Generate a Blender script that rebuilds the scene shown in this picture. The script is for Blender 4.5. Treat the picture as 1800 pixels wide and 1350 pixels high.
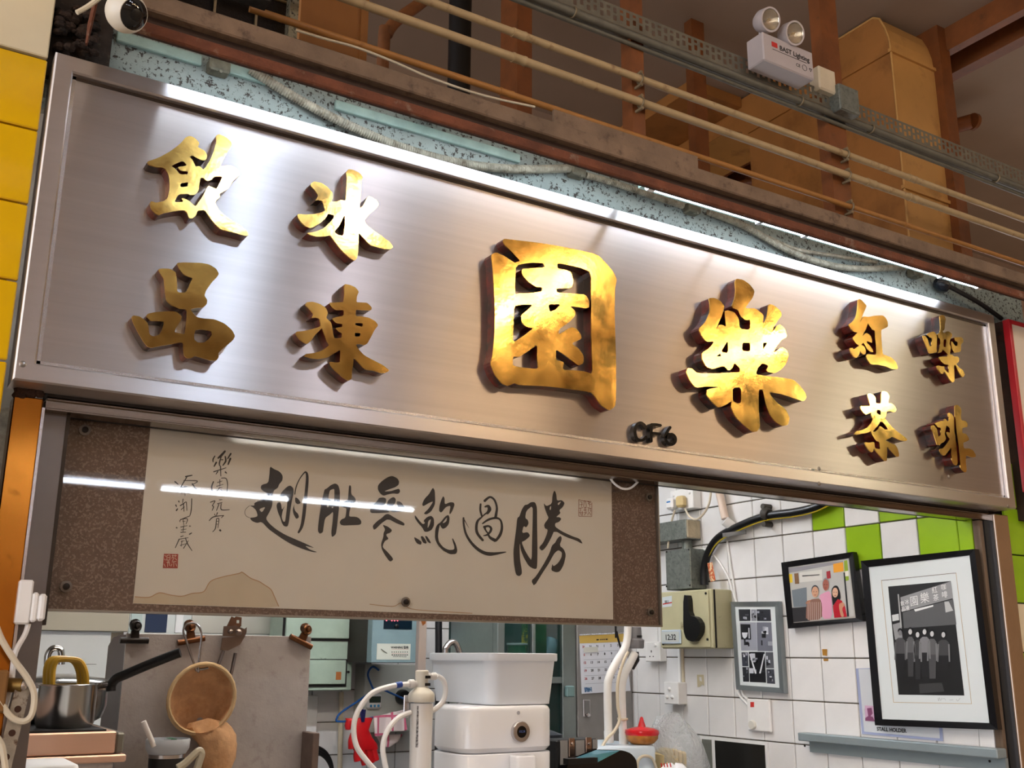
import bpy, math, random
from mathutils import Vector, Matrix
from mathutils.geometry import tessellate_polygon
random.seed(7)
for o in list(bpy.data.objects): bpy.data.objects.remove(o)
S = bpy.context.scene; COL = S.collection

# ------------------------------------------------------------------ camera
CZ = 1.55; F = 1830.0
def _n(v): return Vector(v).normalized()
_a = _n((3050, 500, F)); _c = Vector((47, -6962, F)); _c = (_c - _a*_a.dot(_c)).normalized(); _b = -_a.cross(_c)
RW = Matrix((_a, _b, _c))                      # camera frame (x right, y down, z forward) -> world
cam = bpy.data.cameras.new('camera'); cam_o = bpy.data.objects.new('camera', cam); COL.objects.link(cam_o)
cam.sensor_fit = 'HORIZONTAL'; cam.sensor_width = 36; cam.lens = F/1800*36; cam.clip_start = .02; cam.clip_end = 200
_m = Matrix((RW @ Vector((1,0,0)), RW @ Vector((0,-1,0)), RW @ Vector((0,0,-1)))).transposed().to_4x4()
_m.translation = (0, 0, CZ); cam_o.matrix_world = _m
S.camera = cam_o
def ray(px, py): return RW @ Vector((px-900, py-675, F))
def PY(px, py, Y): r = ray(px, py); r = r*(Y/r.y); return Vector((r.x, r.y, r.z+CZ))
def PX(px, py, X): r = ray(px, py); r = r*(X/r.x); return Vector((r.x, r.y, r.z+CZ))
def PZ(px, py, Z): r = ray(px, py); r = r*((Z-CZ)/r.z); return Vector((r.x, r.y, r.z+CZ))

# ------------------------------------------------------------------ world, exposure
def lin(h):
    if isinstance(h, str): h = [int(h[i:i+2], 16)/255 for i in (0, 2, 4)]
    return tuple((c/12.92 if c <= .04045 else ((c+.055)/1.055)**2.4) for c in h)
W = bpy.data.worlds.new('world'); S.world = W; W.use_nodes = True
bg = W.node_tree.nodes['Background']; bg.inputs[0].default_value = (.95, .95, 1.0, 1); bg.inputs[1].default_value = 3.0
S.view_settings.view_transform = 'Standard'; S.view_settings.look = 'None'
S.view_settings.gamma = 1; S.view_settings.use_curve_mapping = False; S.view_settings.exposure = 0.42
LED = 20.0; TUBE = 60.0; STALL = 44.0; FRONTFILL = 40.0; BOARDL = 18.0; STREAK = 95.0        # lamp strengths

# ------------------------------------------------------------------ materials
MATS = {}
def mat(name, col, rough=.5, metal=0, var=0, vs=20, stretch=(1,1,1), bump=0, bs=80, spec=.5, emit=0, trans=0, alpha=1, dirt=None, coat=0, aniso=0, rnd=0, rvar=0, ior=1.45):
    if name in MATS: return MATS[name]
    m = bpy.data.materials.new(name); m.use_nodes = True; MATS[name] = m
    nt = m.node_tree; N = nt.nodes; L = nt.links; b = N['Principled BSDF']
    c = lin(col) + (1,)
    b.inputs['Base Color'].default_value = c; b.inputs['Roughness'].default_value = rough; b.inputs['Metallic'].default_value = metal
    b.inputs['Specular IOR Level'].default_value = spec; b.inputs['IOR'].default_value = ior
    b.inputs['Transmission Weight'].default_value = trans; b.inputs['Alpha'].default_value = alpha; b.inputs['Coat Weight'].default_value = coat
    if emit: b.inputs['Emission Color'].default_value = c; b.inputs['Emission Strength'].default_value = emit
    tc = N.new('ShaderNodeTexCoord'); mp = N.new('ShaderNodeMapping'); mp.inputs['Scale'].default_value = stretch
    L.new(tc.outputs['Object'], mp.inputs[0]); src = None
    def noise(s, det=5, r=.6):
        n = N.new('ShaderNodeTexNoise'); n.inputs['Scale'].default_value = s; n.inputs['Detail'].default_value = det; n.inputs['Roughness'].default_value = r
        L.new(mp.outputs[0], n.inputs[0]); return n.outputs[0]
    def mixc(fac, a, bb, kind='MIX'):
        x = N.new('ShaderNodeMix'); x.data_type = 'RGBA'; x.blend_type = kind
        for s, v in ((0, fac), (6, a), (7, bb)):
            if hasattr(v, 'links') or hasattr(v, 'is_linked'): L.new(v, x.inputs[s])
            else: x.inputs[s].default_value = v
        return x.outputs[2]
    cur = c
    if var:
        r = N.new('ShaderNodeMapRange'); L.new(noise(vs), r.inputs[0])
        r.inputs[1].default_value = .3; r.inputs[2].default_value = .7; r.inputs[3].default_value = 1-var; r.inputs[4].default_value = 1+var*.6
        h = N.new('ShaderNodeHueSaturation'); h.inputs['Color'].default_value = c; L.new(r.outputs[0], h.inputs['Value']); cur = h.outputs[0]
    if rnd:
        oi = N.new('ShaderNodeObjectInfo'); r = N.new('ShaderNodeMapRange'); L.new(oi.outputs['Random'], r.inputs[0])
        r.inputs[3].default_value = 1-rnd; r.inputs[4].default_value = 1+rnd*.3
        h = N.new('ShaderNodeHueSaturation'); L.new(r.outputs[0], h.inputs['Value'])
        if cur is c: h.inputs['Color'].default_value = c
        else: L.new(cur, h.inputs['Color'])
        cur = h.outputs[0]
    if dirt:                                              # (colour, scale, low, high)
        r = N.new('ShaderNodeMapRange'); L.new(noise(dirt[1], 8, .65), r.inputs[0]); r.inputs[1].default_value = dirt[2]; r.inputs[2].default_value = dirt[3]
        cur = mixc(r.outputs[0], cur, lin(dirt[0])+(1,))
    if cur is not c: L.new(cur, b.inputs['Base Color'])
    if rvar:
        r = N.new('ShaderNodeMapRange'); L.new(noise(vs, 6), r.inputs[0]); r.inputs[1].default_value = .3; r.inputs[2].default_value = .7
        r.inputs[3].default_value = max(.02, rough-rvar); r.inputs[4].default_value = rough+rvar; L.new(r.outputs[0], b.inputs['Roughness'])
    if bump:
        bn = N.new('ShaderNodeBump'); bn.inputs['Strength'].default_value = bump; bn.inputs['Distance'].default_value = .004
        L.new(noise(bs, 4), bn.inputs['Height']); L.new(bn.outputs[0], b.inputs['Normal'])
    if aniso:
        tg = N.new('ShaderNodeTangent'); tg.direction_type = 'UV_MAP'; tg.uv_map = 'UVMap'; L.new(tg.outputs[0], b.inputs['Tangent'])
        b.inputs['Anisotropic'].default_value = aniso; b.inputs['Anisotropic Rotation'].default_value = .25
    return m

# ------------------------------------------------------------------ mesh builder
class MB:
    def __init__(s): s.v = []; s.f = []; s.sm = False
    def add(s, vs, fs):
        k = len(s.v); s.v += [tuple(v) for v in vs]; s.f += [tuple(i+k for i in f) for f in fs]; return s
    def box(s, a, b, c=0):                               # corners a,b with optional chamfer c
        x0, x1 = sorted((a[0], b[0])); y0, y1 = sorted((a[1], b[1])); z0, z1 = sorted((a[2], b[2]))
        c = min(c, (x1-x0)*.45, (y1-y0)*.45, (z1-z0)*.45)
        if c <= 0:
            return s.add([(x0,y0,z0),(x1,y0,z0),(x1,y1,z0),(x0,y1,z0),(x0,y0,z1),(x1,y0,z1),(x1,y1,z1),(x0,y1,z1)],
                  [(0,3,2,1),(4,5,6,7),(0,1,5,4),(1,2,6,5),(2,3,7,6),(3,0,4,7)])
        V = []; idx = {}
        for ix, x in enumerate((x0, x1)):
            for iy, y in enumerate((y0, y1)):
                for iz, z in enumerate((z0, z1)):
                    sx, sy, sz = (1, -1)[ix], (1, -1)[iy], (1, -1)[iz]
                    for ax in range(3):
                        idx[ix, iy, iz, ax] = len(V)
                        V.append((x+(0 if ax == 0 else c*sx), y+(0 if ax == 1 else c*sy), z+(0 if ax == 2 else c*sz)))
        Fc = []
        for ax in range(3):
            for sd in range(2):
                q = []
                for (p, r) in ((0,0),(1,0),(1,1),(0,1)):
                    t = [0,0,0]; t[ax] = sd; t[(ax+1)%3] = p; t[(ax+2)%3] = r; q.append(idx[t[0], t[1], t[2], ax])
                Fc.append(tuple(q) if sd else tuple(q[::-1]))
        for ax in range(3):                              # edges parallel to ax
            b1, b2 = (ax+1)%3, (ax+2)%3
            for p in range(2):
                for r in range(2):
                    def g(e, face):
                        t = [0,0,0]; t[ax] = e; t[b1] = p; t[b2] = r; return idx[t[0], t[1], t[2], face]
                    Fc.append((g(0,b1), g(1,b1), g(1,b2), g(0,b2)))
        for ix in range(2):
            for iy in range(2):
                for iz in range(2): Fc.append(tuple(idx[ix, iy, iz, a] for a in range(3)))
        return s.add(V, Fc)
    def frame(s, d):
        d = Vector(d).normalized(); u = d.cross(Vector((0,0,1)))
        if u.length < 1e-4: u = Vector((1,0,0))
        u.normalize(); return d, u, d.cross(u).normalized()
    def tube(s, pts, r, n=10, cap=True, flat=1.0):
        pts = [Vector(p) for p in pts]; rs = r if isinstance(r, (list, tuple)) else [r]*len(pts)
        V = []; Fc = []; u = None
        for i, p in enumerate(pts):
            d = (pts[min(i+1, len(pts)-1)] - pts[max(i-1, 0)])
            if d.length < 1e-9: d = Vector((0,0,1))
            d.normalize()
            if u is None: _, u, w = s.frame(d)
            else:
                u = u - d*u.dot(d)
                u = u.normalized() if u.length > 1e-6 else s.frame(d)[1]
            w = d.cross(u)
            for k in range(n):
                a = 2*math.pi*k/n; V.append(p + (u*math.cos(a) + w*math.sin(a)*flat)*rs[i])
        for i in range(len(pts)-1):
            for k in range(n): Fc.append((i*n+k, i*n+(k+1)%n, (i+1)*n+(k+1)%n, (i+1)*n+k))
        if cap: Fc.append(tuple(range(n))[::-1]); Fc.append(tuple((len(pts)-1)*n+k for k in range(n)))
        s.sm = True; return s.add(V, Fc)
    def cyl(s, p, q, r, n=20, r2=None): return s.tube([p, q], [r, r if r2 is None else r2], n)
    def lathe(s, o, d, prof, n=24, cap=True):                      # prof: (radius, distance along d)
        o = Vector(o); d, u, w = s.frame(d); V = []; Fc = []
        for (r, t) in prof:
            for k in range(n):
                a = 2*math.pi*k/n; V.append(o + d*t + (u*math.cos(a)+w*math.sin(a))*max(r, 1e-5))
        for i in range(len(prof)-1):
            for k in range(n): Fc.append((i*n+k, i*n+(k+1)%n, (i+1)*n+(k+1)%n, (i+1)*n+k))
        if cap: Fc.append(tuple(range(n))[::-1]); Fc.append(tuple((len(prof)-1)*n+k for k in range(n)))
        s.sm = True; return s.add(V, Fc)
    def quad(s, a, b, c, d): return s.add([a, b, c, d], [(0,1,2,3)])
    def solid(s, loops, front, back):                    # loops of 2-D points; front/back map a point to 3-D
        tri = tessellate_polygon([[Vector((p[0], p[1], 0)) for p in l] for l in loops])
        flat = [p for l in loops for p in l]; n = len(flat)
        V = [front(p) for p in flat] + [back(p) for p in flat]
        Fc = [tuple(t) for t in tri] + [tuple(i+n for i in t[::-1]) for t in tri]
        k = 0
        for l in loops:
            m = len(l)
            for i in range(m): Fc.append((k+i, k+(i+1)%m, n+k+(i+1)%m, n+k+i))
            k += m
        return s.add(V, Fc)
    def flatpoly(s, loops, f):
        tri = tessellate_polygon([[Vector((p[0], p[1], 0)) for p in l] for l in loops])
        return s.add([f(p) for l in loops for p in l], [tuple(t) for t in tri])
    def mesh(s, name, smooth=None):
        me = bpy.data.meshes.new(name); me.from_pydata(s.v, [], s.f); me.validate(); me.update()
        import bmesh
        bm = bmesh.new(); bm.from_mesh(me); bmesh.ops.recalc_face_normals(bm, faces=bm.faces); bm.to_mesh(me); bm.free()
        if (s.sm if smooth is None else smooth) and len(me.polygons):
            me.shade_smooth(); 
            try: me.set_sharp_from_angle(angle=math.radians(40))
            except Exception: pass
        return me
    def build(s, name, m, parent=None, smooth=None):
        me = s.mesh(name, smooth); me.materials.append(m)
        o = bpy.data.objects.new(name, me); COL.objects.link(o)
        if parent is not None: link(o, parent)
        return o
def wloc(o):
    v = Vector(o.location)
    while o.parent: o = o.parent; v += o.location
    return v
def link(o, parent): o.parent = parent; o.location = Vector(o.location) - wloc(parent)
def tag(o, label, cat, group=None, kind=None):
    if label: o['label'] = label
    if cat: o['category'] = cat
    if group: o['group'] = group
    if kind: o['kind'] = kind
    return o
def thing(name, label, cat, loc=(0,0,0), group=None):
    o = bpy.data.objects.new(name, None); COL.objects.link(o); o.location = loc; o.empty_display_size = .05
    return tag(o, label, cat, group)
def struct(o): o['kind'] = 'structure'; return o
def uvx(o):                                              # UV with u along world X (brush direction)
    me = o.data; uv = me.uv_layers.new(name='UVMap')
    for l in me.loops:
        co = me.vertices[l.vertex_index].co; uv.data[l.index].uv = (co.x*.3+co.y*.001, co.z*.3+co.y*.3)
def chaikin(l, t=.16):
    out = []
    for i in range(len(l)):
        a, b = l[i], l[(i+1)%len(l)]
        out += [(a[0]+(b[0]-a[0])*t, a[1]+(b[1]-a[1])*t), (b[0]+(a[0]-b[0])*t, b[1]+(a[1]-b[1])*t)]
    return out
def ribbon(pts, w):                                      # brush stroke outline from a centre line and widths
    if not isinstance(w, (list, tuple)): w = [w*.75] + [w]*(len(pts)-2) + [w*.6] if len(pts) > 2 else [w, w*.7]
    P = [Vector(p) for p in pts]; Wd = list(w)
    if len(P) > 2:                                       # smooth
        Q = []; U = []
        for i in range(len(P)-1):
            p0, p1, p2, p3 = P[max(i-1,0)], P[i], P[i+1], P[min(i+2, len(P)-1)]
            for k in range(4):
                t = k/4; Q.append(.5*((2*p1)+(p2-p0)*t+(2*p0-5*p1+4*p2-p3)*t*t+(3*p1-p0-3*p2+p3)*t**3)); U.append(Wd[i]+(Wd[i+1]-Wd[i])*t)
        Q.append(P[-1]); U.append(Wd[-1]); P, Wd = Q, U
    Lf = []; Rt = []
    for i, p in enumerate(P):
        d = (P[min(i+1, len(P)-1)]-P[max(i-1, 0)]); d = d.normalized() if d.length else Vector((1,0)); n = Vector((-d.y, d.x))
        Lf.append(p+n*Wd[i]/2); Rt.append(p-n*Wd[i]/2)
    d0 = (P[0]-P[1]).normalized(); d1 = (P[-1]-P[-2]).normalized()
    return [tuple(v) for v in Lf] + [tuple(P[-1]+d1*Wd[-1]*.35)] + [tuple(v) for v in Rt[::-1]] + [tuple(P[0]+d0*Wd[0]*.35)]
def spline(pts, k=8):
    P = [Vector(p) for p in pts]; Q = []
    for i in range(len(P)-1):
        p0, p1, p2, p3 = P[max(i-1,0)], P[i], P[i+1], P[min(i+2, len(P)-1)]
        for j in range(k):
            t = j/k; Q.append(.5*((2*p1)+(p2-p0)*t+(2*p0-5*p1+4*p2-p3)*t*t+(3*p1-p0-3*p2+p3)*t**3))
    return Q + [P[-1]]
def text(name, body, m, parent, origin, ux, uz, size, depth=.0006, align='CENTER', bold=0):
    """flat lettering: origin = baseline point, ux = reading direction, uz = up"""
    cu = bpy.data.curves.new(name, 'FONT'); cu.body = body; cu.size = size; cu.align_x = align; cu.extrude = depth/2; cu.resolution_u = 3; cu.offset = bold
    t = bpy.data.objects.new(name, cu); COL.objects.link(t); bpy.context.view_layer.update()
    dg = bpy.context.evaluated_depsgraph_get(); me = bpy.data.meshes.new_from_object(t.evaluated_get(dg)); bpy.data.objects.remove(t)
    ux = Vector(ux).normalized(); uz = Vector(uz).normalized(); n = ux.cross(uz)
    M4 = Matrix((ux, uz, n)).transposed().to_4x4(); M4.translation = Vector(origin); me.transform(M4)
    me.materials.clear(); me.materials.append(m)
    o = bpy.data.objects.new(name, me); COL.objects.link(o)
    if parent is not None: link(o, parent)
    return o
def rectY(x0, y0, x1, y1, Y):                            # pixel rectangle -> X,Z extents on plane Y
    xm, ym = (x0+x1)/2, (y0+y1)/2
    return PY(x0, ym, Y).x, PY(x1, ym, Y).x, PY(xm, y1, Y).z, PY(xm, y0, Y).z
def rectX(x0, y0, x1, y1, X):                            # pixel rectangle -> Y,Z extents on plane X (y near, y far)
    xm, ym = (x0+x1)/2, (y0+y1)/2
    return PX(x1, ym, X).y, PX(x0, ym, X).y, PX(xm, y1, X).z, PX(xm, y0, X).z
# ------------------------------------------------------------------ lamps
def batten(label, p, q, drop, strength, col='eef4ff', group=None, r=.013, hous=True, name='lamp_batten', hw=.03):
    t = thing(name, label, 'lamp', tuple(p), group); p = Vector(p); q = Vector(q); d = (q-p).normalized()
    s = d.cross(Vector((0,0,1))).normalized()
    if hous:
        h = MB(); a = s*hw; z0 = Vector((0,0,.0)); z1 = Vector((0,0,.045))
        V = [p-a, p+a, q+a, q-a]; h.add([v+z0 for v in V]+[v+z1 for v in V], [(0,1,2,3),(4,5,6,7),(0,1,5,4),(1,2,6,5),(2,3,7,6),(3,0,4,7)]); h.build('housing', WHITEP, t)
    dz = Vector((0,0,-drop))
    MB().cyl(p+d*.03+dz, q-d*.03+dz, r, 12).build('tube', mat('tube_glow_%s_%g' % (col, strength), col, .5, emit=strength), t)
    if hous:
        for u in (p+d*.02, q-d*.02): MB().box(u-Vector((.015,.015,drop+.012)), u+Vector((.015,.015,.001))).build('end_holder', WHITEP, t)
    return t
# ------------------------------------------------------------------ shared materials
STEEL = mat('brushed_sign_steel', 'c8c1be', .33, 1, var=.06, vs=6, stretch=(.15,1,14), aniso=1)
STEELA = mat('frame_brushed_steel', 'd0cac8', .33, 1, var=.05, vs=5, stretch=(.2,1,8), aniso=.9)
STEELF = mat('frame_steel', 'c6c2c2', .24, 1, var=.05, vs=5, stretch=(.2,1,6), bump=.02)
STEELB = mat('dull_steel', '9a9692', .38, 1, var=.15, vs=14, rvar=.1, dirt=('4a3f38', 9, .62, .8))
STEELP = mat('pot_steel', 'b5b3b0', .2, 1, var=.05, vs=9)
DARK = mat('dark_recess', '17120f', .8, var=.3)
BLACK = mat('black_plastic', '0d0d0e', .35)
WHITEP = mat('white_plastic', 'e9e8e6', .35, var=.03)
CREAMP = mat('cream_plastic', 'd8ccb2', .4, var=.08)
TILEW = mat('white_glazed_tile', 'e4e3e2', .18, rnd=.05, var=.04, vs=8, spec=.5)
TILEG = mat('lime_glazed_tile', '8fb51e', .18, rnd=.08, var=.06, vs=8)
TILEY = mat('yellow_glazed_tile', 'dfb00a', .1, var=.07, vs=6, bump=.06, bs=9, coat=.3)
TILEC = mat('cream_glazed_tile', 'dccfae', .15, var=.05, vs=6)
GROUT = mat('grimy_grout', '6b6050', .9, var=.4, vs=30)
RUSTB = mat('rust_brown_beam', '76604c', .75, var=.35, vs=9, bump=.5, bs=140, dirt=('3a2a20', 30, .55, .75))
RUSTR = mat('rust_red_lip', '6d3d26', .8, var=.4, vs=16, bump=.8, bs=120, dirt=('8a7663', 22, .58, .72))
BROWNP = mat('brown_painted_steel', '7a451f', .5, var=.25, vs=10, bump=.15, dirt=('3a2414', 14, .6, .8))
TANP = mat('tan_duct_sheet', 'c49352', .5, var=.12, vs=4, bump=.06, bs=18, dirt=('7d552b', 6, .55, .8))
PIPEM = mat('cream_conduit', 'b59c74', .5, var=.12, vs=14, dirt=('7d5a36', 30, .58, .75))
PIPEO = mat('ochre_conduit', 'a9743a', .5, var=.15, vs=14, dirt=('75471f', 30, .58, .75))
GALV = mat('galvanised_steel', '80857f', .5, .6, var=.22, vs=40, dirt=('5a5f5c', 90, .5, .7))
TRAY = mat('grey_tray', '6f6a5c', .6, .3, var=.2, vs=30)
TAUPE = mat('taupe_wall', 'a38a76', .85, var=.1, vs=3, dirt=('85705c', 2.2, .55, .75))
CEILM = mat('taupe_ceiling', 'a08c7a', .9, var=.08, vs=1.5)
WOODP = mat('ply_panel', 'a06a33', .6, var=.15, vs=5, stretch=(1,1,.3))
WARMW = mat('hall_cream', 'e6dac6', .8, var=.05)

# ------------------------------------------------------------------ hall and shell
XW = 2.97; YB = 4.95; YF = 2.0
def sbox(name, a, b, m): return struct(MB().box(a, b).build(name, m))
sbox('floor', (-7,-8,-.1), (12,6,0), mat('hall_floor', '8a7f72', .4, var=.15, vs=3))
sbox('ceiling', (-7,1.2,4.45), (12,6.2,4.55), CEILM)
sbox('ceiling_hall', (-7,-8,4.45), (12,1.2,4.55), mat('hall_ceiling_paint', 'e6ddd4', .8, var=.04, vs=1))
sbox('wall_side_added', (12,-8,0), (12.1,6.2,4.45), mat('added_side_wall', 'a5866a', .8, var=.2, vs=1.2))  # unseen wall added to darken what the sign's right end mirrors
for k_ in range(6): sbox('trim_%d' % (k_+1), (-7,-.9-k_*1.2,4.2), (12,-.62-k_*1.2,4.45), mat('added_beam_brown', '6a5240', .7))  # unseen beams added as dark bands for the gold to mirror
sbox('wall_front', (-7,-8.1,0), (12,-8,4.45), mat('hall_far_wall', 'b39a82', .8, var=.2, vs=1.2))
wb = sbox('wall_back', (-1.2,YB+.01,0), (XW+.12,YB+.1,2.6), GROUT)
YE_ = 2.03                                                # front end of the side wall below the track
wr = sbox('wall_right', (XW+.01,2.066,0), (XW+.1,YB+.01,2.6), GROUT)
sbox('wall_right_end', (XW+.01,YE_,0), (XW+.1,2.066,1.955), GROUT)
sbox('wall_left', (-1.2,2.2,0), (-1.1,YB,2.6), TILEW)
sbox('ceiling_stall', (-1.2,2.1,2.6), (XW+.1,YB+.1,2.66), mat('stall_ceiling', 'c9c4bb', .8))
sbox('wall_void', (-1.6,4.3,2.66), (12,4.4,4.45), TAUPE)

# tiles: 0.15 m, each its own object, sharing meshes
PIT = .1505
def tmesh(name, m, axis, sx=PIT-.004, sz=PIT-.004, th=.01):
    b = MB()
    if axis == 'Y': b.box((-sx/2,-th,-sz/2), (sx/2,0,sz/2), .0022)
    else: b.box((-th,-sx/2,-sz/2), (0,sx/2,sz/2), .0022)
    me = b.mesh(name); me.materials.append(m); return me
TW, TG = tmesh('tile', TILEW, 'X'), tmesh('tile', TILEG, 'X')
T0 = PX(1448, 1234, XW)                                   # a grout crossing on the right wall
def put(me, parent, loc, name='tile'):
    o = bpy.data.objects.new(name, me); COL.objects.link(o); o.location = loc; link(o, parent); return o
green = {}
for (px, py) in ((1450,905),(1515,955),(1590,895),(1650,930),(1700,945),(1712,960),(1735,1000),(1700,1180)):
    p = PX(px, py, XW); green[(math.floor((p.y-T0.y)/PIT), math.floor((p.z-T0.z)/PIT))] = 1
niche = [PX(px, py, XW) for (px, py) in ((1252,1325),(1340,1325))]
for j in range(-6, 10):
    for i in range(-6, 15):
        y = T0.y+(i+.5)*PIT; z = T0.z+(j+.5)*PIT
        if y+PIT/2 > YB or y-PIT/2 < YE_ or z > 2.5 or (y-PIT/2 < 2.06 and z+PIT/2 > 2.1): continue
        put(TG if (i, j) in green else TW, wr, (XW+.01, y, z))
iN = min(i for i in range(-6, 15) if T0.y+i*PIT >= YE_)
cw = T0.y+iN*PIT-(YE_+.003)                                 # cut tiles at the front end of the wall
if cw > .02:
    cW, cG = tmesh('tile', TILEW, 'X', cw), tmesh('tile', TILEG, 'X', cw)
    for j in range(-6, 4): put(cG if j in (3,2,0) else cW, wr, (XW+.01, YE_+.003+cw/2, T0.z+(j+.5)*PIT))
TB = tmesh('tile', TILEW, 'Y')
B0 = PY(598, 1269, YB)
for j in range(-4, 6):
    for i in range(-8, 14):
        x = B0.x+(i+.5)*PIT; z = B0.z+(j+.5)*PIT
        if x > XW-.05 or x < -.9 or i*10+j < -70: continue
        put(TB, wb, (x, YB+.01, z))

# left pillar with yellow tiles and a cream cap tile
pl = sbox('wall_pillar', (-.62,1.965,0), (.155,2.2,4.4), mat('pillar_cement', '2c211a', .9, var=.4, bump=.5))
py_me = tmesh('tile', TILEY, 'Y', .256, .147, .014); pc_me = tmesh('tile', TILEC, 'Y', .256, .36, .014)
zt = [PY(40, y, 1.95).z for y in (92, 228, 357, 495)]
PH = (zt[0]-zt[3])/3
xr = PY(88, 90, 1.95).x
yme = tmesh('tile', TILEY, 'Y', .256, PH-.004, .014)
for c in range(2):
    for r in range(0, 9): put(yme, pl, (xr-.13-c*.26, 1.965, zt[0]-PH*(r+.5)))
    put(pc_me, pl, (xr-.13-c*.26, 1.965, zt[0]+.184))

# ------------------------------------------------------------------ the fascia sign
YS, YP, YL = 1.925, 1.938, 1.906
SX0, SX1 = PY(98,95,YS).x, PY(1746.7,551,YS).x; SZ0, SZ1 = PY(900,780,YS).z, PY(900,317,YS).z
SZ0 = (PY(21.7,668,YS).z+PY(1787,894,YS).z)/2; SZ1 = (PY(98,95,YS).z+PY(1746.7,550.7,YS).z)/2
sign = thing('fascia_sign', 'long brushed stainless steel sign panel with mitred frame above the stall opening', 'sign', ((SX0+SX1)/2, YP, SZ0))
FW = .034
pan = MB().box((SX0+.02,YP,SZ0+.02), (SX1-.02,YP+.03,SZ1-.02)).build('panel', STEEL, sign); uvx(pan)
def fbar(o0, o1, i1, i0):                                # mitred bar from outer edge o0-o1 to inner edge i0-i1 (X,Z)
    m = MB(); e = .004
    V = []
    for (p, q) in ((o0, i0), (o1, i1)):
        d = Vector((q[0]-p[0], q[1]-p[1]))
        for t, y in ((0, 2.0), (0, YS+e), (e/d.length, YS), (1-e/d.length, YS), (1, YS+e), (1, YP+.004)):
            V.append((p[0]+d.x*t, y, p[1]+d.y*t))
    n = 6
    m.add(V, [(k, k+1, n+k+1, n+k) for k in range(n-1)] + [tuple(range(n)), tuple(range(n, 2*n))])
    b = m.build('frame_bar', STEELA, sign); uvx(b); return b
A = [(SX0,SZ1),(SX1,SZ1),(SX1,SZ0),(SX0,SZ0)]; I = [(SX0+FW,SZ1-FW),(SX1-FW,SZ1-FW),(SX1-FW,SZ0+FW),(SX0+FW,SZ0+FW)]
for k in range(4): fbar(A[k], A[(k+1)%4], I[(k+1)%4], I[k])
g = .004
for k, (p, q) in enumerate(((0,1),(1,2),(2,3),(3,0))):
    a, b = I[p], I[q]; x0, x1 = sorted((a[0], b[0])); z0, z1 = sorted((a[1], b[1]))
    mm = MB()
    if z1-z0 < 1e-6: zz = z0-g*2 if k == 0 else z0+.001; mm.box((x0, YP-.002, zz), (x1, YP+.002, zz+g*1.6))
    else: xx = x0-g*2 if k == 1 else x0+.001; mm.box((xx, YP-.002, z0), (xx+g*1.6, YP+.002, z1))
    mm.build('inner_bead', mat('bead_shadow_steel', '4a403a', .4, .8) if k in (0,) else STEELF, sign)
for px, py in ((1440,824),(1668,838),(1772,890),(40,640),(1440,850)):
    p = PY(px, py, YS); MB().lathe((p.x, YS+.001, p.z), (0,-1,0), [(.006,0),(.006,.001),(.003,.0025)], 12).build('rivet', STEELB, sign)

GOLD = mat('gilded_brass', 'e8bf68', .13, 1, var=.16, vs=9, bump=.14, bs=10, rvar=.05, dirt=('a08a50', 6, .58, .66))
GRED = mat('red_lacquer_edge', '5a1409', .3, var=.5, vs=30, dirt=('140806', 14, .44, .58), coat=.4)
CH = {}
CH['drink'] = (240,225,6.4286, [[[(118,380),(250,335),(370,270),(460,205),(510,160),(555,105),(600,88),(650,105),(700,150),(710,180),(692,215),(770,255),(797,300),(795,345),(765,368),(700,350),(630,308),(600,325),(635,365),(655,405),(665,435),(715,430),(760,470),(785,440),(845,335),(880,240),(905,150),(895,90),(930,68),(1000,95),(1065,150),(1078,190),(1040,250),(1000,320),(940,440),(1050,418),(1130,455),(1178,518),(1130,560),(1085,600),(1040,680),(960,730),(935,740),(945,780),(905,810),(885,845),(930,930),(1030,1015),(1180,1105),(1250,1165),(1265,1215),(1220,1215),(1100,1180),(960,1150),(890,1090),(820,1000),(770,925),(690,935),(675,985),(630,1020),(595,1015),(575,965),(540,925),(420,940),(310,960),(255,985),(215,965),(165,915),(152,850),(165,825),(220,845),(310,825),(355,785),(375,690),(375,600),(360,520),(320,450),(220,440),(140,415)],
 [(390,428),(525,368),(572,425),(460,440),(500,485),(582,490),(580,525),(490,523),(440,460)],[(497,625),(583,615),(580,662),(495,668)],
 [(475,748),(590,742),(600,758),(660,755),(700,710),(712,640),(718,568),(745,558),(800,600),(845,585),(885,545),(972,548),(950,600),(905,690),(870,675),(810,650),(775,720),(730,800),(670,885),(635,860),(600,825),(550,798),(505,792),(530,835),(425,838)]]])
CH['goods'] = (220,450,6.75, [[[(390,160),(430,148),(530,150),(600,190),(610,250),(617,330),(617,415),(640,432),(715,432),(745,390),(775,310),(803,262),(750,245),(690,215),(640,150),(612,80),(700,75),(900,80),(1000,100),(1080,150),(1113,210),(1090,250),(1030,310),(960,410),(940,470),(975,520),(970,570),(930,610),(840,615),(775,632),(800,670),(850,725),(930,740),(1060,750),(1180,800),(1270,880),(1305,950),(1280,1000),(1180,1080),(1105,1150),(1110,1200),(1085,1240),(1020,1240),(930,1215),(830,1185),(790,1210),(740,1215),(700,1180),(690,1110),(688,1030),(650,1025),(560,1045),(430,1065),(310,1090),(260,1070),(215,1010),(150,900),(90,780),(78,720),(100,705),(170,715),(235,760),(270,800),(280,860),(290,930),(340,955),(405,935),(440,870),(465,778),(400,772),(300,770),(250,720),(265,685),(370,662),(500,655),(610,660),(675,715),(660,770),(600,860),(590,905),(640,915),(705,928),(720,850),(730,740),(730,632),(640,625),(560,590),(490,530),(475,440),(465,330),(460,270),(420,210)],
 [(835,878),(900,870),(1020,890),(1032,930),(990,990),(930,1028),(860,1025),(820,990),(820,930)]]])
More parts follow.
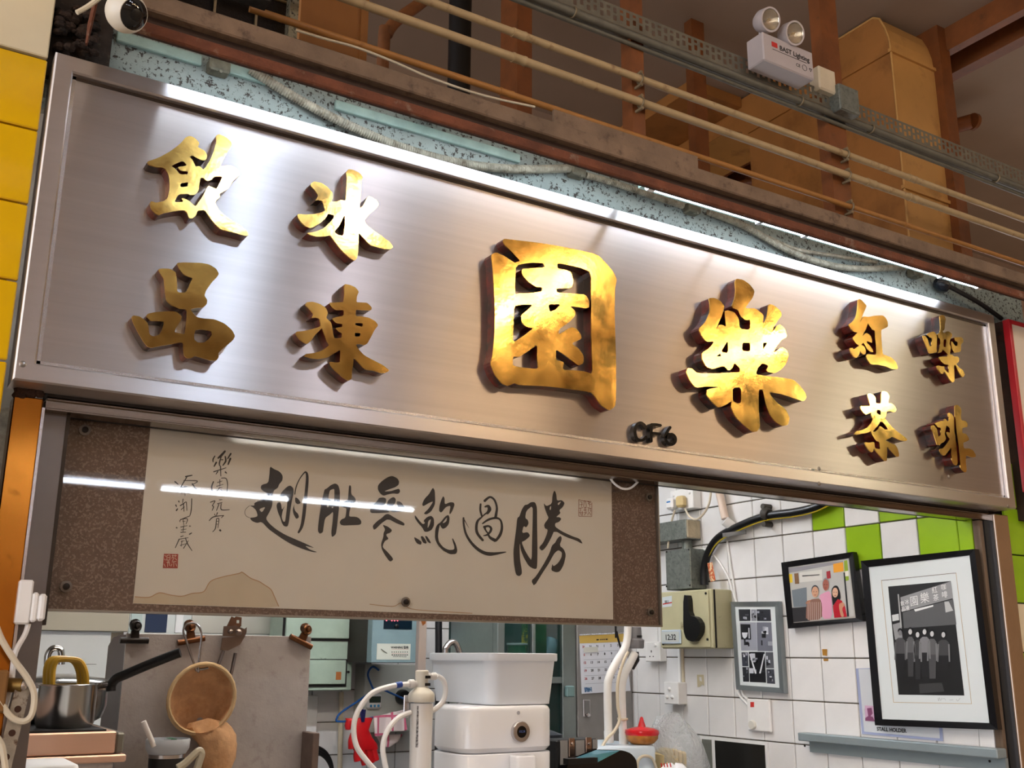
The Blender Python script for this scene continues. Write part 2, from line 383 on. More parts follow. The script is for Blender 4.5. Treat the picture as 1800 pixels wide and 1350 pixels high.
CH['ice'] = (510,290,7.105, [[[(255,250),(265,225),(300,205),(390,220),(470,275),(535,350),(530,420),(515,460),(585,455),(630,432),(695,450),(700,300),(710,180),(700,85),(730,52),(790,60),(870,100),(908,150),(890,200),(885,330),(865,545),(905,520),(940,455),(970,390),(1010,395),(1080,440),(1110,490),(1070,545),(990,610),(925,690),(950,745),(1030,810),(1150,890),(1250,965),(1290,1025),(1255,1052),(1180,1050),(1080,1025),(1010,1005),(960,960),(900,890),(855,845),(855,950),(848,1090),(835,1170),(800,1195),(750,1165),(650,1075),(560,960),(500,875),(440,892),(340,895),(270,880),(205,850),(330,830),(430,785),(510,700),(550,655),(545,630),(475,605),(440,670),(370,730),(290,775),(245,788),(190,765),(140,720),(100,660),(92,610),(180,618),(300,612),(380,595),(440,572),(425,520),(405,450),(355,435),(312,445),(355,385),(310,315)],
 [(670,635),(685,640),(682,760),(665,885),(600,875),(550,835),(620,750)]]])
CH['freeze'] = (505,490,7.105, [[[(720,65),(780,75),(850,105),(895,160),(870,220),(863,292),(930,295),(1000,300),(1055,355),(1050,392),(940,390),(857,385),(855,465),(930,470),(1020,485),(1100,530),(1138,580),(1090,640),(1050,720),(1000,810),(965,828),(900,812),(858,822),(890,880),(960,955),(1080,1020),(1200,1080),(1278,1145),(1240,1170),(1170,1180),(1090,1150),(980,1135),(940,1100),(870,1025),(828,985),(825,1070),(808,1160),(805,1250),(765,1275),(700,1235),(600,1150),(545,1085),(525,1035),(600,1045),(655,1045),(662,960),(662,885),(590,930),(500,985),(400,1002),(300,995),(210,965),(230,938),(320,930),(430,900),(500,850),(525,825),(490,770),(455,680),(430,610),(410,640),(350,700),(300,770),(255,812),(215,805),(150,755),(105,690),(115,660),(190,655),(300,630),(410,600),(415,560),(400,495),(360,485),(300,490),(330,440),(280,380),(225,330),(240,295),(310,285),(400,310),(480,360),(510,430),(485,490),(545,540),(565,620),(575,700),(590,745),(680,738),(683,680),(640,660),(600,615),(690,600),(688,565),(610,555),(555,500),(600,480),(705,462),(705,390),(600,390),(550,350),(520,300),(600,295),(705,292),(715,180),(708,95)],
 [(850,552),(945,555),(940,600),(850,580)],[(845,675),(915,680),(905,722),(845,720)]]])
CH['garden'] = (820,380,3.553, [[[(235,140),(300,148),(450,165),(600,190),(720,215),(820,240),(870,290),(920,350),(940,395),(928,450),(925,600),(930,750),(935,900),(935,1100),(932,1185),(895,1215),(840,1180),(800,1120),(775,1098),(650,1080),(500,1062),(330,1055),(300,1042),(260,1062),(220,1045),(175,985),(150,920),(165,860),(175,750),(178,600),(172,450),(165,330),(155,240),(185,225),(240,250),(300,292),(318,285),(335,278),(290,230),(240,180),(228,155)],
 [(310,305),(400,290),(480,292),(490,320),(400,325),(345,330),(345,360),(380,405),(430,440),(475,445),(470,470),(400,480),(330,482),(303,490),(303,410)],
 [(567,292),(640,305),(720,325),(778,350),(778,500),(780,700),(783,850),(787,985),(740,970),(680,962),(600,960),(610,910),(560,900),(558,830),(620,870),(700,935),(730,920),(732,870),(700,825),(655,795),(720,765),(715,740),(690,705),(655,690),(575,740),(580,705),(640,665),(680,620),(680,590),(640,560),(765,578),(768,530),(745,490),(660,482),(565,478),(560,450),(655,450),(668,410),(655,350),(620,335),(570,328)],
 [(298,560),(350,552),(415,553),(375,590),(340,620),(345,665),(380,695),(420,698),(360,745),(290,790),(293,680)],[(510,550),(588,550),(560,582),(520,598)],[(290,875),(330,880),(390,840),(442,800),(440,880),(450,955),(370,948),(290,935)]]])
CH['joy'] = (1180,460,3.971, [[[(455,118),(500,125),(550,160),(583,205),(570,250),(540,290),(515,325),(590,325),(645,370),(640,440),(665,390),(675,340),(680,295),(720,305),(765,345),(772,375),(745,410),(715,455),(705,490),(740,445),(760,437),(795,470),(808,525),(770,545),(735,590),(710,640),(770,595),(800,610),(822,650),(805,710),(770,750),(725,780),(660,765),(680,725),(635,708),(605,740),(590,785),(640,795),(740,805),(850,820),(900,865),(940,920),(945,950),(925,975),(860,955),(770,925),(685,910),(700,940),(740,985),(800,1030),(828,1090),(815,1140),(775,1148),(720,1110),(680,1050),(655,980),(640,895),(612,890),(610,970),(612,1050),(622,1150),(600,1185),(570,1188),(520,1150),(450,1085),(415,1010),(425,970),(380,1000),(330,1020),(290,985),(245,930),(250,890),(340,875),(250,870),(170,880),(130,830),(105,770),(115,742),(145,745),(180,778),(300,780),(400,775),(480,770),(478,742),(440,705),(425,745),(400,762),(365,725),(290,750),(245,735),(215,680),(215,635),(270,600),(300,555),(245,560),(215,520),(190,470),(240,420),(270,350),(270,290),(262,255),(300,252),(345,275),(372,310),(360,360),(310,478),(335,440),(355,440),(383,455),(370,345),(400,340),(440,352),(470,395),(480,470),(550,475),(552,405),(515,408),(480,375),(465,335),(420,320),(445,250),(450,190),(445,140)],
 [(495,565),(552,567),(550,628),(495,622)],[(640,565),(672,565),(640,615)],[(395,548),(397,638),(345,630)],[(430,878),(487,878),(488,985),(460,990),(428,970)],[(340,640),(350,660),(312,662)]]])
CH['red'] = (1475,520,9.643, [[[(320,70),(345,52),(380,70),(420,115),(465,165),(450,215),(415,290),(380,380),(345,450),(370,430),(410,350),(450,350),(490,360),(600,335),(740,330),(790,370),(825,440),(828,520),(790,545),(720,575),(712,610),(720,750),(730,880),(742,990),(830,1020),(900,1050),(960,1120),(998,1200),(990,1245),(900,1240),(780,1190),(650,1165),(540,1165),(490,1100),(455,1020),(480,988),(560,995),(632,1000),(625,850),(610,700),(605,590),(560,575),(520,520),(490,460),(455,560),(420,630),(390,690),(440,640),(470,628),(530,670),(560,740),(555,800),(520,785),(480,765),(465,790),(520,840),(565,900),(580,955),(530,950),(470,900),(440,840),(415,795),(370,830),(430,860),(455,930),(450,990),(410,995),(370,950),(355,920),(340,1000),(295,1055),(245,1030),(205,970),(180,890),(215,880),(260,905),(320,860),(340,845),(300,820),(260,770),(230,710),(280,660),(310,620),(245,612),(200,560),(158,490),(240,430),(290,350),(310,250),(320,150)]]])
CH['tea'] = (1495,680,10, [[[(300,130),(340,115),(400,140),(440,190),(445,290),(500,295),(540,290),(540,120),(555,80),(600,75),(650,100),(688,170),(670,240),(665,290),(720,290),(780,335),(810,400),(790,440),(720,430),(640,430),(630,500),(610,560),(680,650),(780,750),(900,840),(980,900),(1000,935),(970,955),(890,945),(800,905),(735,875),(700,900),(615,940),(700,985),(790,1020),(830,1080),(855,1180),(850,1230),(810,1225),(740,1150),(640,1040),(645,1150),(640,1300),(610,1305),(540,1240),(450,1130),(410,1080),(400,1140),(365,1150),(310,1100),(265,1020),(250,970),(330,980),(420,970),(430,1075),(490,1090),(520,1090),(515,1020),(500,960),(450,955),(400,880),(370,810),(350,770),(330,800),(220,820),(110,845),(65,830),(100,780),(200,760),(300,715),(365,630),(390,560),(365,490),(360,450),(330,465),(270,490),(230,460),(190,400),(175,340),(240,340),(330,340),(350,320),(330,250),(310,180)],
 [(460,400),(530,410),(535,500),(460,470)],[(520,610),(560,620),(610,670),(660,750),(600,750),(560,710),(510,690),(480,760),(430,790),(390,785),(440,730),(500,660)]]])
CH['coff'] = (1600,545,10, [[[(220,450),(260,450),(300,500),(320,560),(345,635),(375,630),(385,490),(340,485),(295,430),(330,400),(400,375),(440,395),(470,440),(470,560),(465,680),(475,740),(420,755),(340,765),(310,690),(270,590),(240,520)]],
 [[(520,100),(560,85),(605,105),(625,160),(610,250),(605,340),(570,375),(600,410),(640,375),(680,375),(730,410),(740,450),(700,530),(690,600),(720,650),(700,740),(700,780),(740,785),(765,815),(840,815),(865,860),(850,920),(810,950),(850,1000),(930,1060),(965,1140),(920,1185),(880,1130),(830,1050),(800,970),(770,960),(775,1080),(785,1250),(745,1275),(700,1230),(640,1130),(600,1075),(580,1125),(545,1115),(490,1050),(465,985),(490,970),(550,990),(600,985),(605,1040),(670,1105),(685,1080),(670,965),(600,955),(540,900),(500,825),(580,815),(670,815),(660,775),(620,740),(575,695),(550,740),(490,755),(510,680),(530,600),(525,510),(490,480),(480,420),(520,400),(535,330),(530,200)],[(590,520),(635,510),(620,660),(585,640)]],
 [[(725,545),(720,600),(735,690),(775,750),(890,735),(895,600),(932,570),(935,520),(900,475),(770,478),(790,545),(835,560),(828,635),(785,625),(745,560)]]])
CH['fee'] = (1615,700,9.64, [[[(215,460),(265,460),(310,530),(333,655),(375,620),(375,500),(320,495),(268,420),(385,380),(425,385),(440,340),(500,400),(520,350),(495,270),(515,242),(560,265),(600,330),(600,450),(605,580),(618,620),(620,650),(635,800),(650,950),(660,1110),(640,1140),(600,1120),(560,1030),(550,940),(555,830),(500,900),(440,978),(390,950),(355,890),(360,855),(410,850),(470,780),(530,690),(490,650),(465,590),(480,565),(530,590),(525,505),(470,460),(450,560),(440,600),(465,690),(430,740),(370,770),(355,800),(315,790),(290,710),(250,580),(215,510)]],
 [[(612,120),(660,110),(710,160),(725,210),(715,330),(730,375),(790,380),(830,430),(825,490),(760,495),(740,510),(740,590),(800,600),(850,670),(855,710),(800,740),(755,755),(765,850),(860,850),(920,880),(970,960),(960,1000),(900,1000),(800,965),(800,1090),(815,1230),(790,1260),(740,1220),(705,1160),(695,1000),(680,850),(655,650),(640,560),(625,400),(615,250)]]])
CLAB = {'drink': 'gold Chinese character for drink, upper left corner of the steel sign', 'goods': 'gold three-box Chinese character at the lower left corner of the steel sign',
 'ice': 'gold Chinese character for ice, second in the upper row of the sign', 'freeze': 'gold Chinese character for frozen, below the ice character on the sign',
 'garden': 'largest gold Chinese character, boxed by a square outline, at the sign centre', 'joy': 'second largest gold Chinese character, spreading like a tree, right of centre on the sign',
 'red': 'gold Chinese character for red, above the tea character on the sign', 'tea': 'gold Chinese character for tea, below the red character on the sign',
 'coff': 'gold Chinese character at the upper right corner of the steel sign', 'fee': 'gold Chinese character at the lower right corner of the steel sign'}
def inset(loops): return loops
for k, (x0, y0, sc, pieces) in CH.items():
    def at(p, Y): return PY(x0+p[0]/sc, y0+p[1]/sc, YL) + Vector((0, Y-YL, 0))
    fm, bm_ = MB(), MB()
    for pc in pieces:
        lp = [chaikin(l) for l in pc]
        fm.solid(lp, lambda p: at(p, YL), lambda p: at(p, YL+.003))
        bm_.solid(lp, lambda p: at(p, YL+.0031), lambda p: at(p, YP))
    c = sum((Vector(v) for v in fm.v), Vector())/len(fm.v)
    t = thing('gold_character', CLAB[k], 'letter', (c.x, YP, min(v[2] for v in fm.v)), 'gold characters on the sign')
    fm.build('gilded_face', GOLD, t); bm_.build('lacquered_side', GRED, t)
# black stall number CF6, raised strokes
BLK = mat('black_gloss_number', '0a0a0a', .12, coat=.6)
YN = YP-.014
def sect(s): return lambda p: PY(1080+p[0]/9.643, 720+p[1]/9.643, YN)
for ch, st in (('C', [[(535,320),(510,265),(450,225),(395,245),(355,320),(350,400),(375,480),(430,520),(490,510),(540,460)]]),
               ('F', [[(630,245),(625,400),(625,545)],[(635,255),(700,255),(790,270)],[(640,400),(700,405),(780,415)]]),
               ('6', [[(950,295),(905,360),(870,440),(875,520),(920,580),(980,590),(1030,545),(1030,470),(980,420),(920,430),(880,480)]])):
    t = thing('stall_letter', {'C': 'black glossy letter C under the large gold characters', 'F': 'black glossy letter F under the large gold characters', '6': 'black glossy figure 6 under the large gold characters'}[ch], 'letter',
              sect(0)((600,500)), 'black stall number on the sign')
    f, r = MB(), MB()
    for s_ in st:
        lp = [ribbon(s_, [50]*len(s_))]
        fr = sect(0)
        f.solid(lp, fr, lambda p: fr(p)+Vector((0,.004,0))); r.solid(lp, lambda p: fr(p)+Vector((0,.0041,0)), lambda p: fr(p)+Vector((0,.014,0)))
    f.build('letter_face', BLK, t); r.build('letter_side', BLK, t)
# ------------------------------------------------------------------ above the sign
FASC = mat('speckled_mint_fascia', '77807a', .75, var=.15, vs=6, bump=.3, bs=120, dirt=('262019', 110, .54, .6))
FASD = mat('mint_fascia_ledge', '7f958c', .55, var=.2, vs=20)
YFa = 2.005
fas = thing('fascia_board', 'speckled mint green painted fascia board above the steel sign', 'fascia board', (1.6, YFa, SZ1))
MB().box((.16, YFa, SZ1-.06), (3.35, YFa+.04, SZ1+.2)).build('board', FASC, fas)
for (pa, pb) in (((205,68),(355,112)), ((398,122),(470,147)), ((590,190),(915,282)), ((1385,395),(1560,455))):
    a, b = PY(*pa, YFa-.012), PY(*pb, YFa-.012); z = (a.z+b.z)/2
    MB().box((a.x, YFa-.012, z-.003), (b.x, YFa, z+.02), .002).build('ledge_strip', FASD, fas)
# rusty plaster lump at the corner of the pillar
lump = thing('plaster_lump', 'crumbling brown plaster lump between the pillar and the sign corner', 'plaster', (PY(140,80,1.98).x, 1.98, SZ1))
lm = MB()
for i in range(110):
    px, py = random.uniform(98,168), random.uniform(15,97)
    p = PY(px, py, 1.985+random.uniform(-.02,.02)); r = random.uniform(.005,.013)
    lm.lathe(p-Vector((0,0,r*.6)), (random.uniform(-.3,.3),random.uniform(-.3,.3),1), [(r*.5,0),(r,r*.4),(r*.9,r),(r*.3,r*1.35)], 7)
lm.build('clod', mat('brown_plaster', '33241a', .95, var=.6, vs=40, bump=1, bs=160, dirt=('120c08', 30, .5, .65)), lump)['kind'] = 'stuff'

MB().box((.12, YFa-.016, SZ1-.02), (PY(196,80,YFa-.016).x, YFa-.0005, SZ1+.3)).build('stained_end', mat('dark_board', '2a211a', .9, var=.5, vs=30, bump=.6, dirt=('4a4434', 25, .55, .7)), fas)
tag(MB().box((.157,1.99,SZ1+.3), (.6,2.03,3.9)).build('dark_block', mat('dark_board', '2a211a')), 'dark block in the corner behind the security camera', 'block')  # plain dark block filling the corner above the stained board
# steel channel beam in front
YBm = 1.79
def zY(px, py, Y): return PY(px, py, Y).z
zb = [zY(900, y, YBm) for y in (190, 217, 245, 268)]       # top, lip bottom, lower lip top, bottom
zb = [sum(zY(x, y, YBm) for x, y in l)/len(l) for l in (((600,92),(1200,288),(1633,424)), ((600,120),(1200,314)), ((600,146),(1200,324)), ((600,168),(1200,340),(1700,493)))]
beam = thing('channel_beam', 'long rust brown steel channel beam running above the sign', 'beam', (1.8, YBm, zb[3]))
bx0, bx1 = .27, 4.4
MB().box((bx0,YBm,zb[1]), (bx1,YBm+.05,zb[0]), .003).build('upper_lip', RUSTB, beam)
MB().box((bx0,YBm+.022,zb[2]-.004), (bx1,YBm+.05,zb[1]+.004)).build('web', mat('dark_brown_web', '3d2a1e', .75, var=.3, vs=12, bump=.3), beam)
MB().box((bx0,YBm,zb[3]), (bx1,YBm+.012,zb[2]), .003).build('lower_lip', RUSTR, beam)
off = PY(1075, 225, YBm+.06); a, b = PY(955,190,YBm+.05), PY(1205,272,YBm+.05)
sh = thing('angle_offcut', 'short rusty steel angle lying on the channel beam', 'steel angle', (a.x, YBm+.06, zb[0]))
MB().box((a.x, YBm+.005, zb[0]), (b.x, YBm+.012, zb[0]+.034)).build('upstand', RUSTB, sh)
MB().box((a.x, YBm+.012, zb[0]), (b.x, YBm+.05, zb[0]+.006)).build('base_leg', RUSTB, sh)
disc = thing('disc_lamp', 'small white domed disc lying behind the channel beam', 'ceiling lamp', PY(768,150,YBm+.2))
p = PY(768,152,YBm+.16); MB().lathe((p.x,YBm+.16,zb[0]+.02), (0,-.3,1), [(.045,0),(.05,.008),(.047,.016),(.03,.026),(.008,.031)], 28).build('cover', CREAMP, disc)
MB().lathe((p.x,YBm+.16,zb[0]+.012), (0,-.3,1), [(.03,0),(.03,.008)], 20).build('base', CREAMP, disc)

# LED tubes tucked behind the lower lip
a, b = PY(1150,330,YBm+.062), PY(1716,502,YBm+.062); zl = (a.z+b.z)/2
led = thing('sign_light', 'lit cold white tube under the channel beam at the right end of the sign', 'lamp', (a.x, YBm+.08, zl), 'tube lamps washing the sign')
MB().cyl((a.x,YBm+.062,zl), (b.x,YBm+.062,zl), .0085, 14).build('tube', mat('led_glow', 'e6f0ff', .5, emit=LED), led)
MB().box((a.x-.02,YBm+.055,zl+.0095), (b.x+.02,YBm+.1,zl+.03)).build('housing', FASD, led)
for u in (a.x-.012, b.x+.012): MB().cyl((u-.01,YBm+.062,zl), (u+.01,YBm+.062,zl), .011, 12).build('end_cap', WHITEP, led)
for px in (1340,1420,1660):
    q = PY(px, 330+(px-1150)*.304+6, YBm+.05); MB().box((q.x-.006,YBm+.05,zl-.012), (q.x+.006,YBm+.07,zl+.01)).build('clip', mat('clear_clip', 'cfe0ee', .2), led)
a2 = PY(330,70,YBm+.075); l2 = thing('sign_light', 'cold white tube hidden behind the lip of the channel beam, left of the other tube', 'lamp', (a2.x, YBm+.08, zl+.03), 'tube lamps washing the sign')
MB().cyl((a2.x,YBm+.072,zl+.013), (a.x-.022,YBm+.072,zl+.013), .0085, 14).build('tube', mat('led_glow', 'e6f0ff', .5, emit=LED), l2)
MB().box((a2.x-.02,YBm+.055,zl+.0225), (a.x-.022,YBm+.1,zl+.04)).build('housing', FASD, l2)
for u in (a2.x-.012,): MB().cyl((u-.01,YBm+.072,zl+.013), (u+.01,YBm+.072,zl+.013), .0105, 12).build('end_cap', WHITEP, l2)

# sagging corrugated conduits
CORR = mat('dusty_flex_conduit', '8a8574', .7, var=.35, vs=60, dirt=('4f4433', 40, .5, .7))
def flex(label, pts, r=.0105, Y=1.985):
    P = spline([PY(x, y, Y) for x, y in pts], 10); L = sum((P[i+1]-P[i]).length for i in range(len(P)-1))
    n = int(L/.0028); Q = []; acc = 0; i = 0; d = 0
    for k in range(n+1):
        s = L*k/n
        while i < len(P)-2 and acc+(P[i+1]-P[i]).length < s: acc += (P[i+1]-P[i]).length; i += 1
        seg = (P[i+1]-P[i]); Q.append(P[i]+seg*max(0, min(1, (s-acc)/max(seg.length, 1e-6))))
    t = MB().tube(Q, [r if k % 2 else r*.8 for k in range(len(Q))], 8).build('flexible_conduit', CORR)
    return tag(t, label, 'conduit', 'flexible conduits under the beam')
flex('grey corrugated conduit sagging deepest over the left half of the sign', [(440,122),(520,172),(600,214),(700,257),(800,285),(900,297),(1005,296)], .0115)
flex('thin grey corrugated conduit between the two middle clips above the sign', [(1030,308),(1080,322),(1140,342),(1200,362)], .009)
flex('grey corrugated conduit sagging over the right half of the sign', [(1245,372),(1310,398),(1370,432),(1430,458),(1500,472),(1590,470)], .0105)
flex('thinner grey conduit running above the sagging right-hand conduit', [(1250,368),(1340,412),(1400,438),(1470,450),(1540,462)], .006)
CL = mat('dusty_clip', '5d5a4b', .8, var=.4, vs=50)
for (px, py, l) in ((385,118,'dusty saddle clip at the left end of the left conduit'), (1015,302,'dusty saddle clip where the left conduit ends'), (1218,367,'dusty saddle clip holding the right conduit'), (1610,480,'dusty saddle clip near the right end of the lit tube')):
    p = PY(px, py, 1.985); t = thing('saddle_clip', l, 'clip', p, 'conduit clips')
    MB().box(p+Vector((-.022,-.012,-.014)), p+Vector((.022,.02,.014)), .004).build('base', CL, t)
    MB().tube([p+Vector((0,-.02+.02*math.cos(a_)-.0,.02*math.sin(a_))) for a_ in [k*.5-1.57 for k in range(8)]], .0035, 6).build('strap', CL, t)
p = PY(1655,497,1.98); t = thing('taped_joint', 'black taped cable joint under the end of the lit tube', 'cable joint', p)
MB().lathe(p-Vector((.03,0,.0)), (1,0,-.25), [(.008,0),(.02,.012),(.024,.03),(.02,.05),(.009,.06)], 10).build('tape_wrap', mat('black_tape', '10141c', .25, bump=1, bs=60), t)
p = PY(1725,520,1.98); MB().tube(spline([PY(1655,497,1.98), PY(1690,515,1.97), PY(1725,535,1.975), PY(1760,560,1.99)]), .008, 7).build('cable_tail', DARK, t)

# ------------------------------------------------------------------ pipes, tray and posts behind the beam
YPi = 2.22
def pipe(label, a, b, r, m, couplers=(), name='conduit_pipe'):
    pa, pb = PY(*a, YPi), PY(*b, YPi); z = (pa.z+pb.z)/2; d = (pb.x-pa.x)
    t = thing(name, label, 'pipe', (pa.x, YPi, z), 'conduit pipes above the sign')
    MB().cyl((max(.62,pa.x-1.1),YPi,z), (pb.x+1.6,YPi,z), r, 16).build('tube', m, t)
    for px in couplers:
        q = PY(px, a[1]+(b[1]-a[1])*(px-a[0])/(b[0]-a[0]), YPi); MB().lathe((q.x-.022,YPi,z), (1,0,0), [(r*1.18,0),(r*1.18,.006),(r*1.1,.008),(r*1.1,.036),(r*1.18,.038),(r*1.18,.044)], 16).build('coupling', m, t)
    return t, z
_, z1 = pipe('topmost cream conduit pipe running across above the channel beam', (905,61), (1800,384), .0115, PIPEM, (912,1603))
_, z2 = pipe('middle cream conduit pipe running across above the channel beam', (910,97), (1800,422), .0125, PIPEM, (912,1530,1605))
_, z3 = pipe('lowest ochre conduit pipe running just above the channel beam', (880,165), (1600,395), .0095, PIPEO, (890,1595))
# posts (steel angles, clips where pipes cross)
def post(label, px, py, wpx, Y, z0, z1_, m=BROWNP, deep=.05, right=True, grp='brown steel posts'):
    x0, x1 = PY(px-wpx/2, py, Y).x, PY(px+wpx/2, py, Y).x
    t = thing('steel_post', label, 'post', ((x0+x1)/2, Y, z0), grp)
    MB().box((x0,Y,z0), (x1,Y+.006,z1_)).build('front_leg', m, t)
    xx = x0 if right else x1-.006
    MB().box((xx,Y+.006,z0), (xx+.006,Y+deep,z1_)).build('side_leg', m, t); return t
ZT = 4.45
post('brown steel angle post carrying pipe clips, left of the emergency light', 1122, 160, 22, 2.245, 2.66, ZT)
post('brown steel angle post rising behind the square grey junction box', 1478, 300, 30, 2.245, 2.66, ZT)
post('brown steel channel post behind the pipes, left of the pipe clips', 922, 120, 26, 2.9, 2.66, ZT, deep=.12)
post('thin brown post standing behind the pipes, below the emergency light', 1233, 200, 22, 3.2, 2.66, ZT)
post('tall dark brown post along the right side of the tan duct', 1684, 300, 18, 2.62, 2.66, ZT, deep=.2)
CLIP = mat('pipe_clip_metal', '8a7a5f', .5, .5, var=.2)
for px, zs in ((1126, (z1, z2)), (1488, (z1, z2, z3))):
    for z in zs:
        q = PY(px, 160 if px < 1200 else 280, YPi); t = thing('pipe_clip', '%s pipe clip on the brown post %s' % ({z1:'upper',z2:'middle',z3:'lowest'}[z], 'left of the emergency light' if px < 1200 else 'below the square grey junction box'), 'clip', (q.x, YPi, z), 'pipe clips')
        MB().tube([(q.x, YPi+.015*math.sin(a_), z+.0155*math.cos(a_)) for a_ in [k*math.pi/8 for k in range(17)]], .003, 6).build('ring', CLIP, t)
        for s in (1,-1): MB().cyl((q.x,YPi-.008,z+s*.021), (q.x,YPi+.024,z+s*.021), .0055, 8).build('screw_lug', CLIP, t)
# perforated cable tray
def tray(xa, xb, ztop, zbot, Y, t):
    n = int((xb-xa)/.0125); rows = 7; V = []; Fc = []
    for i in range(n+1):
        for j in range(rows+1): V.append((xa+(xb-xa)*i/n, Y, zbot+(ztop-zbot)*j/rows))
    for i in range(n):
        for j in range(rows):
            c = i % 4
            if (c == 1 and j in (1,2,4,5)) or (c == 3 and j in (2,3,5)): continue
            k = i*(rows+1)+j; Fc.append((k, k+rows+1, k+rows+2, k+1))
    return MB().add(V, Fc).build('perforated_side', TRAY, t)
pa, pb, pc, pd = PY(1200,60,YPi), PY(1800,302,YPi), PY(1200,82,YPi), PY(1800,330,YPi)
ztop = (pa.z+pb.z)/2; zbot = (PY(1200,93,YPi).z+PY(1700,284,YPi).z)/2
tr = thing('cable_tray', 'grey perforated steel cable tray running across above the pipes', 'cable tray', (2.5, YPi, zbot))
tray(PY(900,-70,YPi).x, 4.5, ztop, zbot, YPi-.004, tr)
MB().box((1.0,YPi-.003,zbot-.002), (4.5,YPi+.06,zbot)).build('tray_floor', TRAY, tr)
for k, (dz, r) in enumerate(((-.014,.012), (-.03,.008))):
    t = MB().cyl((1.0,YPi+.0+.02*k,zbot+dz-.002), (4.5,YPi+.02*k,zbot+dz-.002), r, 14).build('tray_conduit', mat('grey_conduit', '6d6a5e', .55, .2, var=.2, vs=30))
    tag(t, 'grey conduit strapped right under the perforated tray' if k == 0 else 'thin dark conduit below the grey conduit under the tray', 'conduit')
for px, py in ((1012,38),(1410,165),(1535,220),(1755,305)):
    q = PY(px, py, YPi-.012); t = MB().tube([(q.x, YPi+.016*math.sin(a_), zbot-.016+.015*math.cos(a_)) for a_ in [k*math.pi/8 for k in range(17)]], .003, 6).build('conduit_strap', CLIP)
    tag(t, 'metal strap round the tray conduit %s' % {1012:'at the far left', 1410:'under the emergency light', 1535:'right of the square junction box', 1755:'near the right edge'}[px], 'strap', 'tray conduit straps')

# emergency light with two lamp heads
YE = 2.12; GW = mat('pale_grey_plastic', 'b9b0b0', .4, var=.03)
fl, fr_, fb = PY(1340,57,YE), PY(1428,88,YE), PY(1433,143,YE)
ex0, ex1 = PY(1342,90,YE).x, PY(1430,115,YE).x; ez1 = (PY(1340,56,YE).z+PY(1428,91,YE).z)/2; ez0 = (PY(1346,107,YE).z+PY(1434,141,YE).z)/2
em = thing('emergency_light', 'white twin-head emergency light mounted on the cable tray', 'emergency light', ((ex0+ex1)/2, YE, ez0))
MB().box((ex0,YE,ez0), (ex1,YE+.075,ez1), .004).build('body', GW, em)
REDM = mat('red_print', 'c4302a', .5); INK = mat('black_ink', '1a1a1c', .6)
cxm = (ex0+ex1)/2; wE = ex1-ex0
text('brand_text', 'BAST Lighting', INK, em, (cxm+wE*.12, YE-.0004, ez1-(ez1-ez0)*.42), (1,0,0), (0,0,1), wE*.105, bold=.0004)
lg = MB().box((cxm-wE*.33,YE-.0008,ez1-(ez1-ez0)*.40), (cxm-wE*.22,YE-.0002,ez1-(ez1-ez0)*.23)); lg.build('logo', REDM, em)
MB().box((cxm-wE*.32,YE-.0007,ez1-(ez1-ez0)*.5), (cxm+wE*.36,YE-.0002,ez1-(ez1-ez0)*.485)).build('print_line', INK, em)
text('approval_marks', 'CE  ◯  ▽', INK, em, (cxm+wE*.3, YE-.0004, ez0+(ez1-ez0)*.25), (1,0,0), (0,0,1), wE*.07)
LENS = mat('clear_lens', 'f4efe6', .05, trans=.9, spec=.5); REFL = mat('lamp_reflector', 'd8cdb8', .15, 1, bump=.6, bs=70)
dirn = Vector((-.05,-1,-.3)).normalized()
for (px, py) in ((1355,34),(1398,58)):
    c = PY(px, py, YE-.02); h = MB().lathe(c-dirn*.055, dirn, [(.003,-.004),(.03,.0),(.04,.02),(.041,.052),(.0405,.053)], 28, cap=False).build('lamp_head', GW, em)
    MB().lathe(c, dirn, [(.034,-.012),(.035,0),(.041,0),(.041,-.006)], 28, cap=False).build('bezel', GW, h)
    MB().lathe(c-dirn*.02, dirn, [(.004,-.012),(.02,-.004),(.0345,.02)], 24, cap=False).build('reflector', REFL, h)
    MB().lathe(c-dirn*.004, dirn, [(.034,0),(.034,.002)], 24).build('lens', LENS, h)
    MB().lathe(c-dirn*.018, dirn, [(.004,0),(.005,.01),(.002,.014)], 10).build('bulb', mat('warm_bulb', 'ffdf9e', .3), h)
    MB().cyl((c-dirn*.045).to_tuple(), (c.x-dirn.x*.03, YE+.03, ez1-.002), .008, 10).build('swivel', GW, em)
q0, q1, q2, q3 = rectY(1437,122,1466,162,YPi-.02)
t = MB().box((q0,YPi-.03,q2), (q1,YPi+.02,q3), .006).build('switch_box', CREAMP); tag(t, 'small cream switch box right of the emergency light', 'switch')
q0, q1, q2, q3 = rectY(1478,152,1511,196,YPi-.05)
jb = thing('junction_box', 'square grey metal junction box on the cable tray', 'junction box', ((q0+q1)/2, YPi, q2))
MB().box((q0,YPi-.045,q2), (q1,YPi+.03,q3), .003).build('body', GALV, jb); MB().box((q0+.003,YPi-.048,q2+.003), (q1-.003,YPi-.0451,q3-.003)).build('cover', GALV, jb)

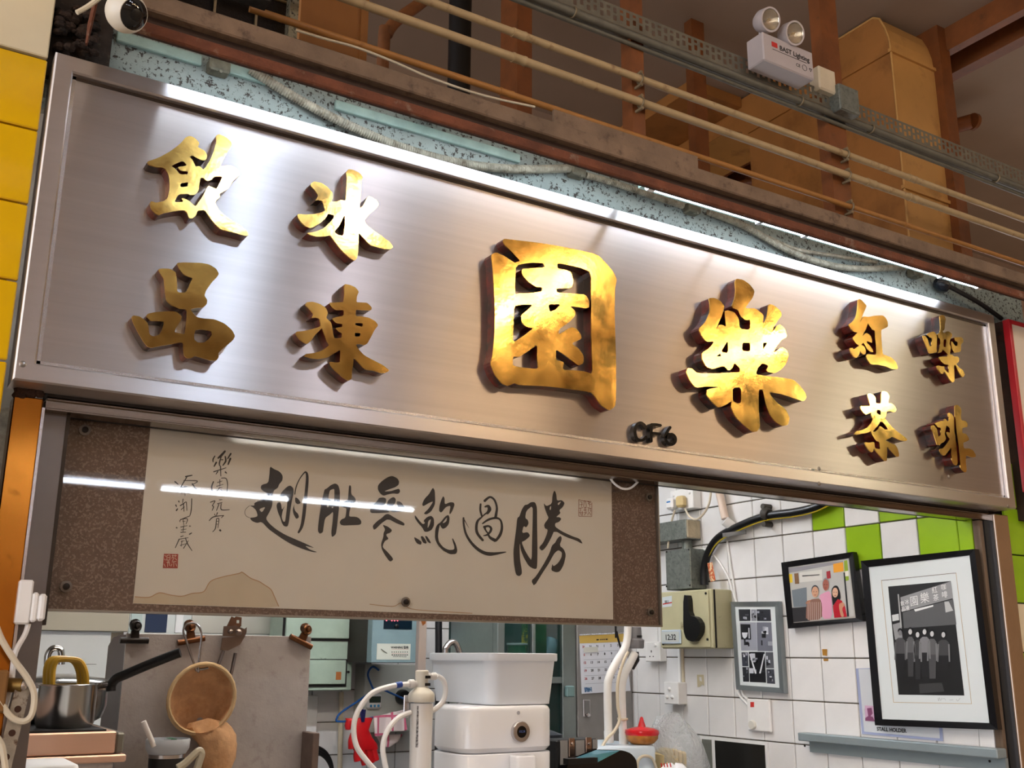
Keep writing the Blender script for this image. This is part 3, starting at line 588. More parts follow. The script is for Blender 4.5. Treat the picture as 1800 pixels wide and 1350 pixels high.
# ------------------------------------------------------------------ duct
YD = 2.66; dx0, dx1 = PY(1576,200,YD).x, PY(1664,230,YD).x
zk = PY(1566, 90, YD).z; R_ = .42; DK = mat('duct_shaded_sheet', 'a87038', .5, var=.15, vs=3, bump=.05, bs=10, dirt=('6e451f', 4, .5, .8))  # same duct sheet, coloured darker for the shaded side
du = thing('air_duct', 'tan sheet metal air duct bending down behind the cable tray', 'duct', ((dx0+dx1)/2, YD+.4, 2.66))
zbh = (PX(1395,160,dx0).z+PX(1260,245,dx0).z)/2
prof = [(YD,2.66),(YD,zk)] + [(YD+R_-R_*math.cos(a_), zk+R_*math.sin(a_)) for a_ in [k*math.pi/20 for k in range(1,11)]] + [(4.28,zk+R_),(4.28,zbh),(YD+1.05,zbh),(YD+.95,zbh-.05),(YD+.9,zbh-.16),(YD+.9,2.66)]
prof = [(y, min(z, 4.44)) for y, z in prof]
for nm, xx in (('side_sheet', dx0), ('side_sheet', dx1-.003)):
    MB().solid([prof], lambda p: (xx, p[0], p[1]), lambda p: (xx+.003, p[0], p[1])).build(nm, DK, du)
fr = MB()
for i in range(len(prof)-1):
    (y0_, z0_), (y1_, z1_) = prof[i], prof[i+1]; fr.quad((dx0+.003,y0_,z0_), (dx1-.003,y0_,z0_), (dx1-.003,y1_,z1_), (dx0+.003,y1_,z1_))
fo = fr.build('face_sheet', TANP, du, smooth=True)
for zz in (zk, PY(1590,330,YD).z):
    MB().box((dx0-.012,YD-.012,zz-.008), (dx1+.012,YD+.004,zz+.008)).build('flange', TANP, du)
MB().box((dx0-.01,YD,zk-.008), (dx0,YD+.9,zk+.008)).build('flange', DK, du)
for xx in (dx0, dx1): MB().tube([(xx, p[0]-.003, p[1]) for p in prof[:12]], .006, 6).build('seam', TANP, du)
# branch of the duct running to the left, further back
bq = MB().box((PY(1200,330,3.7).x,3.6,PY(1300,210,3.7).z-.0), (dx0-.003,4.25,PY(1300,120,3.7).z)); tag(bq.build('branch_duct', DK), 'brown branch duct behind the thin post, left of the bending duct', 'duct')
# ceiling joists
for k, (pa, pb, w) in enumerate((((1655,84),(1800,0),.05), ((1668,122),(1800,48),.07))):
    a = PZ(*pa, 4.36); b = PZ(*pb, 4.36); tag(MB().box((a.x,1.2,4.33), (a.x+w,4.3,4.45)).build('ceiling_joist', BROWNP), '%s brown joist under the taupe ceiling, right of the duct' % ('upper' if k == 0 else 'lower'), 'joist', 'ceiling joists')
c = PY(1695,218,3.0); t = thing('pipe_stub', 'rusty capped pipe stub sticking out behind the dark post', 'pipe', c)
MB().cyl((c.x-.5,4.29,c.z+.0), (c.x+.01,2.96,c.z), .04, 18).build('barrel', BROWNP, t); MB().cyl((c.x+.01,2.96,c.z), (c.x+.03,2.957,c.z), .045, 18).build('cap', BROWNP, t)
# hatch, stack pipe, elbow pipe and ply panel in the void
x0, x1, za, zc = rectY(1302,262,1362,342,4.28); hq = thing('wall_hatch', 'square access hatch with black edges in the taupe wall', 'hatch', ((x0+x1)/2,4.29,za))
MB().box((x0,4.27,za), (x1,4.3,zc)).build('hatch_panel', mat('hatch_panel', '8a6a48', .8, var=.2), hq); MB().box((x0-.02,4.265,za-.1), (x0,4.3,zc+.03)).build('edge_strip', DARK, hq); MB().box((x0,4.265,zc), (x1+.02,4.3,zc+.02)).build('edge_strip', DARK, hq)
p0, p1 = PY(806,170,3.4), PY(806,20,3.4); tag(MB().cyl((p0.x,3.4,2.66), (p0.x,3.4,4.44), .048, 20).build('stack_pipe', mat('black_stack', '0f0b09', .5)), 'black vertical stack pipe against the taupe wall', 'pipe')
q = [PY(x, y, 3.0) for x, y in ((672,150),(674,90),(680,60),(693,40),(712,25),(740,5),(780,-30))]; q[0].z = 2.66; tag(MB().tube(spline(q), .022, 14).build('elbow_pipe', mat('rust_pipe', '7a4a24', .6, var=.3)), 'rusty brown pipe bending to the right behind the conduit pipes', 'pipe')
x0, x1, za, zc = rectY(528,-40,634,100,2.7); t = thing('ply_partition', 'tan plywood partition at the left behind the conduit pipes', 'partition', ((x0+x1)/2,2.7,2.66))
MB().box((x0,2.7,2.66), (x1,2.72,zc+.3)).build('sheet', WOODP, t); MB().box((x1,2.69,2.66), (x1+.022,2.72,zc+.3)).build('edge_batten', WOODP, t)
x0 = PY(516,30,2.3).x; tag(MB().box((x0-.011,2.3,2.66), (x0+.012,2.33,3.6)).build('speckled_post', mat('speckled_post', '9a937c', .8, dirt=('2a241c', 90, .52, .6))), 'narrow speckled grey post beside the dark mesh screens', 'post')
# dark mesh screens with cream mullions
sc_ = thing('mesh_screen', 'dark mesh screen with thin cream mullions at top left behind the beam', 'screen', (PY(400,20,2.36).x, 2.36, 2.66))
MESH = mat('dark_mesh', '2a1f18', .8, var=.4, vs=200, bump=1, bs=220)
xs = [PY(x, 20, 2.36).x for x in (200,290,376,450,511)]
for i in range(4): MB().box((xs[i]+.003,2.36,2.66), (xs[i+1]-.003,2.37,3.6)).build('mesh_pane', MESH, sc_)
for x in xs[1:-1]: MB().box((x-.003,2.352,2.66), (x+.003,2.372,3.6)).build('mullion', PIPEM, sc_)
zz = (PY(480,0,2.36).z); MB().box((xs[0],2.352,zz-.0), (xs[-1],2.359,zz+.005)).build('transom', PIPEM, sc_)
# white cable drooping along the lowest pipe
t = MB().tube(spline([PY(x, y, YPi-.014) for x, y in ((520,53),(570,68),(628,84),(690,108),(760,138),(850,168),(940,188))]), .0035, 7).build('loose_cable', CREAMP); tag(t, 'thin cream cable drooping below the lowest conduit pipe', 'cable')

# security camera
c = PY(222,22,1.74); t = thing('security_camera', 'white ball security camera at the top left corner', 'camera', c)
dv = Vector((.45,-.75,-.45)).normalized(); r = .036
MB().lathe(c, dv, [(r*math.sin(a_), -r*math.cos(a_)) for a_ in [k*math.pi/14 for k in range(0,11)]], 32).build('ball_housing', mat('camera_white', 'd8d2c4', .35), t)
MB().lathe(c, dv, [(r*.79,r*.58),(r*.72,r*.66),(r*.4,r*.78),(r*.05,r*.82)], 28).build('dark_face', mat('camera_face', '07090c', .06, coat=.5), t)
MB().lathe(c+dv*r*.74, dv, [(r*.3,0),(r*.3,r*.08),(r*.2,r*.11)], 20).build('lens_ring', BLACK, t)
MB().cyl(c+Vector((0,.02,r*.8)), (c.x,YBm+.03,zb[0]+.02), .012, 12).build('mount', mat('camera_white', 'd8d2c4'), t)
tag(MB().tube(spline([PY(x, y, 1.9) for x, y in ((135,22),(150,14),(170,0),(200,-25))]), .005, 8).build('camera_cable', CREAMP), 'cream cable end poking out beside the security camera', 'cable')
q = [PY(x, y, 1.93) for x, y in ((172,-20),(165,15),(158,45),(152,78))]; tag(MB().tube(q, [.014,.012,.012,.006], 8, flat=.4).build('rusty_strap', RUSTR), 'rusty steel strap hanging beside the plaster lump', 'strap')
# ------------------------------------------------------------------ opening: header, track, posts
XL, XR = PY(78,728,2.01).x, PY(1738,905,2.0).x
tk = thing('door_track', 'long steel sliding door track fixed under the sign', 'track', ((XL+XR)/2, 2.02, PY(139,729,2.01).z))
zt0 = (PY(139,729,2.01).z+PY(1000,829,2.01).z)/2; zt1 = (PY(139,709,2.01).z+PY(1000,812,2.01).z)/2
MB().box((XL,2.045,zt0), (XR,2.06,SZ0+.1)).build('header_plate', mat('dark_header', '2b231e', .6, .3, var=.3), tk)
MB().box((XL,2.0,SZ0-.006), (XR,2.06,SZ0+.02)).build('soffit_plate', mat('dark_header', '2b231e'), tk)
CHN = mat('track_steel', '8d7f74', .22, 1, var=.2, vs=9, stretch=(.3,1,3))
MB().box((XL,2.0,zt1-.004), (XR,2.045,zt1), .001).build('top_lip', CHN, tk)
MB().box((XL,2.006,zt0+.004), (XR,2.01,zt1-.004)).build('face_plate', CHN, tk)
MB().box((XL,2.002,zt0), (XR,2.045,zt0+.004), .001).build('bottom_lip', CHN, tk)
for px, py in ((143,698),(535,745),(855,783),(1122,818)):
    p = PY(px, py, 2.045); MB().lathe((p.x,2.045,p.z), (0,-1,0), [(.008,0),(.008,.003),(.004,.005)], 12).build('bolt_head', STEELB, tk)
for px, py in ((1102,818),(1153,826)):
    p = PY(px, py, 2.03); MB().box((p.x-.006,2.02,p.z-.012), (p.x+.006,2.045,p.z+.014), .002).build('roller_hanger', STEELF, tk)
# left post and jamb
pw0, pw1 = PY(24,700,1.985).x, PY(75,715,1.985).x
POSTM = mat('amber_reflection_steel', 'c27c30', .16, 1, var=.15, vs=5, rvar=.08, dirt=('5a2f12', 12, .62, .8))  # amber base colour stands in for an orange reflection on plain steel
lp = thing('corner_post', 'narrow polished steel post left of the calligraphy board', 'post', ((pw0+pw1)/2,1.985,0))
MB().box((pw0,1.985,0), (pw1,2.035,PY(45,697,1.985).z), .002).build('casing', POSTM, lp)
MB().box((pw1-.001,1.982,0), (pw1+.004,1.99,PY(60,715,1.985).z)).build('edge_bead', STEELF, lp)
tp = MB()
for i in range(14):
    p = PY(random.uniform(28,72), random.uniform(684,699), 1.99); tp.lathe(p, (0,-.2,1), [(.004,-.006),(.009,0),(.005,.008)], 6)
tp.build('rust_crust', mat('rust_crust', '3a2416', .95, var=.6, vs=60, bump=1), lp)['kind'] = 'stuff'
jb0, jb1 = PY(76,730,2.03).x, PY(117,735,2.03).x
jm = thing('steel_jamb', 'dull grey steel jamb between the post and the calligraphy board', 'jamb', ((jb0+jb1)/2,2.03,0))
MB().box((pw1+.004,2.03,.9), (jb1,2.05,zt0+.02)).build('sheet', mat('grey_jamb_steel', '77716d', .35, 1, var=.1, vs=5), jm)
MB().box((jb1,2.028,1.6), (jb1+.006,2.055,zt0+.01)).build('edge_channel', mat('jamb_edge', '3a322b', .5, .6), jm)
# right post group
rx = [XW+.002] + [PY(x, 950, 2.0).x for x in (1733,1745,1769)]
rp = thing('mirror_post', 'mirror polished steel post at the right end of the opening', 'post', (rx[3],1.985,0))
MB().box((rx[2],1.985,0), (rx[3],2.05,SZ0-.01), .002).build('casing', mat('mirror_steel', 'c9beb2', .06, 1, bump=.12, bs=9), rp)
MB().box((rx[2]-.006,1.988,0), (rx[2],2.05,SZ0-.012)).build('edge_bead', STEELF, rp)
MB().box((rx[1],2.0,0), (rx[2]-.006,2.029,zt0-.002)).build('rubber_gasket', mat('black_gasket', '0b0a0a', .6), rp)
MB().box((rx[0],2.005,0), (rx[1],2.0295,zt0-.002)).build('timber_strip', mat('grey_timber', '6e5b49', .8, var=.35, vs=12, stretch=(4,4,.3), bump=.4), rp)
# tiled pier beyond the post
pr = sbox('wall_pier', (rx[3]+.004,2.012,0), (3.6,2.2,SZ0-.02), mat('pillar_cement', '2c211a', .9))
pg = tmesh('tile', TILEG, 'Y', .147, .147, .012); pwm = tmesh('tile', TILEC, 'Y', .147, .147, .012)
ztl = PY(1790, 1060, 2.0).z
for j in range(-7, 3):
    for c in range(2): put(pwm if j in (-1,-5) else pg, pr, (rx[3]+.082+c*.151, 2.012, ztl+(j+.5)*.151))
cr = sbox('wall_column', (PY(1752,560,1.98).x+.02,1.96,SZ0-.02), (4.4,2.2,2.66), mat('dark_rusty_column', '2e1c12', .8, var=.5, vs=20, dirt=('5a2c14', 16, .52, .7)))
rs = thing('red_sign', 'red framed cream notice board at the right edge beyond the steel sign', 'sign', (PY(1772,600,1.93).x,1.93,2.0))
ra, rb_, rc = PY(1773,560,1.93), PY(1800,556,1.93), PY(1800,862,1.93)
MB().box((ra.x+.016,1.932,rc.z+.016), (ra.x+.5,1.95,ra.z-.016)).build('panel', mat('cream_notice', 'd9c9b4', .5), rs)
for (a, b) in (((ra.x,1.93,rc.z),(ra.x+.016,1.955,ra.z)), ((ra.x+.016,1.93,ra.z-.016),(ra.x+.5,1.955,ra.z)), ((ra.x+.016,1.93,rc.z),(ra.x+.5,1.955,rc.z+.016))): MB().box(a, b, .002).build('frame_bar', mat('red_frame', 'b01f26', .3), rs)

# ------------------------------------------------------------------ calligraphy board
YC = 2.066
bx = [PY(122,738,YC).x, PY(1156,980,YC).x]; bz0 = (PY(231,1070.5,YC).z+PY(1160,1102,YC).z)/2
bd = thing('calligraphy_board', 'framed calligraphy scroll on brown brocade behind clear acrylic under the sign', 'calligraphy', ((bx[0]+bx[1])/2, YC, bz0))
BRO = mat('brown_brocade', '5a4436', .75, var=.2, vs=60, dirt=('786353', 210, .53, .57), bump=.3, bs=210)
MB().box((bx[0],YC+.004,bz0), (bx[1],YC+.016,zt0+.05)).build('brocade_backing', BRO, bd)
MB().box((bx[0],YC-.008,bz0-.004), (bx[1],YC+.016,bz0)).build('bottom_bead', mat('aged_alu_bead', '8a8378', .35, .9), bd)
MB().box((bx[1],YC-.008,bz0-.004), (bx[1]+.003,YC+.016,zt0+.03)).build('side_bead', mat('aged_alu_bead', '8a8378'), bd)
YPp = YC+.0025
c4 = [PY(264.4,751,YPp), PY(1075,846.7,YPp), PY(1077.8,1089,YPp), PY(233.9,1060.8,YPp)]
PAP = mat('aged_rice_paper', 'c2baa9', .8, var=.06, vs=5, dirt=('bfab8c', 2.4, .5, .95))
MB().add([c4[0], c4[1], c4[2], c4[3]] + [v+Vector((0,.0012,0)) for v in c4], [(0,1,2,3),(7,6,5,4),(0,1,5,4),(1,2,6,5),(2,3,7,6),(3,0,4,7)]).build('paper', PAP, bd)
def onp(p): return PY(p[0], p[1], YPp-.0006)
STN = mat('brown_water_stain', '9d7c58', .85, var=.15, vs=12)
st = [(237,1049),(262,1050),(280,1042),(300,1046),(320,1048),(338,1043),(358,1040),(370,1022),(392,1014),(420,1008),(426,1006),(440,1016),(455,1022),(463,1027),(476,1036),(482,1048),(490,1066),(470,1068)]
up = st[:-1]; MB().flatpoly([ribbon(up, [1.6]*len(up))], onp).build('stain_edge', STN, bd)
low = st + [(234,1060)]; MB().flatpoly([low], lambda p: PY(p[0], p[1], YPp-.0003)).build('stain', mat('pale_stain', 'b3a48a', .85, var=.1, vs=6, dirt=('b39c78', 9, .5, .9)), bd)
up2 = [(650,1062),(690,1066),(705,1060),(722,1070),(760,1074),(830,1078)]; MB().flatpoly([ribbon(up2, [1.2]*6)], onp).build('stain_edge', STN, bd)
INKB = mat('brush_ink', '0e0f12', .55)
def glyph(label, x0, y0, sc, polys=(), strokes=()):
    m = MB(); f = lambda p: onp((x0+p[0]/sc, y0+p[1]/sc))
    for lp_ in polys: m.flatpoly([chaikin(l, .2) for l in lp_], f)
    for s_, w in strokes: m.flatpoly([ribbon(s_, w)], f)
    o = m.build('brush_character', INKB, bd); o['label'] = label; return o
glyph('leftmost large brush character', 425,810,7.943, [[[(393,75),(450,115),(520,145),(555,180),(572,215),(568,275),(520,330),(505,380),(450,410),(435,460),(425,500),(430,560),(425,630),(385,720),(335,805),(380,870),(470,950),(600,1030),(760,1100),(900,1160),(1020,1220),(960,1205),(880,1185),(950,1240),(1060,1275),(1000,1278),(860,1235),(700,1170),(580,1100),(450,1010),(370,950),(280,850),(210,870),(140,840),(110,795),(180,790),(225,770),(200,690),(160,650),(110,625),(180,625),(170,590),(270,545),(345,500),(360,455),(290,420),(262,380),(275,335),(370,310),(385,200)],[(240,675),(335,640),(280,725)]],
 [[(525,510),(560,430),(640,355),(680,345),(720,380),(725,450),(700,560),(680,680),(660,850),(640,920),(590,915),(560,870),(540,800),(505,720),(485,640),(490,600),(520,570),(550,600),(560,690),(605,620),(570,700),(555,790),(580,850),(605,850),(620,740),(635,600),(635,480),(560,500),(535,540)]],
 [[(745,505),(790,530),(828,590),(780,608),(745,580)]], [[(735,600),(710,680),(720,740),(760,815),(800,790),(790,745),(745,700),(730,650)]]],
 [([(110,625),(60,670),(42,720),(60,770),(110,795)], [6]*5), ([(740,470),(760,360),(810,250),(870,170),(895,160),(912,200),(912,300),(895,480),(878,650),(860,800),(835,920),(790,1005)], [14,16,14,18,26,36,42,44,48,48,42,26])])
glyph('second large brush character from the left', 550,830,7.939, [[[(185,235),(250,180),(310,155),(355,180),(378,260),(375,380),(365,500),(350,640),(335,780),(320,870),(265,910),(255,840),(275,700),(285,545),(240,590),(170,640),(150,760),(140,840),(95,862),(68,820),(75,720),(95,580),(115,450),(140,330),(165,235)],[(240,250),(300,230),(300,300),(297,420),(240,385),(215,375),(225,300)],[(195,445),(230,465),(200,500)],[(255,500),(285,475),(285,500)]],
 [[(505,180),(535,190),(535,310),(580,345),(605,395),(560,440),(525,490),(510,560),(505,620),(600,620),(650,645),(680,690),(665,735),(560,740),(400,745),(370,700),(400,655),(450,640),(465,560),(468,500),(410,490),(370,460),(440,410),(490,385),(495,290)]]])
glyph('third large brush character from the left', 550,830,7.939, [[[(985,330),(940,300),(905,240),(910,180),(960,125),(1050,65),(1110,50),(1180,85),(1205,130),(1195,180),(1140,215),(1060,240),(990,270),(1090,265),(1160,240),(1205,230),(1220,270),(1190,305),(1120,295),(1050,310)]],
 [[(800,490),(900,400),(920,360),(980,350),(1025,370),(1020,430),(960,480),(920,515),(970,510),(1010,490),(1060,540),(1075,560),(930,570),(800,570)]], [[(1090,360),(1130,345),(1160,380),(1150,430),(1100,490),(1110,520),(1190,490),(1170,440),(1170,405),(1220,410),(1260,455),(1300,525),(1200,555),(1110,560),(1060,530),(1030,460),(1045,400)]],
 [[(1010,590),(1055,580),(1150,640),(1280,710),(1275,750),(1180,720),(1050,650),(960,710),(855,815),(830,750),(900,680),(960,640)]], [[(970,730),(1050,760),(1110,810),(1075,850),(1030,860),(1025,885),(1060,930),(1005,960),(980,1010),(975,1050),(1040,1110),(1130,1215),(1075,1255),(1000,1150),(960,1070),(950,1000),(985,900),(985,850),(1010,800)]]])
glyph('fourth large brush character from the left', 720,840,8.44, [[[(345,140),(375,190),(380,330),(375,400),(320,500),(250,545),(205,530),(280,460),(355,345),(290,370),(200,425),(185,390),(220,310),(290,240)]],
 [[(75,545),(150,640),(200,690),(230,670),(205,635),(260,580),(320,560),(360,600),(365,700),(330,770),(270,800),(220,800),(190,740),(120,660),(80,600)],[(275,640),(320,610),(300,690),(265,755)]],
 [[(65,875),(130,910),(180,950),(170,995),(110,975),(75,920)]], [[(160,865),(200,865),(255,950),(245,980),(195,960)]], [[(225,860),(260,865),(318,960),(305,975),(260,940)]],
 [[(500,270),(520,300),(520,395),(600,360),(655,365),(668,400),(640,480),(600,545),(588,520),(610,410),(540,430),(470,520),(435,490),(445,400),(480,300)]],
 [[(460,660),(530,570),(575,548),(595,590),(585,680),(540,740),(490,760),(460,720),(450,690),(435,760),(420,860),(435,950),(500,1030),(580,1070),(660,1065),(665,1020),(630,910),(640,890),(690,990),(710,1080),(690,1130),(600,1135),(500,1080),(420,1000),(375,900),(380,760),(410,690)],[(480,680),(560,575),(545,650)]]])
glyph('fifth large brush character, with a sweeping base stroke', 720,840,8.44, [], [([(1110,345),(1190,285),(1260,330),(1295,440),(1285,530),(1275,590)], [40,32,30,32,40,40]), ([(1055,385),(1050,480),(1075,575)], [26,30,26]), ([(1115,430),(1165,420),(1185,470),(1150,530)], [20,44,56,36]), ([(1140,520),(1075,575)], [22,20]),
 ([(1075,580),(1010,640),(990,740),(1010,830),(1090,930)], [20,36,40,40,34]), ([(1080,680),(1170,620),(1280,595),(1350,630),(1370,740),(1340,850),(1275,935)], [20,34,32,28,38,44,36]), ([(1275,930),(1200,890),(1165,840)], [52,40,24]),
 ([(1100,730),(1170,715),(1210,750),(1195,800),(1150,845),(1095,858)], [36,30,36,36,28,12]), ([(1115,740),(1130,780),(1170,830)], [34,22,20]), ([(800,590),(805,700),(840,840),(930,980),(1060,1090),(1200,1130),(1430,1100)], [26,30,34,40,48,56,14]), ([(810,620),(880,745)], [14,4])])
glyph('rightmost large brush character', 890,850,7.106, [[[(260,265),(310,230),(360,232),(385,300),(385,500),(390,800),(388,1000),(380,1065),(340,1065),(280,1030),(220,930),(180,830),(170,740),(165,800),(172,950),(200,1120),(165,1160),(120,1140),(95,1000),(88,850),(105,700),(125,560),(135,430),(165,410),(190,330),(230,265)],[(250,340),(330,275),(330,450),(322,700),(318,965),(270,900),(225,820),(190,730),(230,715),(300,655),(270,605),(195,620),(215,530),(250,550),(280,500),(270,455),(235,430)]],
 [[(600,80),(625,130),(632,215),(690,205),(730,240),(710,290),(660,335),(680,370),(620,420),(660,418),(690,440),(660,480),(610,495),(610,540),(700,600),(830,660),(920,690),(955,750),(930,745),(870,710),(750,670),(600,585),(560,680),(500,790),(445,845),(405,800),(460,740),(500,650),(520,575),(480,560),(470,510),(530,430),(510,390),(480,310),(465,240),(500,285),(570,250),(575,150)],[(640,245),(690,220),(650,275)],[(545,290),(562,280),(555,330),(540,325)]],
 [[(680,650),(695,690),(665,775),(720,820),(745,890),(720,1010),(670,1100),(620,1110),(560,1085),(575,1000),(590,1035),(650,990),(690,920),(695,860),(650,830),(600,870),(530,1000),(450,1120),(350,1285),(310,1215),(370,1160),(470,1000),(540,870),(570,770),(610,740),(640,680)]]])
SM = [('dedication, first small character', [([(575,125),(555,160),(555,190)],14),([(590,190),(565,235)],18),([(680,75),(640,120),(605,150)],26),([(640,130),(620,200),(625,230)],14),([(680,130),(685,180),(655,225)],18),([(640,165),(660,165)],12),([(740,100),(705,155)],18),([(735,150),(710,215)],20),([(560,290),(690,248)],11),([(632,230),(635,335)],11),([(605,285),(585,315)],11),([(680,290),(695,305)],15)]),
 ('dedication, second small character', [([(560,390),(540,450),(555,530)],16),([(640,355),(690,360),(705,430),(692,525)],10),([(600,400),(650,385)],8),([(625,370),(625,440)],8),([(590,440),(660,420)],8),([(610,460),(650,450)],7),([(625,450),(590,500)],8),([(630,470),(650,490)],8),([(615,520),(640,518)],8)]),
 ('dedication, third small character', [([(525,605),(575,590),(545,640)],10),([(545,640),(560,650),(545,690)],10),([(620,580),(650,575)],9),([(600,620),(650,605)],9),([(615,625),(590,690)],10),([(640,615),(640,680),(725,680)],11)]),
 ('dedication, fourth small character', [([(600,710),(590,740)],10),([(570,725),(580,745)],9),([(515,795),(560,755),(665,740)],11),([(665,740),(640,765)],9),([(590,775),(580,870),(550,910)],10),([(590,775),(615,775),(605,870)],9),([(590,800),(612,800)],6),([(588,830),(608,830)],6),([(625,890),(635,900)],22)]),
 ('signature, first small character', [([(160,390),(195,420)],15),([(270,340),(340,325)],15),([(290,335),(250,400),(185,510)],12),([(250,380),(395,385),(335,425)],10),([(340,410),(410,520)],13),([(230,450),(290,440)],9),([(260,440),(265,535)],9),([(240,490),(225,520)],9),([(290,500),(310,515)],13)]),
 ('signature, second small character', [([(200,590),(205,605)],13),([(170,630),(178,650)],13),([(175,690),(190,670)],15),([(245,570),(240,610)],9),([(215,640),(275,600)],11),([(250,620),(255,700)],9),([(225,680),(260,650)],8),([(280,600),(285,690)],8),([(335,565),(330,680),(315,745)],10)]),
 ('signature, third small character', [([(315,745),(220,785),(215,810)],9),([(220,780),(290,775),(275,830)],9),([(240,800),(270,800)],6),([(245,780),(255,850)],7),([(175,865),(185,870)],15),([(310,850),(325,850)],11),([(220,860),(290,845)],8),([(250,855),(245,915)],8),([(225,890),(280,880)],7),([(220,915),(275,912)],9)]),
 ('signature, fourth small character', [([(310,935),(335,920)],13),([(220,960),(250,950)],10),([(205,985),(165,1075)],11),([(205,985),(300,970)],8),([(225,1010),(260,1000)],7),([(235,1000),(225,1060)],7),([(215,1050),(280,1030)],7),([(250,1080),(300,1000)],9),([(270,970),(290,1030),(338,1105)],11)])]
for l, s_ in SM: glyph(l, 280,780,5.871, [], s_)
SEAL = mat('vermilion_seal', '8e2f22', .7); fS = lambda p: onp((280+p[0]/5.871, 780+p[1]/5.871))
MB().flatpoly([[(48,1135),(196,1138),(190,1286),(36,1283)]], fS).build('seal', SEAL, bd)['label'] = 'red square seal below the signature'
sl = MB()
for s_ in ([(55,1150),(70,1165)],[(50,1190),(65,1200)],[(48,1240),(62,1270)],[(80,1150),(78,1200)],[(80,1155),(110,1150),(108,1195)],[(70,1200),(112,1200)],[(85,1175),(105,1175)],[(90,1205),(85,1270)],[(75,1225),(105,1225)],[(100,1210),(108,1260)],[(128,1155),(180,1155)],[(140,1145),(138,1170)],[(165,1145),(165,1170)],[(125,1180),(150,1175),(135,1210)],[(160,1180),(180,1200)],[(130,1220),(175,1215)],[(150,1215),(148,1270)],[(130,1240),(120,1265)],[(170,1235),(180,1265)]):
    sl.flatpoly([ribbon(s_, [5]*len(s_))], lambda p: fS(p)+Vector((0,-.0003,0)))
sl.build('seal_carving', mat('seal_paper_lines', 'c4b096', .8), bd)
fS2 = lambda p: onp((890+p[0]/7.106, 850+p[1]/7.106)); sl = MB()
for s_ in ([(905,200),(905,408)],[(905,408),(1065,412)],[(1068,240),(1066,412)],[(905,200),(960,215),(1060,225)],[(920,225),(950,235)],[(945,240),(940,290)],[(915,265),(955,260)],[(975,210),(965,290)],[(990,215),(1000,290)],[(1015,225),(1055,240)],[(1020,250),(1060,260)],[(1030,235),(1045,290)],[(910,310),(960,300)],[(930,310),(925,350)],[(970,305),(1005,300)],[(985,290),(985,350)],[(965,330),(1005,330)],[(1015,300),(1060,310)],[(1030,310),(1025,350)],[(1050,310),(1055,350)],[(910,360),(960,365)],[(920,360),(940,400)],[(950,345),(950,400)],[(970,360),(1005,370)],[(975,395),(1000,350)],[(1015,395),(1035,360),(1055,395)]):
    sl.flatpoly([ribbon(s_, [6]*len(s_))], fS2)
sl.build('seal', mat('brown_seal_lines', '7a3f30', .8), bd)['label'] = 'small carved seal at the upper right of the scroll'
ACR = mat('clear_acrylic', 'ffffff', .03, trans=1, ior=1.45, spec=.5)
_nt = ACR.node_tree; _N = _nt.nodes
_tr = _N.new('ShaderNodeBsdfTransparent'); _gl = _N.new('ShaderNodeBsdfGlossy'); _gl.inputs['Roughness'].default_value = .02
_lw = _N.new('ShaderNodeLayerWeight'); _lw.inputs[0].default_value = .5; _fr = _N.new('ShaderNodeMapRange'); _nt.links.new(_lw.outputs['Facing'], _fr.inputs[0]); _fr.inputs[1].default_value = .2; _fr.inputs[3].default_value = .045; _fr.inputs[4].default_value = .6; _fr.interpolation_type = 'SMOOTHSTEP'; _mx = _N.new('ShaderNodeMixShader')
_nt.links.new(_fr.outputs[0], _mx.inputs[0]); _nt.links.new(_tr.outputs[0], _mx.inputs[1]); _nt.links.new(_gl.outputs[0], _mx.inputs[2]); _nt.links.new(_mx.outputs[0], _N['Material Output'].inputs[0])
MB().box((bx[0],YC-.006,bz0), (bx[1],YC-.004,zt0+.04)).build('acrylic_sheet', ACR, bd)
for (px, py) in ((149,756),(116,1031),(713,1058),(1141,874),(1144,1076)):
    p = PY(px, py, YC-.006); w_ = MB().lathe((p.x,YC-.006,p.z), (0,-1,0), [(.0105,0),(.0105,.002),(.0065,.0025)], 16).build('screw_washer', mat('tarnished_washer', '6a625a', .4, .9), bd); MB().lathe((p.x,YC-.0085,p.z), (0,-1,0), [(.006,0),(.006,.003),(.002,.004)], 12).build('screw_head', mat('dark_screw', '2a2522', .4, .8), w_)
# LED strip above the scroll
a, b = PY(250,735,2.05), PY(1020,830,2.05)
bl = thing('scroll_light', 'slim strip light hidden under the door track above the scroll', 'lamp', (a.x,2.052,zt0-.0))
MB().box((PY(420,750,2.05).x,2.047,zt0+.006), (b.x,2.055,zt0+.009)).build('strip', mat('strip_glow', 'f2f6ff', .5, emit=BOARDL), bl)
t = MB().tube(spline([PY(x, y, 2.04) for x, y in ((1070,836),(1080,850),(1095,859),(1110,857),(1126,842))]), .003, 8).build('white_cable_loop', WHITEP); tag(t, 'thin white cable loop hanging over the scroll at its right end', 'cable')
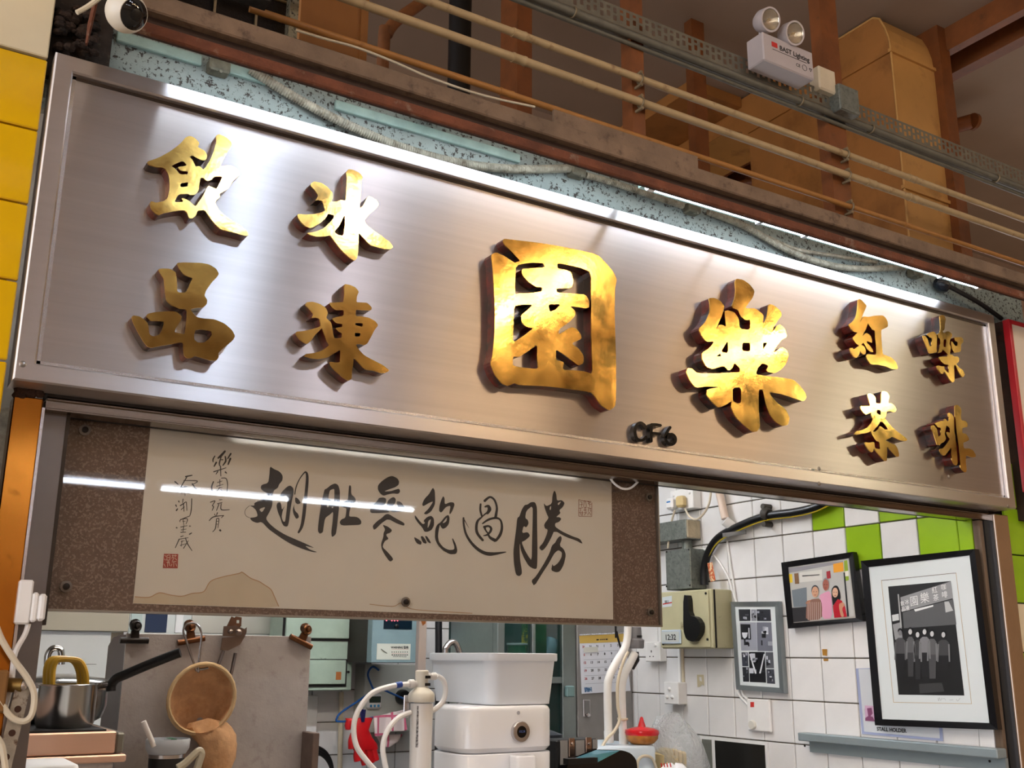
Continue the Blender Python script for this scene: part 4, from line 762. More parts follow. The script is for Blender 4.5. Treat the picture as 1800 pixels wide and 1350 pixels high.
# socket on the left post with plug and cables
a0, a1, z0, z1_ = rectY(37,1020,53,1098,1.985)
t = thing('post_socket', 'white socket box on the left post seen edge on', 'socket', (a0,1.99,z0))
MB().box((pw1-.004,1.968,z0), (pw1+.019,1.99,z1_), .003).build('back_box', WHITEP, t)
g0, g1, gz0, gz1 = rectY(54,1042,71,1094,1.98)
t2 = thing('power_plug', 'white plug in the socket on the left post', 'plug', (g0,1.98,gz0))
MB().box((pw1+.019,1.965,gz0), (pw1+.029,1.995,gz1), .003).build('collar', WHITEP, t2); MB().box((pw1+.029,1.963,gz0+.002), (pw1+.042,1.997,gz1-.002), .004).build('plug_body', WHITEP, t2)
MB().tube(spline([PY(x, y, 1.98) for x, y in ((50,1096),(44,1115),(30,1140),(24,1160),(20,1200),(8,1250))]), .0045, 8).build('flex', WHITEP, t2)
CC = mat('beige_cable', 'c9bda6', .5)
tag(MB().tube(spline([PY(x, y, 1.95) for x, y in ((-12,1085),(2,1122),(25,1160),(48,1192),(60,1220),(56,1255),(42,1268),(22,1262),(4,1240),(-20,1200))]), .0052, 8).build('looped_cable', CC), 'thick beige cable looping past the perforated hinge arm', 'cable')
tag(MB().tube(spline([PY(x, y, 1.94) for x, y in ((-10,1290),(3,1310),(8,1340),(12,1370))]), .005, 8).build('loose_flex', CC), 'beige cable at the bottom left corner', 'cable')
# hinge arm and wooden knob
h0, h1 = PY(41,1205,1.96), PY(7,1345,1.96); d = (h1-h0).normalized(); s = Vector((d.z,0,-d.x)).normalized()
ha = thing('hinge_arm', 'rusty perforated steel hinge arm at the lower left', 'hinge arm', h1)
hm = MB(); out = [h0-d*.0-s*.011+d*.01]
outl = [(h0+s*.0115*math.cos(a_)*-1-d*.0115*math.sin(a_)) for a_ in [k*math.pi/8 for k in range(9)]] + [h1+s*.0115+d*.01, h1-s*.0115+d*.01]
hm.solid([[(v.x, v.z) for v in outl]], lambda p: (p[0],1.957,p[1]), lambda p: (p[0],1.961,p[1])); hm.build('strip', mat('speckled_rust_steel', '9c9385', .5, .5, var=.3, vs=40, dirt=('5a4030', 60, .55, .65)), ha)
for f_ in (.3,.6,.9):
    q = h0+(h1-h0)*f_; MB().lathe((q.x,1.9575,q.z), (0,-1,0), [(.0055,0),(.0055,.0008),(.0035,.001)], 14).build('slot_hole', mat('rusty_hole', '3a2216', .9), ha)
MB().lathe((h0.x,1.957,h0.z), (0,-1,0), [(.007,0),(.007,.002),(.005,.004),(.001,.005)], 14).build('pivot_screw', STEELF, ha)
MB().cyl((h0.x,1.962,h0.z), (h0.x-.05,1.985,h0.z+.002), .012, 14).build('spacer', mat('dull_brass', '7d6436', .4, .8), ha)
w0 = PY(7,1180,1.95); tag(MB().box((w0.x-.02,1.945,PY(7,1253,1.95).z), (w0.x+.008,1.965,PY(7,1178,1.95).z), .003).build('wood_block', mat('old_wood', '7c5527', .7, var=.3, stretch=(3,3,.4))), 'small brown wooden block behind the hinge arm at the left edge', 'block')
# ------------------------------------------------------------------ right wall fittings
def wallbox(x0, xe, xw, y0, y1):
    """pixel extents: front face x0..xe, near side xe..xw -> (X front, Y near, Y far, Z low, Z high)"""
    ym = (y0+y1)/2; Yn = PX(xw, ym, XW).y; Xf = PY(xe, ym, Yn).x; Yf = PX(x0, ym, Xf).y; xm = (x0+xe)/2
    return Xf, Yn, Yf, PX(xm, y1, Xf).z, PX(xm, y0, Xf).z
def wb_(name, mm, parent, e, c=.003): return MB().box((e[0],e[1],e[3]), (XW,e[2],e[4]), c).build(name, mm, parent)
def wthing(name, label, cat, e, group=None): return thing(name, label, cat, (XW,(e[1]+e[2])/2,e[3]), group)
def onx(X): return lambda p: PX(p[0], p[1], X)
OLIVE = mat('cream_enamel_box', 'b7b290', .4, var=.08, vs=9, dirt=('5a4a2c', 16, .64, .78))
e = wallbox(1162,1252,1289,1038,1140); iso = wthing('isolator_switch', 'cream metal isolator box with a large black rotary handle', 'switch', e)
wb_('enclosure', OLIVE, iso, e, .004)
X2 = e[0]; MB().box((X2-.006,e[1]+.012,e[3]+.004), (X2-.0002,e[2]-.002,e[4]-.004), .002).build('cover', OLIVE, iso)
MB().box((X2-.0008+.012,e[1]-.001,e[3]+.002), (X2+.02,e[1]+.001,e[4]-.002)).build('door_gap', DARK, iso)
hp = [(1209,1046),(1217,1047),(1219,1082),(1232,1085),(1240,1098),(1238,1115),(1227,1129),(1214,1124),(1209,1108)]
MB().solid([chaikin(hp, .2)], lambda p: PX(p[0],p[1],X2-.006)+Vector((-.024,0,0)), lambda p: PX(p[0],p[1],X2-.006)).build('rotary_handle', BLACK, iso)
MB().flatpoly([[(1164,1050),(1181,1047),(1181,1066),(1164,1068)]], onx(X2-.0068)).build('sticker', mat('sticker_white', 'c9d2d6', .4), iso)
MB().flatpoly([[(1165,1061),(1181,1058),(1181,1060),(1165,1063)]], onx(X2-.0074)).build('sticker_line', REDM, iso)
q = PX(1166.5,1060,X2-.0074); text('sticker_text', 'BILL', INK, iso, PX(1172.5,1060,X2-.0076), (0,-1,0), (0,0,1), .016)
for (px, py) in ((1241,1043),(1244,1124),(1166,1132)):
    p = PX(px, py, X2-.006); MB().lathe(p, (-1,0,0), [(.005,0),(.005,.003),(.002,.004)], 10).build('screw', BLACK, iso)
for (px, py, s_) in ((1238,1068,.004),(1233,1060,.003)): pass
# little digital clock stuck to the isolator
k = [PX(x, y, X2-.012) for x, y in ((1161,1105),(1196,1141))]
y0_, y1_, z0_, z1_ = rectX(1162,1107,1196,1132,X2-.014)
ck = thing('digital_clock', 'small white digital clock stuck to the cream isolator box', 'clock', (X2,(y0_+y1_)/2,z0_))
MB().box((X2-.014,y0_,z0_), (X2-.0062,y1_,z1_), .003).build('case', mat('clock_case', 'b8c6d2', .3), ck); MB().box((X2-.0148,y0_+.008,z0_+.008), (X2-.0141,y1_-.006,z1_-.007)).build('display', mat('lcd', 'c3c8c4', .3), ck)
text('digits', '12:32', INK, ck, (X2-.0152,(y0_+y1_)/2,z0_+.016), (0,-1,0), (0,0,1), (z1_-z0_)*.55, bold=.0006)
# galvanised box, trunking, double socket
e = wallbox(1171,1214,1241,966,1036); gb = wthing('metal_box', 'spangled galvanised steel box above the isolator', 'box', e)
wb_('case', GALV, gb, e, .002); MB().box((e[0]-.002,e[1]+.002,e[3]+.002), (e[0]-.0002,e[2]-.002,e[4]-.002)).build('lid', GALV, gb)
for (px, py) in ((1172,970),(1211,966),(1172,1031),(1213,1029)):
    p = PX(px, py, e[0]-.002); MB().lathe(p, (-1,0,0), [(.004,0),(.003,.003)], 8).build('screw', DARK, gb)
ze = wallbox(1157,1206,1232,916,950); tn = wthing('cable_trunking', 'dull galvanised trunking with an open plaster end above the galvanised box', 'trunking', ze)
MB().box((ze[0],ze[1],ze[3]), (XW,3.9,ze[4]), .002).build('duct', GALV, tn); MB().box((ze[0]+.004,ze[1]-.004,ze[3]+.004), (XW-.004,ze[1]+.02,ze[4]-.002), .004).build('plaster_fill', mat('chipped_plaster', 'b5a88f', .9, var=.3, vs=30, bump=1), tn)
MB().cyl((XW-.03,(e[1]+e[2])/2,e[4]-.004), (XW-.03,(e[1]+e[2])/2,ze[3]+.004), .022, 14).build('drop_pipe', GALV, tn)
e2 = wallbox(1178,1218,1233,860,896); ds = wthing('double_socket', 'double wall socket with two plugs at the top of the tiled wall', 'socket', e2)
wb_('back_box', WHITEP, ds, e2, .003)
for px in (1184,1212): MB().lathe(PX(px,871 if px < 1200 else 866,e2[0]), (-1,0,0), [(.007,-.001),(.007,.004),(.005,.006)], 12).build('rocker', WHITEP, ds)
for (px, py, mm, lab, pts) in ((1182,886,WHITEP,'white plug with a blue mark in the double socket',((1186,897),(1181,915),(1177,940),(1174,964))), (1199,882,mat('yellowed_plug','cbb582',.4),'yellowed plug beside the white plug in the double socket',((1204,894),(1212,908),(1224,913),(1236,904),(1246,886),(1250,862),(1252,845)))):
    p = PX(px, py, e2[0]-.012); t = thing('wall_plug', lab, 'plug', p, 'plugs in the double socket')
    MB().box(p+Vector((-.022,-.022,-.024)), p+Vector((.0118,.022,.024)), .008).build('plug_body', mm, t)
    MB().tube(spline([PX(x, y, e2[0]-.02) for x, y in pts]), .0045, 8).build('flex', CC, t)
    if mm is WHITEP: MB().box(p+Vector((-.0226,-.012,.004)), p+Vector((-.0221,.012,.01))).build('mark', mat('blue_mark', '2a6fb0', .4), t)
# capped pipe, cross of cables
a, b = PX(1261,850,XW-.035), PX(1279,925,XW-.035)
t = thing('capped_pipe', 'cream plastic pipe with a white end cap slanting down the tiles', 'pipe', b)
MB().cyl(PX(1262,855,XW-.03), PX(1275,912,XW-.03), .016, 14).build('barrel', mat('pinkish_pipe', 'd8c4b4', .4), t); MB().cyl(PX(1274,915,XW-.045), PX(1287,926,XW-.02), .02, 16).build('end_cap', WHITEP, t)
kb = spline([PX(x, y, XW-.028) for x, y in ((1238,1028),(1238,1000),(1246,970),(1264,945),(1300,925),(1345,908),(1395,901),(1430,893),(1458,880),(1480,865))])
t = thing('armoured_cable', 'thick black armoured cable curving across the tiled wall', 'cable', kb[0]); MB().tube(kb, .0165, 12).build('sheath', mat('black_sheath', '0c0c0e', .35), t)
MB().tube([v+Vector((-.004,-.004,-.0145)) for v in kb[6:]], .004, 6).build('yellow_core', mat('yellow_core', 'b3a01e', .4), t)
p = PX(1345,906,XW-.03); c = thing('cable_clamp', 'cast iron clamp gripping the black armoured cable', 'clamp', p)
MB().lathe(p-Vector((0,.022,0)), (0,1,.35), [(.02,0),(.024,.006),(.024,.026),(.02,.032)], 16).build('collar', mat('cast_iron', '4a4540', .6, .5, var=.2), c)
for dz in (.034,-.034): MB().cyl(p+Vector((-.012,0,dz)), p+Vector((.03,0,dz)), .011, 10).build('bolt_lug', mat('cast_iron', '4a4540'), c)
MB().box(PX(1316,912,XW-.05), PX(1262,948,XW-.045)+Vector((.004,0,0)))
t = MB().box((XW-.05,PX(1310,925,XW-.05).y,PX(1290,938,XW-.05).z-.008), (XW-.046,PX(1270,940,XW-.05).y,PX(1290,938,XW-.05).z+.008)).build('cable_bracket', STEELB); tag(t, 'flat steel strip tied over the black armoured cable', 'bracket')
t = MB().solid([[(1243,990),(1252,988),(1258,1020),(1249,1023)]], lambda p: PX(p[0],p[1],XW-.05), lambda p: PX(p[0],p[1],XW-.047)).build('cable_tag', mat('orange_tag', 'b5562f', .6, dirt=('d8c39a', 90, .5, .55))); tag(t, 'small orange printed tag hanging at the end of the black cable', 'tag')
for i, pts in enumerate((((1210,968),(1240,966),(1262,985),(1280,1015),(1290,1045),(1296,1062)), ((1278,950),(1283,985),(1290,1030),(1294,1060)))):
    t = MB().tube(spline([PX(x, y, XW-.006) for x, y in pts]), .0045, 7).build('thin_cable', WHITEP); tag(t, 'thin white cable %s to the silver frame' % ('looping from the galvanised box' if i == 0 else 'dropping straight from the capped pipe'), 'cable')
# sockets and switches lower down
e = wallbox(1134,1160,1172,1128,1163); s3 = wthing('wall_socket', 'white single three-pin wall socket left of the digital clock', 'socket', e); wb_('back_box', WHITEP, s3, e, .003)
for (px, py, w_, h_) in ((1145,1145,.004,.009),(1142.5,1154,.006,.004),(1148.5,1154,.006,.004)):
    p = PX(px, py, e[0]); MB().box(p+Vector((-.0012,-w_/2,-h_/2)), p+Vector((.0,w_/2,h_/2))).build('pin_slot', DARK, s3)
MB().lathe(PX(1152,1134,e[0]), (-1,0,0), [(.008,-.001),(.008,.004),(.005,.007)], 12).build('rocker', WHITEP, s3)
e = wallbox(1167,1192,1208,1199,1238); s4 = wthing('light_switch', 'white three-gang light switch below the digital clock', 'switch', e); wb_('back_box', WHITEP, s4, e, .003)
for (px, py) in ((1177,1211),(1173,1225),(1182,1225)): MB().lathe(PX(px,py,e[0]), (-1,0,-.3), [(.008,-.002),(.008,.004),(.004,.008)], 10).build('rocker', WHITEP, s4)
for i, (px, w_) in enumerate(((1193,.014),(1198,.01))):
    a, b = PX(px,1140,XW-.01), PX(px+4,1200,XW-.01); tag(MB().box((XW-.012,a.y-w_/2,b.z), (XW-.0005,a.y+w_/2,a.z+.01), .002).build('wire_trunking', CREAMP if i else WHITEP), '%s vertical wire trunking between the isolator and the light switch' % ('white' if i == 0 else 'cream stained'), 'trunking')
e = wallbox(1313,1353,1358,1229,1286); th = wthing('fan_regulator', 'white fan speed regulator with a round dial on the tiled wall', 'regulator', e); wb_('body', WHITEP, th, e, .004)
MB().lathe(PX(1324,1274,e[0]), (-1,0,0), [(.017,-.002),(.017,.008),(.015,.011),(.0,.0112)], 24).build('dial', mat('dial_cream', 'd9d6cb', .4), th)
MB().flatpoly([[(1319,1234),(1325.5,1234),(1325.5,1243),(1319,1243)]], onx(e[0]-.0006)).build('red_badge', REDM, th)
for i, pts in enumerate((((1296,1210),(1300,1222),(1308,1232),(1316,1240)), ((1303,1212),(1307,1222),(1314,1229)))):
    tag(MB().tube(spline([PX(x, y, XW-.008) for x, y in pts]), .005, 7).build('regulator_cable', WHITEP), '%s white cable between the silver frame and the fan regulator' % ('lower' if i == 0 else 'upper'), 'cable')
# niche behind the bags: dark window with a white frame
# aluminium rail
RAIL = mat('grey_alu_rail', '93a0a4', .4, .4, var=.04)
ra0, ra1 = PX(1402,1297,XW-.05), PX(1752,1319,XW-.05)
rl = thing('wall_rail', 'long grey aluminium rail along the tiled wall under the photographs', 'rail', (XW-.03,(ra0.y+ra1.y)/2,ra0.z-.05))
zr1 = (PX(1402,1290,XW-.05).z+PX(1740,1313,XW-.05).z)/2; zr0 = (PX(1420,1305,XW-.05).z+PX(1740,1331,XW-.05).z)/2
MB().box((XW-.05,ra1.y,zr0), (XW-.002,ra0.y,zr1), .003).build('ledge', RAIL, rl); MB().box((XW-.014,ra1.y-.0,zr0-.038), (XW-.0005,ra0.y-.02,zr0)).build('back_plate', RAIL, rl)
for px, py in ((1415,1311),(1740,1338)): MB().lathe(PX(px,py,XW-.014), (-1,0,0), [(.004,0),(.004,.002),(.001,.003)], 10).build('screw', DARK, rl)

# ------------------------------------------------------------------ framed pictures
def framed(name, label, cs, inner, X, fm, fw, mm_in, depth=.022):
    """cs, inner: pixel corners TL,TR,BR,BL of frame and picture opening"""
    o3 = [PX(x, y, X) for x, y in cs]; i3 = [PX(x, y, X) for x, y in inner]
    t = thing(name, label, 'picture', (XW, sum(v.y for v in o3)/4, min(v.z for v in o3)), 'framed pictures on the tiled wall')
    for k in range(4):
        a, b, c, d = o3[k], o3[(k+1)%4], i3[(k+1)%4], i3[k]; dv = Vector((depth,0,0))
        V = [a, b, c, d, a+dv, b+dv, c+dv, d+dv]; V[2] = c+Vector((.003,0,0)); V[3] = d+Vector((.003,0,0))
        MB().add(V, [(0,1,2,3),(4,5,6,7),(0,1,5,4),(1,2,6,5),(2,3,7,6),(3,0,4,7)]).build('frame_bar', fm, t)
    ip = [v+Vector((.006,0,0)) for v in i3]; MB().add(ip+[v+Vector((.003,0,0)) for v in ip], [(0,1,2,3),(7,6,5,4),(0,1,5,4),(1,2,6,5),(2,3,7,6),(3,0,4,7)]).build('mount', mm_in, t)
    return t, X+.006
FB = mat('black_frame_lacquer', '0c0c10', .25, coat=.3); FS_ = mat('silver_frame', '8d9598', .35, .7); PAPW = mat('mount_card', 'd3dadb', .7); PHO = mat('photo_base', 'a9a39a', .35)
GLS = ACR
def flat(parent, X, name, col, loops, lay=1, rough=.4): return MB().flatpoly([chaikin(l, .2) if len(l) > 6 else l for l in loops], onx(X-.0004*lay)).build(name, mat('print_'+col, col, rough), parent)
# 1 colour photograph of three people
f1, Xp = framed('framed_photograph', 'black framed colour photograph of three people standing in a stall', [(1373,989),(1499,970),(1517,1092),(1385,1105)], [(1384,997),(1491,981),(1503,1086),(1393,1095)], XW-.03, FB, .02, PHO)
s1 = lambda x, y: (1370+x/9.64, 970+y/9.64)
def D1(name, col, pts, lay=1): return flat(f1, Xp, name, col, [[s1(*p) for p in pts]], lay)
D1('photo_background', 'b9b8b4', [(135,265),(1165,105),(1270,1095),(220,1200)])
D1('photo_sign', '8f8d92', [(140,280),(1080,150),(1085,190),(145,360)], 2); D1('photo_scroll', 'd5d3cc', [(340,350),(720,300),(730,480),(345,520)], 2)
D1('photo_tiles', '8fa82c', [(1095,150),(1150,140),(1180,480),(1110,500)], 2); D1('photo_tiles', 'ddd7cc', [(1110,330),(1170,320),(1175,410),(1115,415)], 3); D1('photo_post', '1a1c20', [(1085,350),(1110,350),(1180,1095),(1150,1100)], 3)
D1('photo_notice', 'e39a25', [(910,205),(1080,175),(1090,330),(920,355)], 3); D1('photo_brown', '7a5a3c', [(250,370),(320,360),(335,540),(265,545)], 3); D1('photo_yellow', 'd9b92c', [(150,380),(215,375),(225,520),(160,525)], 3); D1('photo_urns', '6f7880', [(210,650),(460,600),(470,930),(240,940)], 2); D1('photo_counter', '2c2b2e', [(210,950),(470,930),(520,1170),(222,1195)], 3); D1('photo_sign', '9c2530', [(795,335),(860,320),(870,445),(805,460)], 3)
D1('photo_scroll', '4a4744', [(385,400),(680,380),(680,395),(390,420)], 4)
D1('photo_shirt', '8a6456', [(470,840),(560,800),(690,790),(725,900),(725,1145),(450,1165),(455,950)], 4)
for k in range(7): D1('photo_shirt', 'cdb8ac', [(480+k*35,850),(488+k*35,850),(492+k*35,1155),(484+k*35,1155)], 5)
D1('photo_shirt', 'd99ab4', [(670,740),(760,690),(850,660),(890,780),(895,1130),(725,1140),(715,860)], 4); D1('photo_hand', 'b07a60', [(470,830),(540,810),(500,880),(440,880)], 5)
D1('photo_hair', '141215', [(880,640),(930,570),(990,575),(1030,680),(1040,790),(980,870),(930,930),(905,900),(890,780)], 5); D1('photo_dress', 'b01226', [(905,920),(990,800),(1060,830),(1110,930),(1145,1100),(930,1118)], 6); D1('photo_hand', 'c08a6e', [(1010,880),(1080,850),(1110,900),(1060,960),(1100,1100),(1045,1105),(1010,950)], 7)
for (cx_, cy_, rx_, ry_, hc, fc) in ((605,680,58,95,'3a3f48','c99a7c'), (785,560,52,100,'8d9096','a35f50'), (945,690,50,85,'141215','dcae92')):
    if hc != '141215': D1('photo_hair', hc, [(cx_+rx_*1.12*math.cos(a_), cy_-25+ry_*.98*math.sin(a_)) for a_ in [k*.5236 for k in range(12)]], 5)
    D1('photo_face', fc, [(cx_+rx_*math.cos(a_), cy_+ry_*math.sin(a_)) for a_ in [k*.5236 for k in range(12)]], 7)
    for sx in (-.4,.4): D1('photo_eye', '3a2620', [(cx_+rx_*(sx-.2), cy_-8), (cx_+rx_*(sx+.2), cy_-10), (cx_+rx_*(sx+.2), cy_-2), (cx_+rx_*(sx-.2), cy_)], 8)
    D1('photo_mouth', '8a3a32', [(cx_-22,cy_+48),(cx_+22,cy_+46),(cx_+12,cy_+58),(cx_-12,cy_+58)], 8)
# 2 large black and white photograph
f2, Xq = framed('framed_photograph', 'largest black framed picture, a black and white group photograph in a wide white mount', [(1513,986),(1713,965),(1754,1283),(1538,1275)], [(1525,997),(1703,976),(1738,1271),(1549,1264)], XW-.035, FB, .02, PAPW)
s2 = lambda x, y: (1500+x/4.5, 1000+y/4.5)
def D2(name, col, pts, lay=1): return flat(f2, Xq, name, col, [[s2(*p) for p in pts]], lay)
MB().flatpoly([ribbon([s2(222,92),s2(812,32)], [.9,.9])], onx(Xq-.0004)).build('mount_line', mat('print_line', '5a4a3a', .6), f2)
for a_, b_ in (((222,92),(318,1055)),((318,1055),(935,1067)),((812,32),(935,1067))): MB().flatpoly([ribbon([s2(*a_),s2(*b_)], [.8,.8])], onx(Xq-.0004)).build('mount_line', mat('print_line2', 'b0956a', .6), f2)
D2('photo_print', '1b1b1c', [(275,140),(770,96),(878,1002),(358,995)])
D2('photo_sign', '8f9092', [(372,225),(772,98),(788,232),(385,340)], 2); D2('photo_shop', '57585a', [(390,345),(790,240),(815,440),(400,470)], 2); D2('photo_tubes', 'e2e4e4', [(480,320),(632,285),(632,298),(490,338)], 3); D2('photo_sky', 'c9cccc', [(305,365),(358,355),(362,405),(310,415)], 3); D2('photo_shop', '8f9092', [(310,440),(380,420),(390,560),(330,560)], 3); D2('photo_shelf', 'b9baba', [(720,260),(755,258),(790,330),(730,345)], 3); D2('photo_pole', 'a5a6a7', [(350,200),(360,200),(384,460),(372,460)], 4); D2('photo_floor', '3a3a3b', [(520,910),(700,900),(720,970),(525,985)], 2)
for (px, py, ch, sz) in ((483,262,'園',.034),(567,240,'樂',.036),(645,165,'紅',.022),(655,225,'茶',.022),(715,140,'咖',.02),(724,202,'啡',.022),(425,255,'冰',.018),(428,305,'凍',.018),(390,265,'飲',.016),(396,310,'品',.016)):
    text('photo_lettering', ch, mat('print_e8e8e8', 'e8e8e8', .4), f2, PX(*s2(px, py+22), Xq-.002), (0,-1,.12), (0,0,1), sz)
for i, (cx_, top, w_, sh, pa_) in enumerate(((370,470,75,'4a4a4c','1c1c1e'),(450,462,55,'5c5c5e','3a3a3c'),(508,485,50,'3a3a3c','2c2c2e'),(563,462,75,'7d7d80','202022'),(622,478,65,'5c5c5e','48484a'),(712,485,85,'3f3f41','1a1a1c'))):
    D2('photo_torso', sh, [(cx_-w_/2,top+95),(cx_-w_*.2,top+75),(cx_+w_*.25,top+75),(cx_+w_*.55,top+100),(cx_+w_*.5,top+200),(cx_-w_*.4,top+200)], 5); D2('photo_legs', pa_, [(cx_-w_*.4,top+195),(cx_+w_*.5,top+195),(cx_+w_*.45,top+390),(cx_-w_*.3,top+390)], 4)
    for s_ in (-1,1): D2('photo_arm', '77787a' if i else '5c5c5e', [(cx_+s_*w_*.5-5,top+110),(cx_+s_*w_*.5+7,top+110),(cx_+s_*w_*.55+8,top+250),(cx_+s_*w_*.55-4,top+250)], 6)
    D2('photo_hair', '0e0e0f', [(cx_+19*math.cos(a_), top+20+22*math.sin(a_)) for a_ in [k*.5236 for k in range(12)]], 6); D2('photo_face', 'c4c4c4' if i else '77777a', [(cx_+15*math.cos(a_), top+36+22*math.sin(a_)) for a_ in [k*.5236 for k in range(12)]], 7)
for pts in ([(668,1020),(675,1045),(680,1018),(690,1042),(700,1020)],[(705,1030),(720,1025),(730,1040)],[(760,1038),(790,1035)],[(815,1030),(825,1045),(845,1022)]): MB().flatpoly([ribbon([s2(*p) for p in pts], [.5]*len(pts))], onx(Xq-.0004)).build('pencil_signature', mat('print_pencil', '8d9496', .7), f2)
# 3 silver framed collage
f3, Xr_ = framed('framed_collage', 'silver framed collage of small black and white photographs below the armoured cable', [(1284,1058),(1367,1057),(1378,1219),(1294,1212)], [(1290,1066),(1361,1066),(1369,1209),(1299,1204)], XW-.025, FS_, .02, PAPW)
s3_ = lambda x, y: (1270+x/6.75, 1040+y/6.75)
def D3(name, col, pts, lay=1): return flat(f3, Xr_, name, col, [[s3_(*p) for p in pts]], lay)
cells = [((190,210),(330,210),(332,348),(200,350)), ((340,212),(400,212),(402,348),(342,348)), ((405,210),(568,210),(578,350),(410,350)), ((205,365),(400,365),(412,700),(222,700)), ((405,365),(580,365),(597,708),(415,705)), ((225,720),(302,720),(308,885),(235,885)), ((312,715),(500,715),(518,1080),(325,1072)), ((510,718),(600,718),(612,910),(515,908)), ((235,895),(312,895),(318,1070),(245,1068)), ((520,920),(612,920),(625,1095),(528,1088))]
cols = ['2a2c33','8a8d96','2e3038','9a9da8','6f727e','3a3d48','14151a','55585f','24262c','3f424c']
for k, (cl, co) in enumerate(zip(cells, cols)): D3('collage_photo', co, cl)
random.seed(3)
for cl in cells:
    for _ in range(7):
        u, v = random.random()*.75, random.random()*.75; du_, dv_ = random.uniform(.08,.3), random.uniform(.06,.25)
        def bl(u, v): return (cl[0][0]*(1-u)*(1-v)+cl[1][0]*u*(1-v)+cl[2][0]*u*v+cl[3][0]*(1-u)*v, cl[0][1]*(1-u)*(1-v)+cl[1][1]*u*(1-v)+cl[2][1]*u*v+cl[3][1]*(1-u)*v)
        D3('collage_patch', random.choice(['c9ccd4','9a9da8','55585f','14151a','2a2c33']), [bl(u,v), bl(min(u+du_,1),v), bl(min(u+du_,1),min(v+dv_,1)), bl(u,min(v+dv_,1))], 2+random.randint(0,2))
D3('collage_poster', '1c1e24', [(212,385),(330,388),(338,570),(222,568)], 5); D3('collage_bowl', 'd5d8de', [(230,485),(300,485),(290,535),(270,555),(255,555),(238,535)], 6); D3('collage_sticks', 'b9bcc4', [(305,430),(320,430),(325,555),(310,555)], 6); D3('collage_beam', 'd5d8de', [(318,740),(330,740),(405,970),(385,975)], 6); D3('collage_beam', 'd5d8de', [(490,740),(502,740),(455,970),(435,970)], 6)
# stall holder card
cd = thing('licence_card', 'laminated stall holder card with a small portrait, partly behind the largest picture', 'card', (XW,PX(1580,1290,XW).y,PX(1580,1300,XW).z))
cc = [(1504,1175),(1650,1172),(1658,1303),(1515,1290)]
MB().solid([cc], onx(XW-.004), onx(XW-.001)).build('sleeve', mat('blue_sleeve', '9aa3c4', .3), cd); MB().flatpoly([[(1509,1176),(1645,1175),(1652,1298),(1519,1286)]], onx(XW-.0046)).build('paper', mat('card_paper', 'c9cdd2', .5, dirt=('a08a6a', 12, .58, .8)), cd)
MB().flatpoly([[(1520,1240),(1537,1241),(1538,1268),(1521,1267)]], onx(XW-.0052)).build('portrait', mat('print_lilac', 'c9a5c0', .5), cd); MB().flatpoly([[(1524,1245),(1532,1244),(1534,1254),(1530,1259),(1526,1258)]], onx(XW-.0056)).build('portrait_face', mat('print_plum', '7d4468', .5), cd); MB().flatpoly([[(1521,1262),(1527,1258),(1534,1260),(1538,1268),(1521,1267)]], onx(XW-.0056)).build('portrait_shirt', mat('print_plum', '7d4468', .5), cd)
pA, pB = PX(1545,1284,XW-.0056), PX(1588,1287,XW-.0056)
text('card_text', 'STALL HOLDER', INK, cd, PX(1567,1286,XW-.0056), (pB-pA), (0,0,1), .017, bold=.0005)
for i, (px, py) in enumerate(((1449,1147),(1451,1160))): tag(MB().solid([[(px-4,py-(6 if i == 0 else 2)),(px+5,py-(6 if i == 0 else 2)),(px+5,py+(6 if i == 0 else 2)),(px-3,py+(5 if i == 0 else 2))]], onx(XW-.002), onx(XW-.0002)).build('tape_scrap', mat('brown_tape', 'a5762a', .4, var=.2)), '%s scrap of brown tape stuck on the tiles' % ('square upper' if i == 0 else 'tiny lower'), 'tape')
# ------------------------------------------------------------------ inside the stall
ZC = 1.05
def loft(m, secs, cap=True):
    n = len(secs[0]); V = [v for s in secs for v in s]; Fc = []
    for i in range(len(secs)-1):
        for k in range(n): Fc.append((i*n+k, i*n+(k+1)%n, (i+1)*n+(k+1)%n, (i+1)*n+k))
    if cap: Fc.append(tuple(range(n))[::-1]); Fc.append(tuple((len(secs)-1)*n+k for k in range(n)))
    m.sm = True; return m.add(V, Fc)
def rrect(x0, x1, y0, y1, z, r, k=5):
    P = []
    for cx, cy, a0 in ((x1-r,y1-r,0), (x0+r,y1-r,90), (x0+r,y0+r,180), (x1-r,y0+r,270)):
        for i in range(k+1): a = math.radians(a0+90*i/k); P.append((cx+r*math.cos(a), cy+r*math.sin(a), z))
    return P
def rbox(x0, x1, y0, y1, z0, z1, r, e=.006):
    return loft(MB(), [rrect(x0+e,x1-e,y0+e,y1-e,z0,r-e if r > e else .001), rrect(x0,x1,y0,y1,z0+e,r), rrect(x0,x1,y0,y1,z1-e,r), rrect(x0+e*.3,x1-e*.3,y0+e*.3,y1-e*.3,z1-e*.3,r), rrect(x0+e,x1-e,y0+e,y1-e,z1,max(r-e,.001))])
ct = thing('serving_counter', 'steel serving counter along the front of the stall', 'counter', (1.2,2.5,0))
MB().box((-.6,2.21,ZC-.03), (2.3,3.15,ZC), .003).build('worktop', STEELB, ct); MB().box((-.6,2.23,0), (2.3,3.14,ZC-.03)).build('cabinet_body', STEELB, ct)
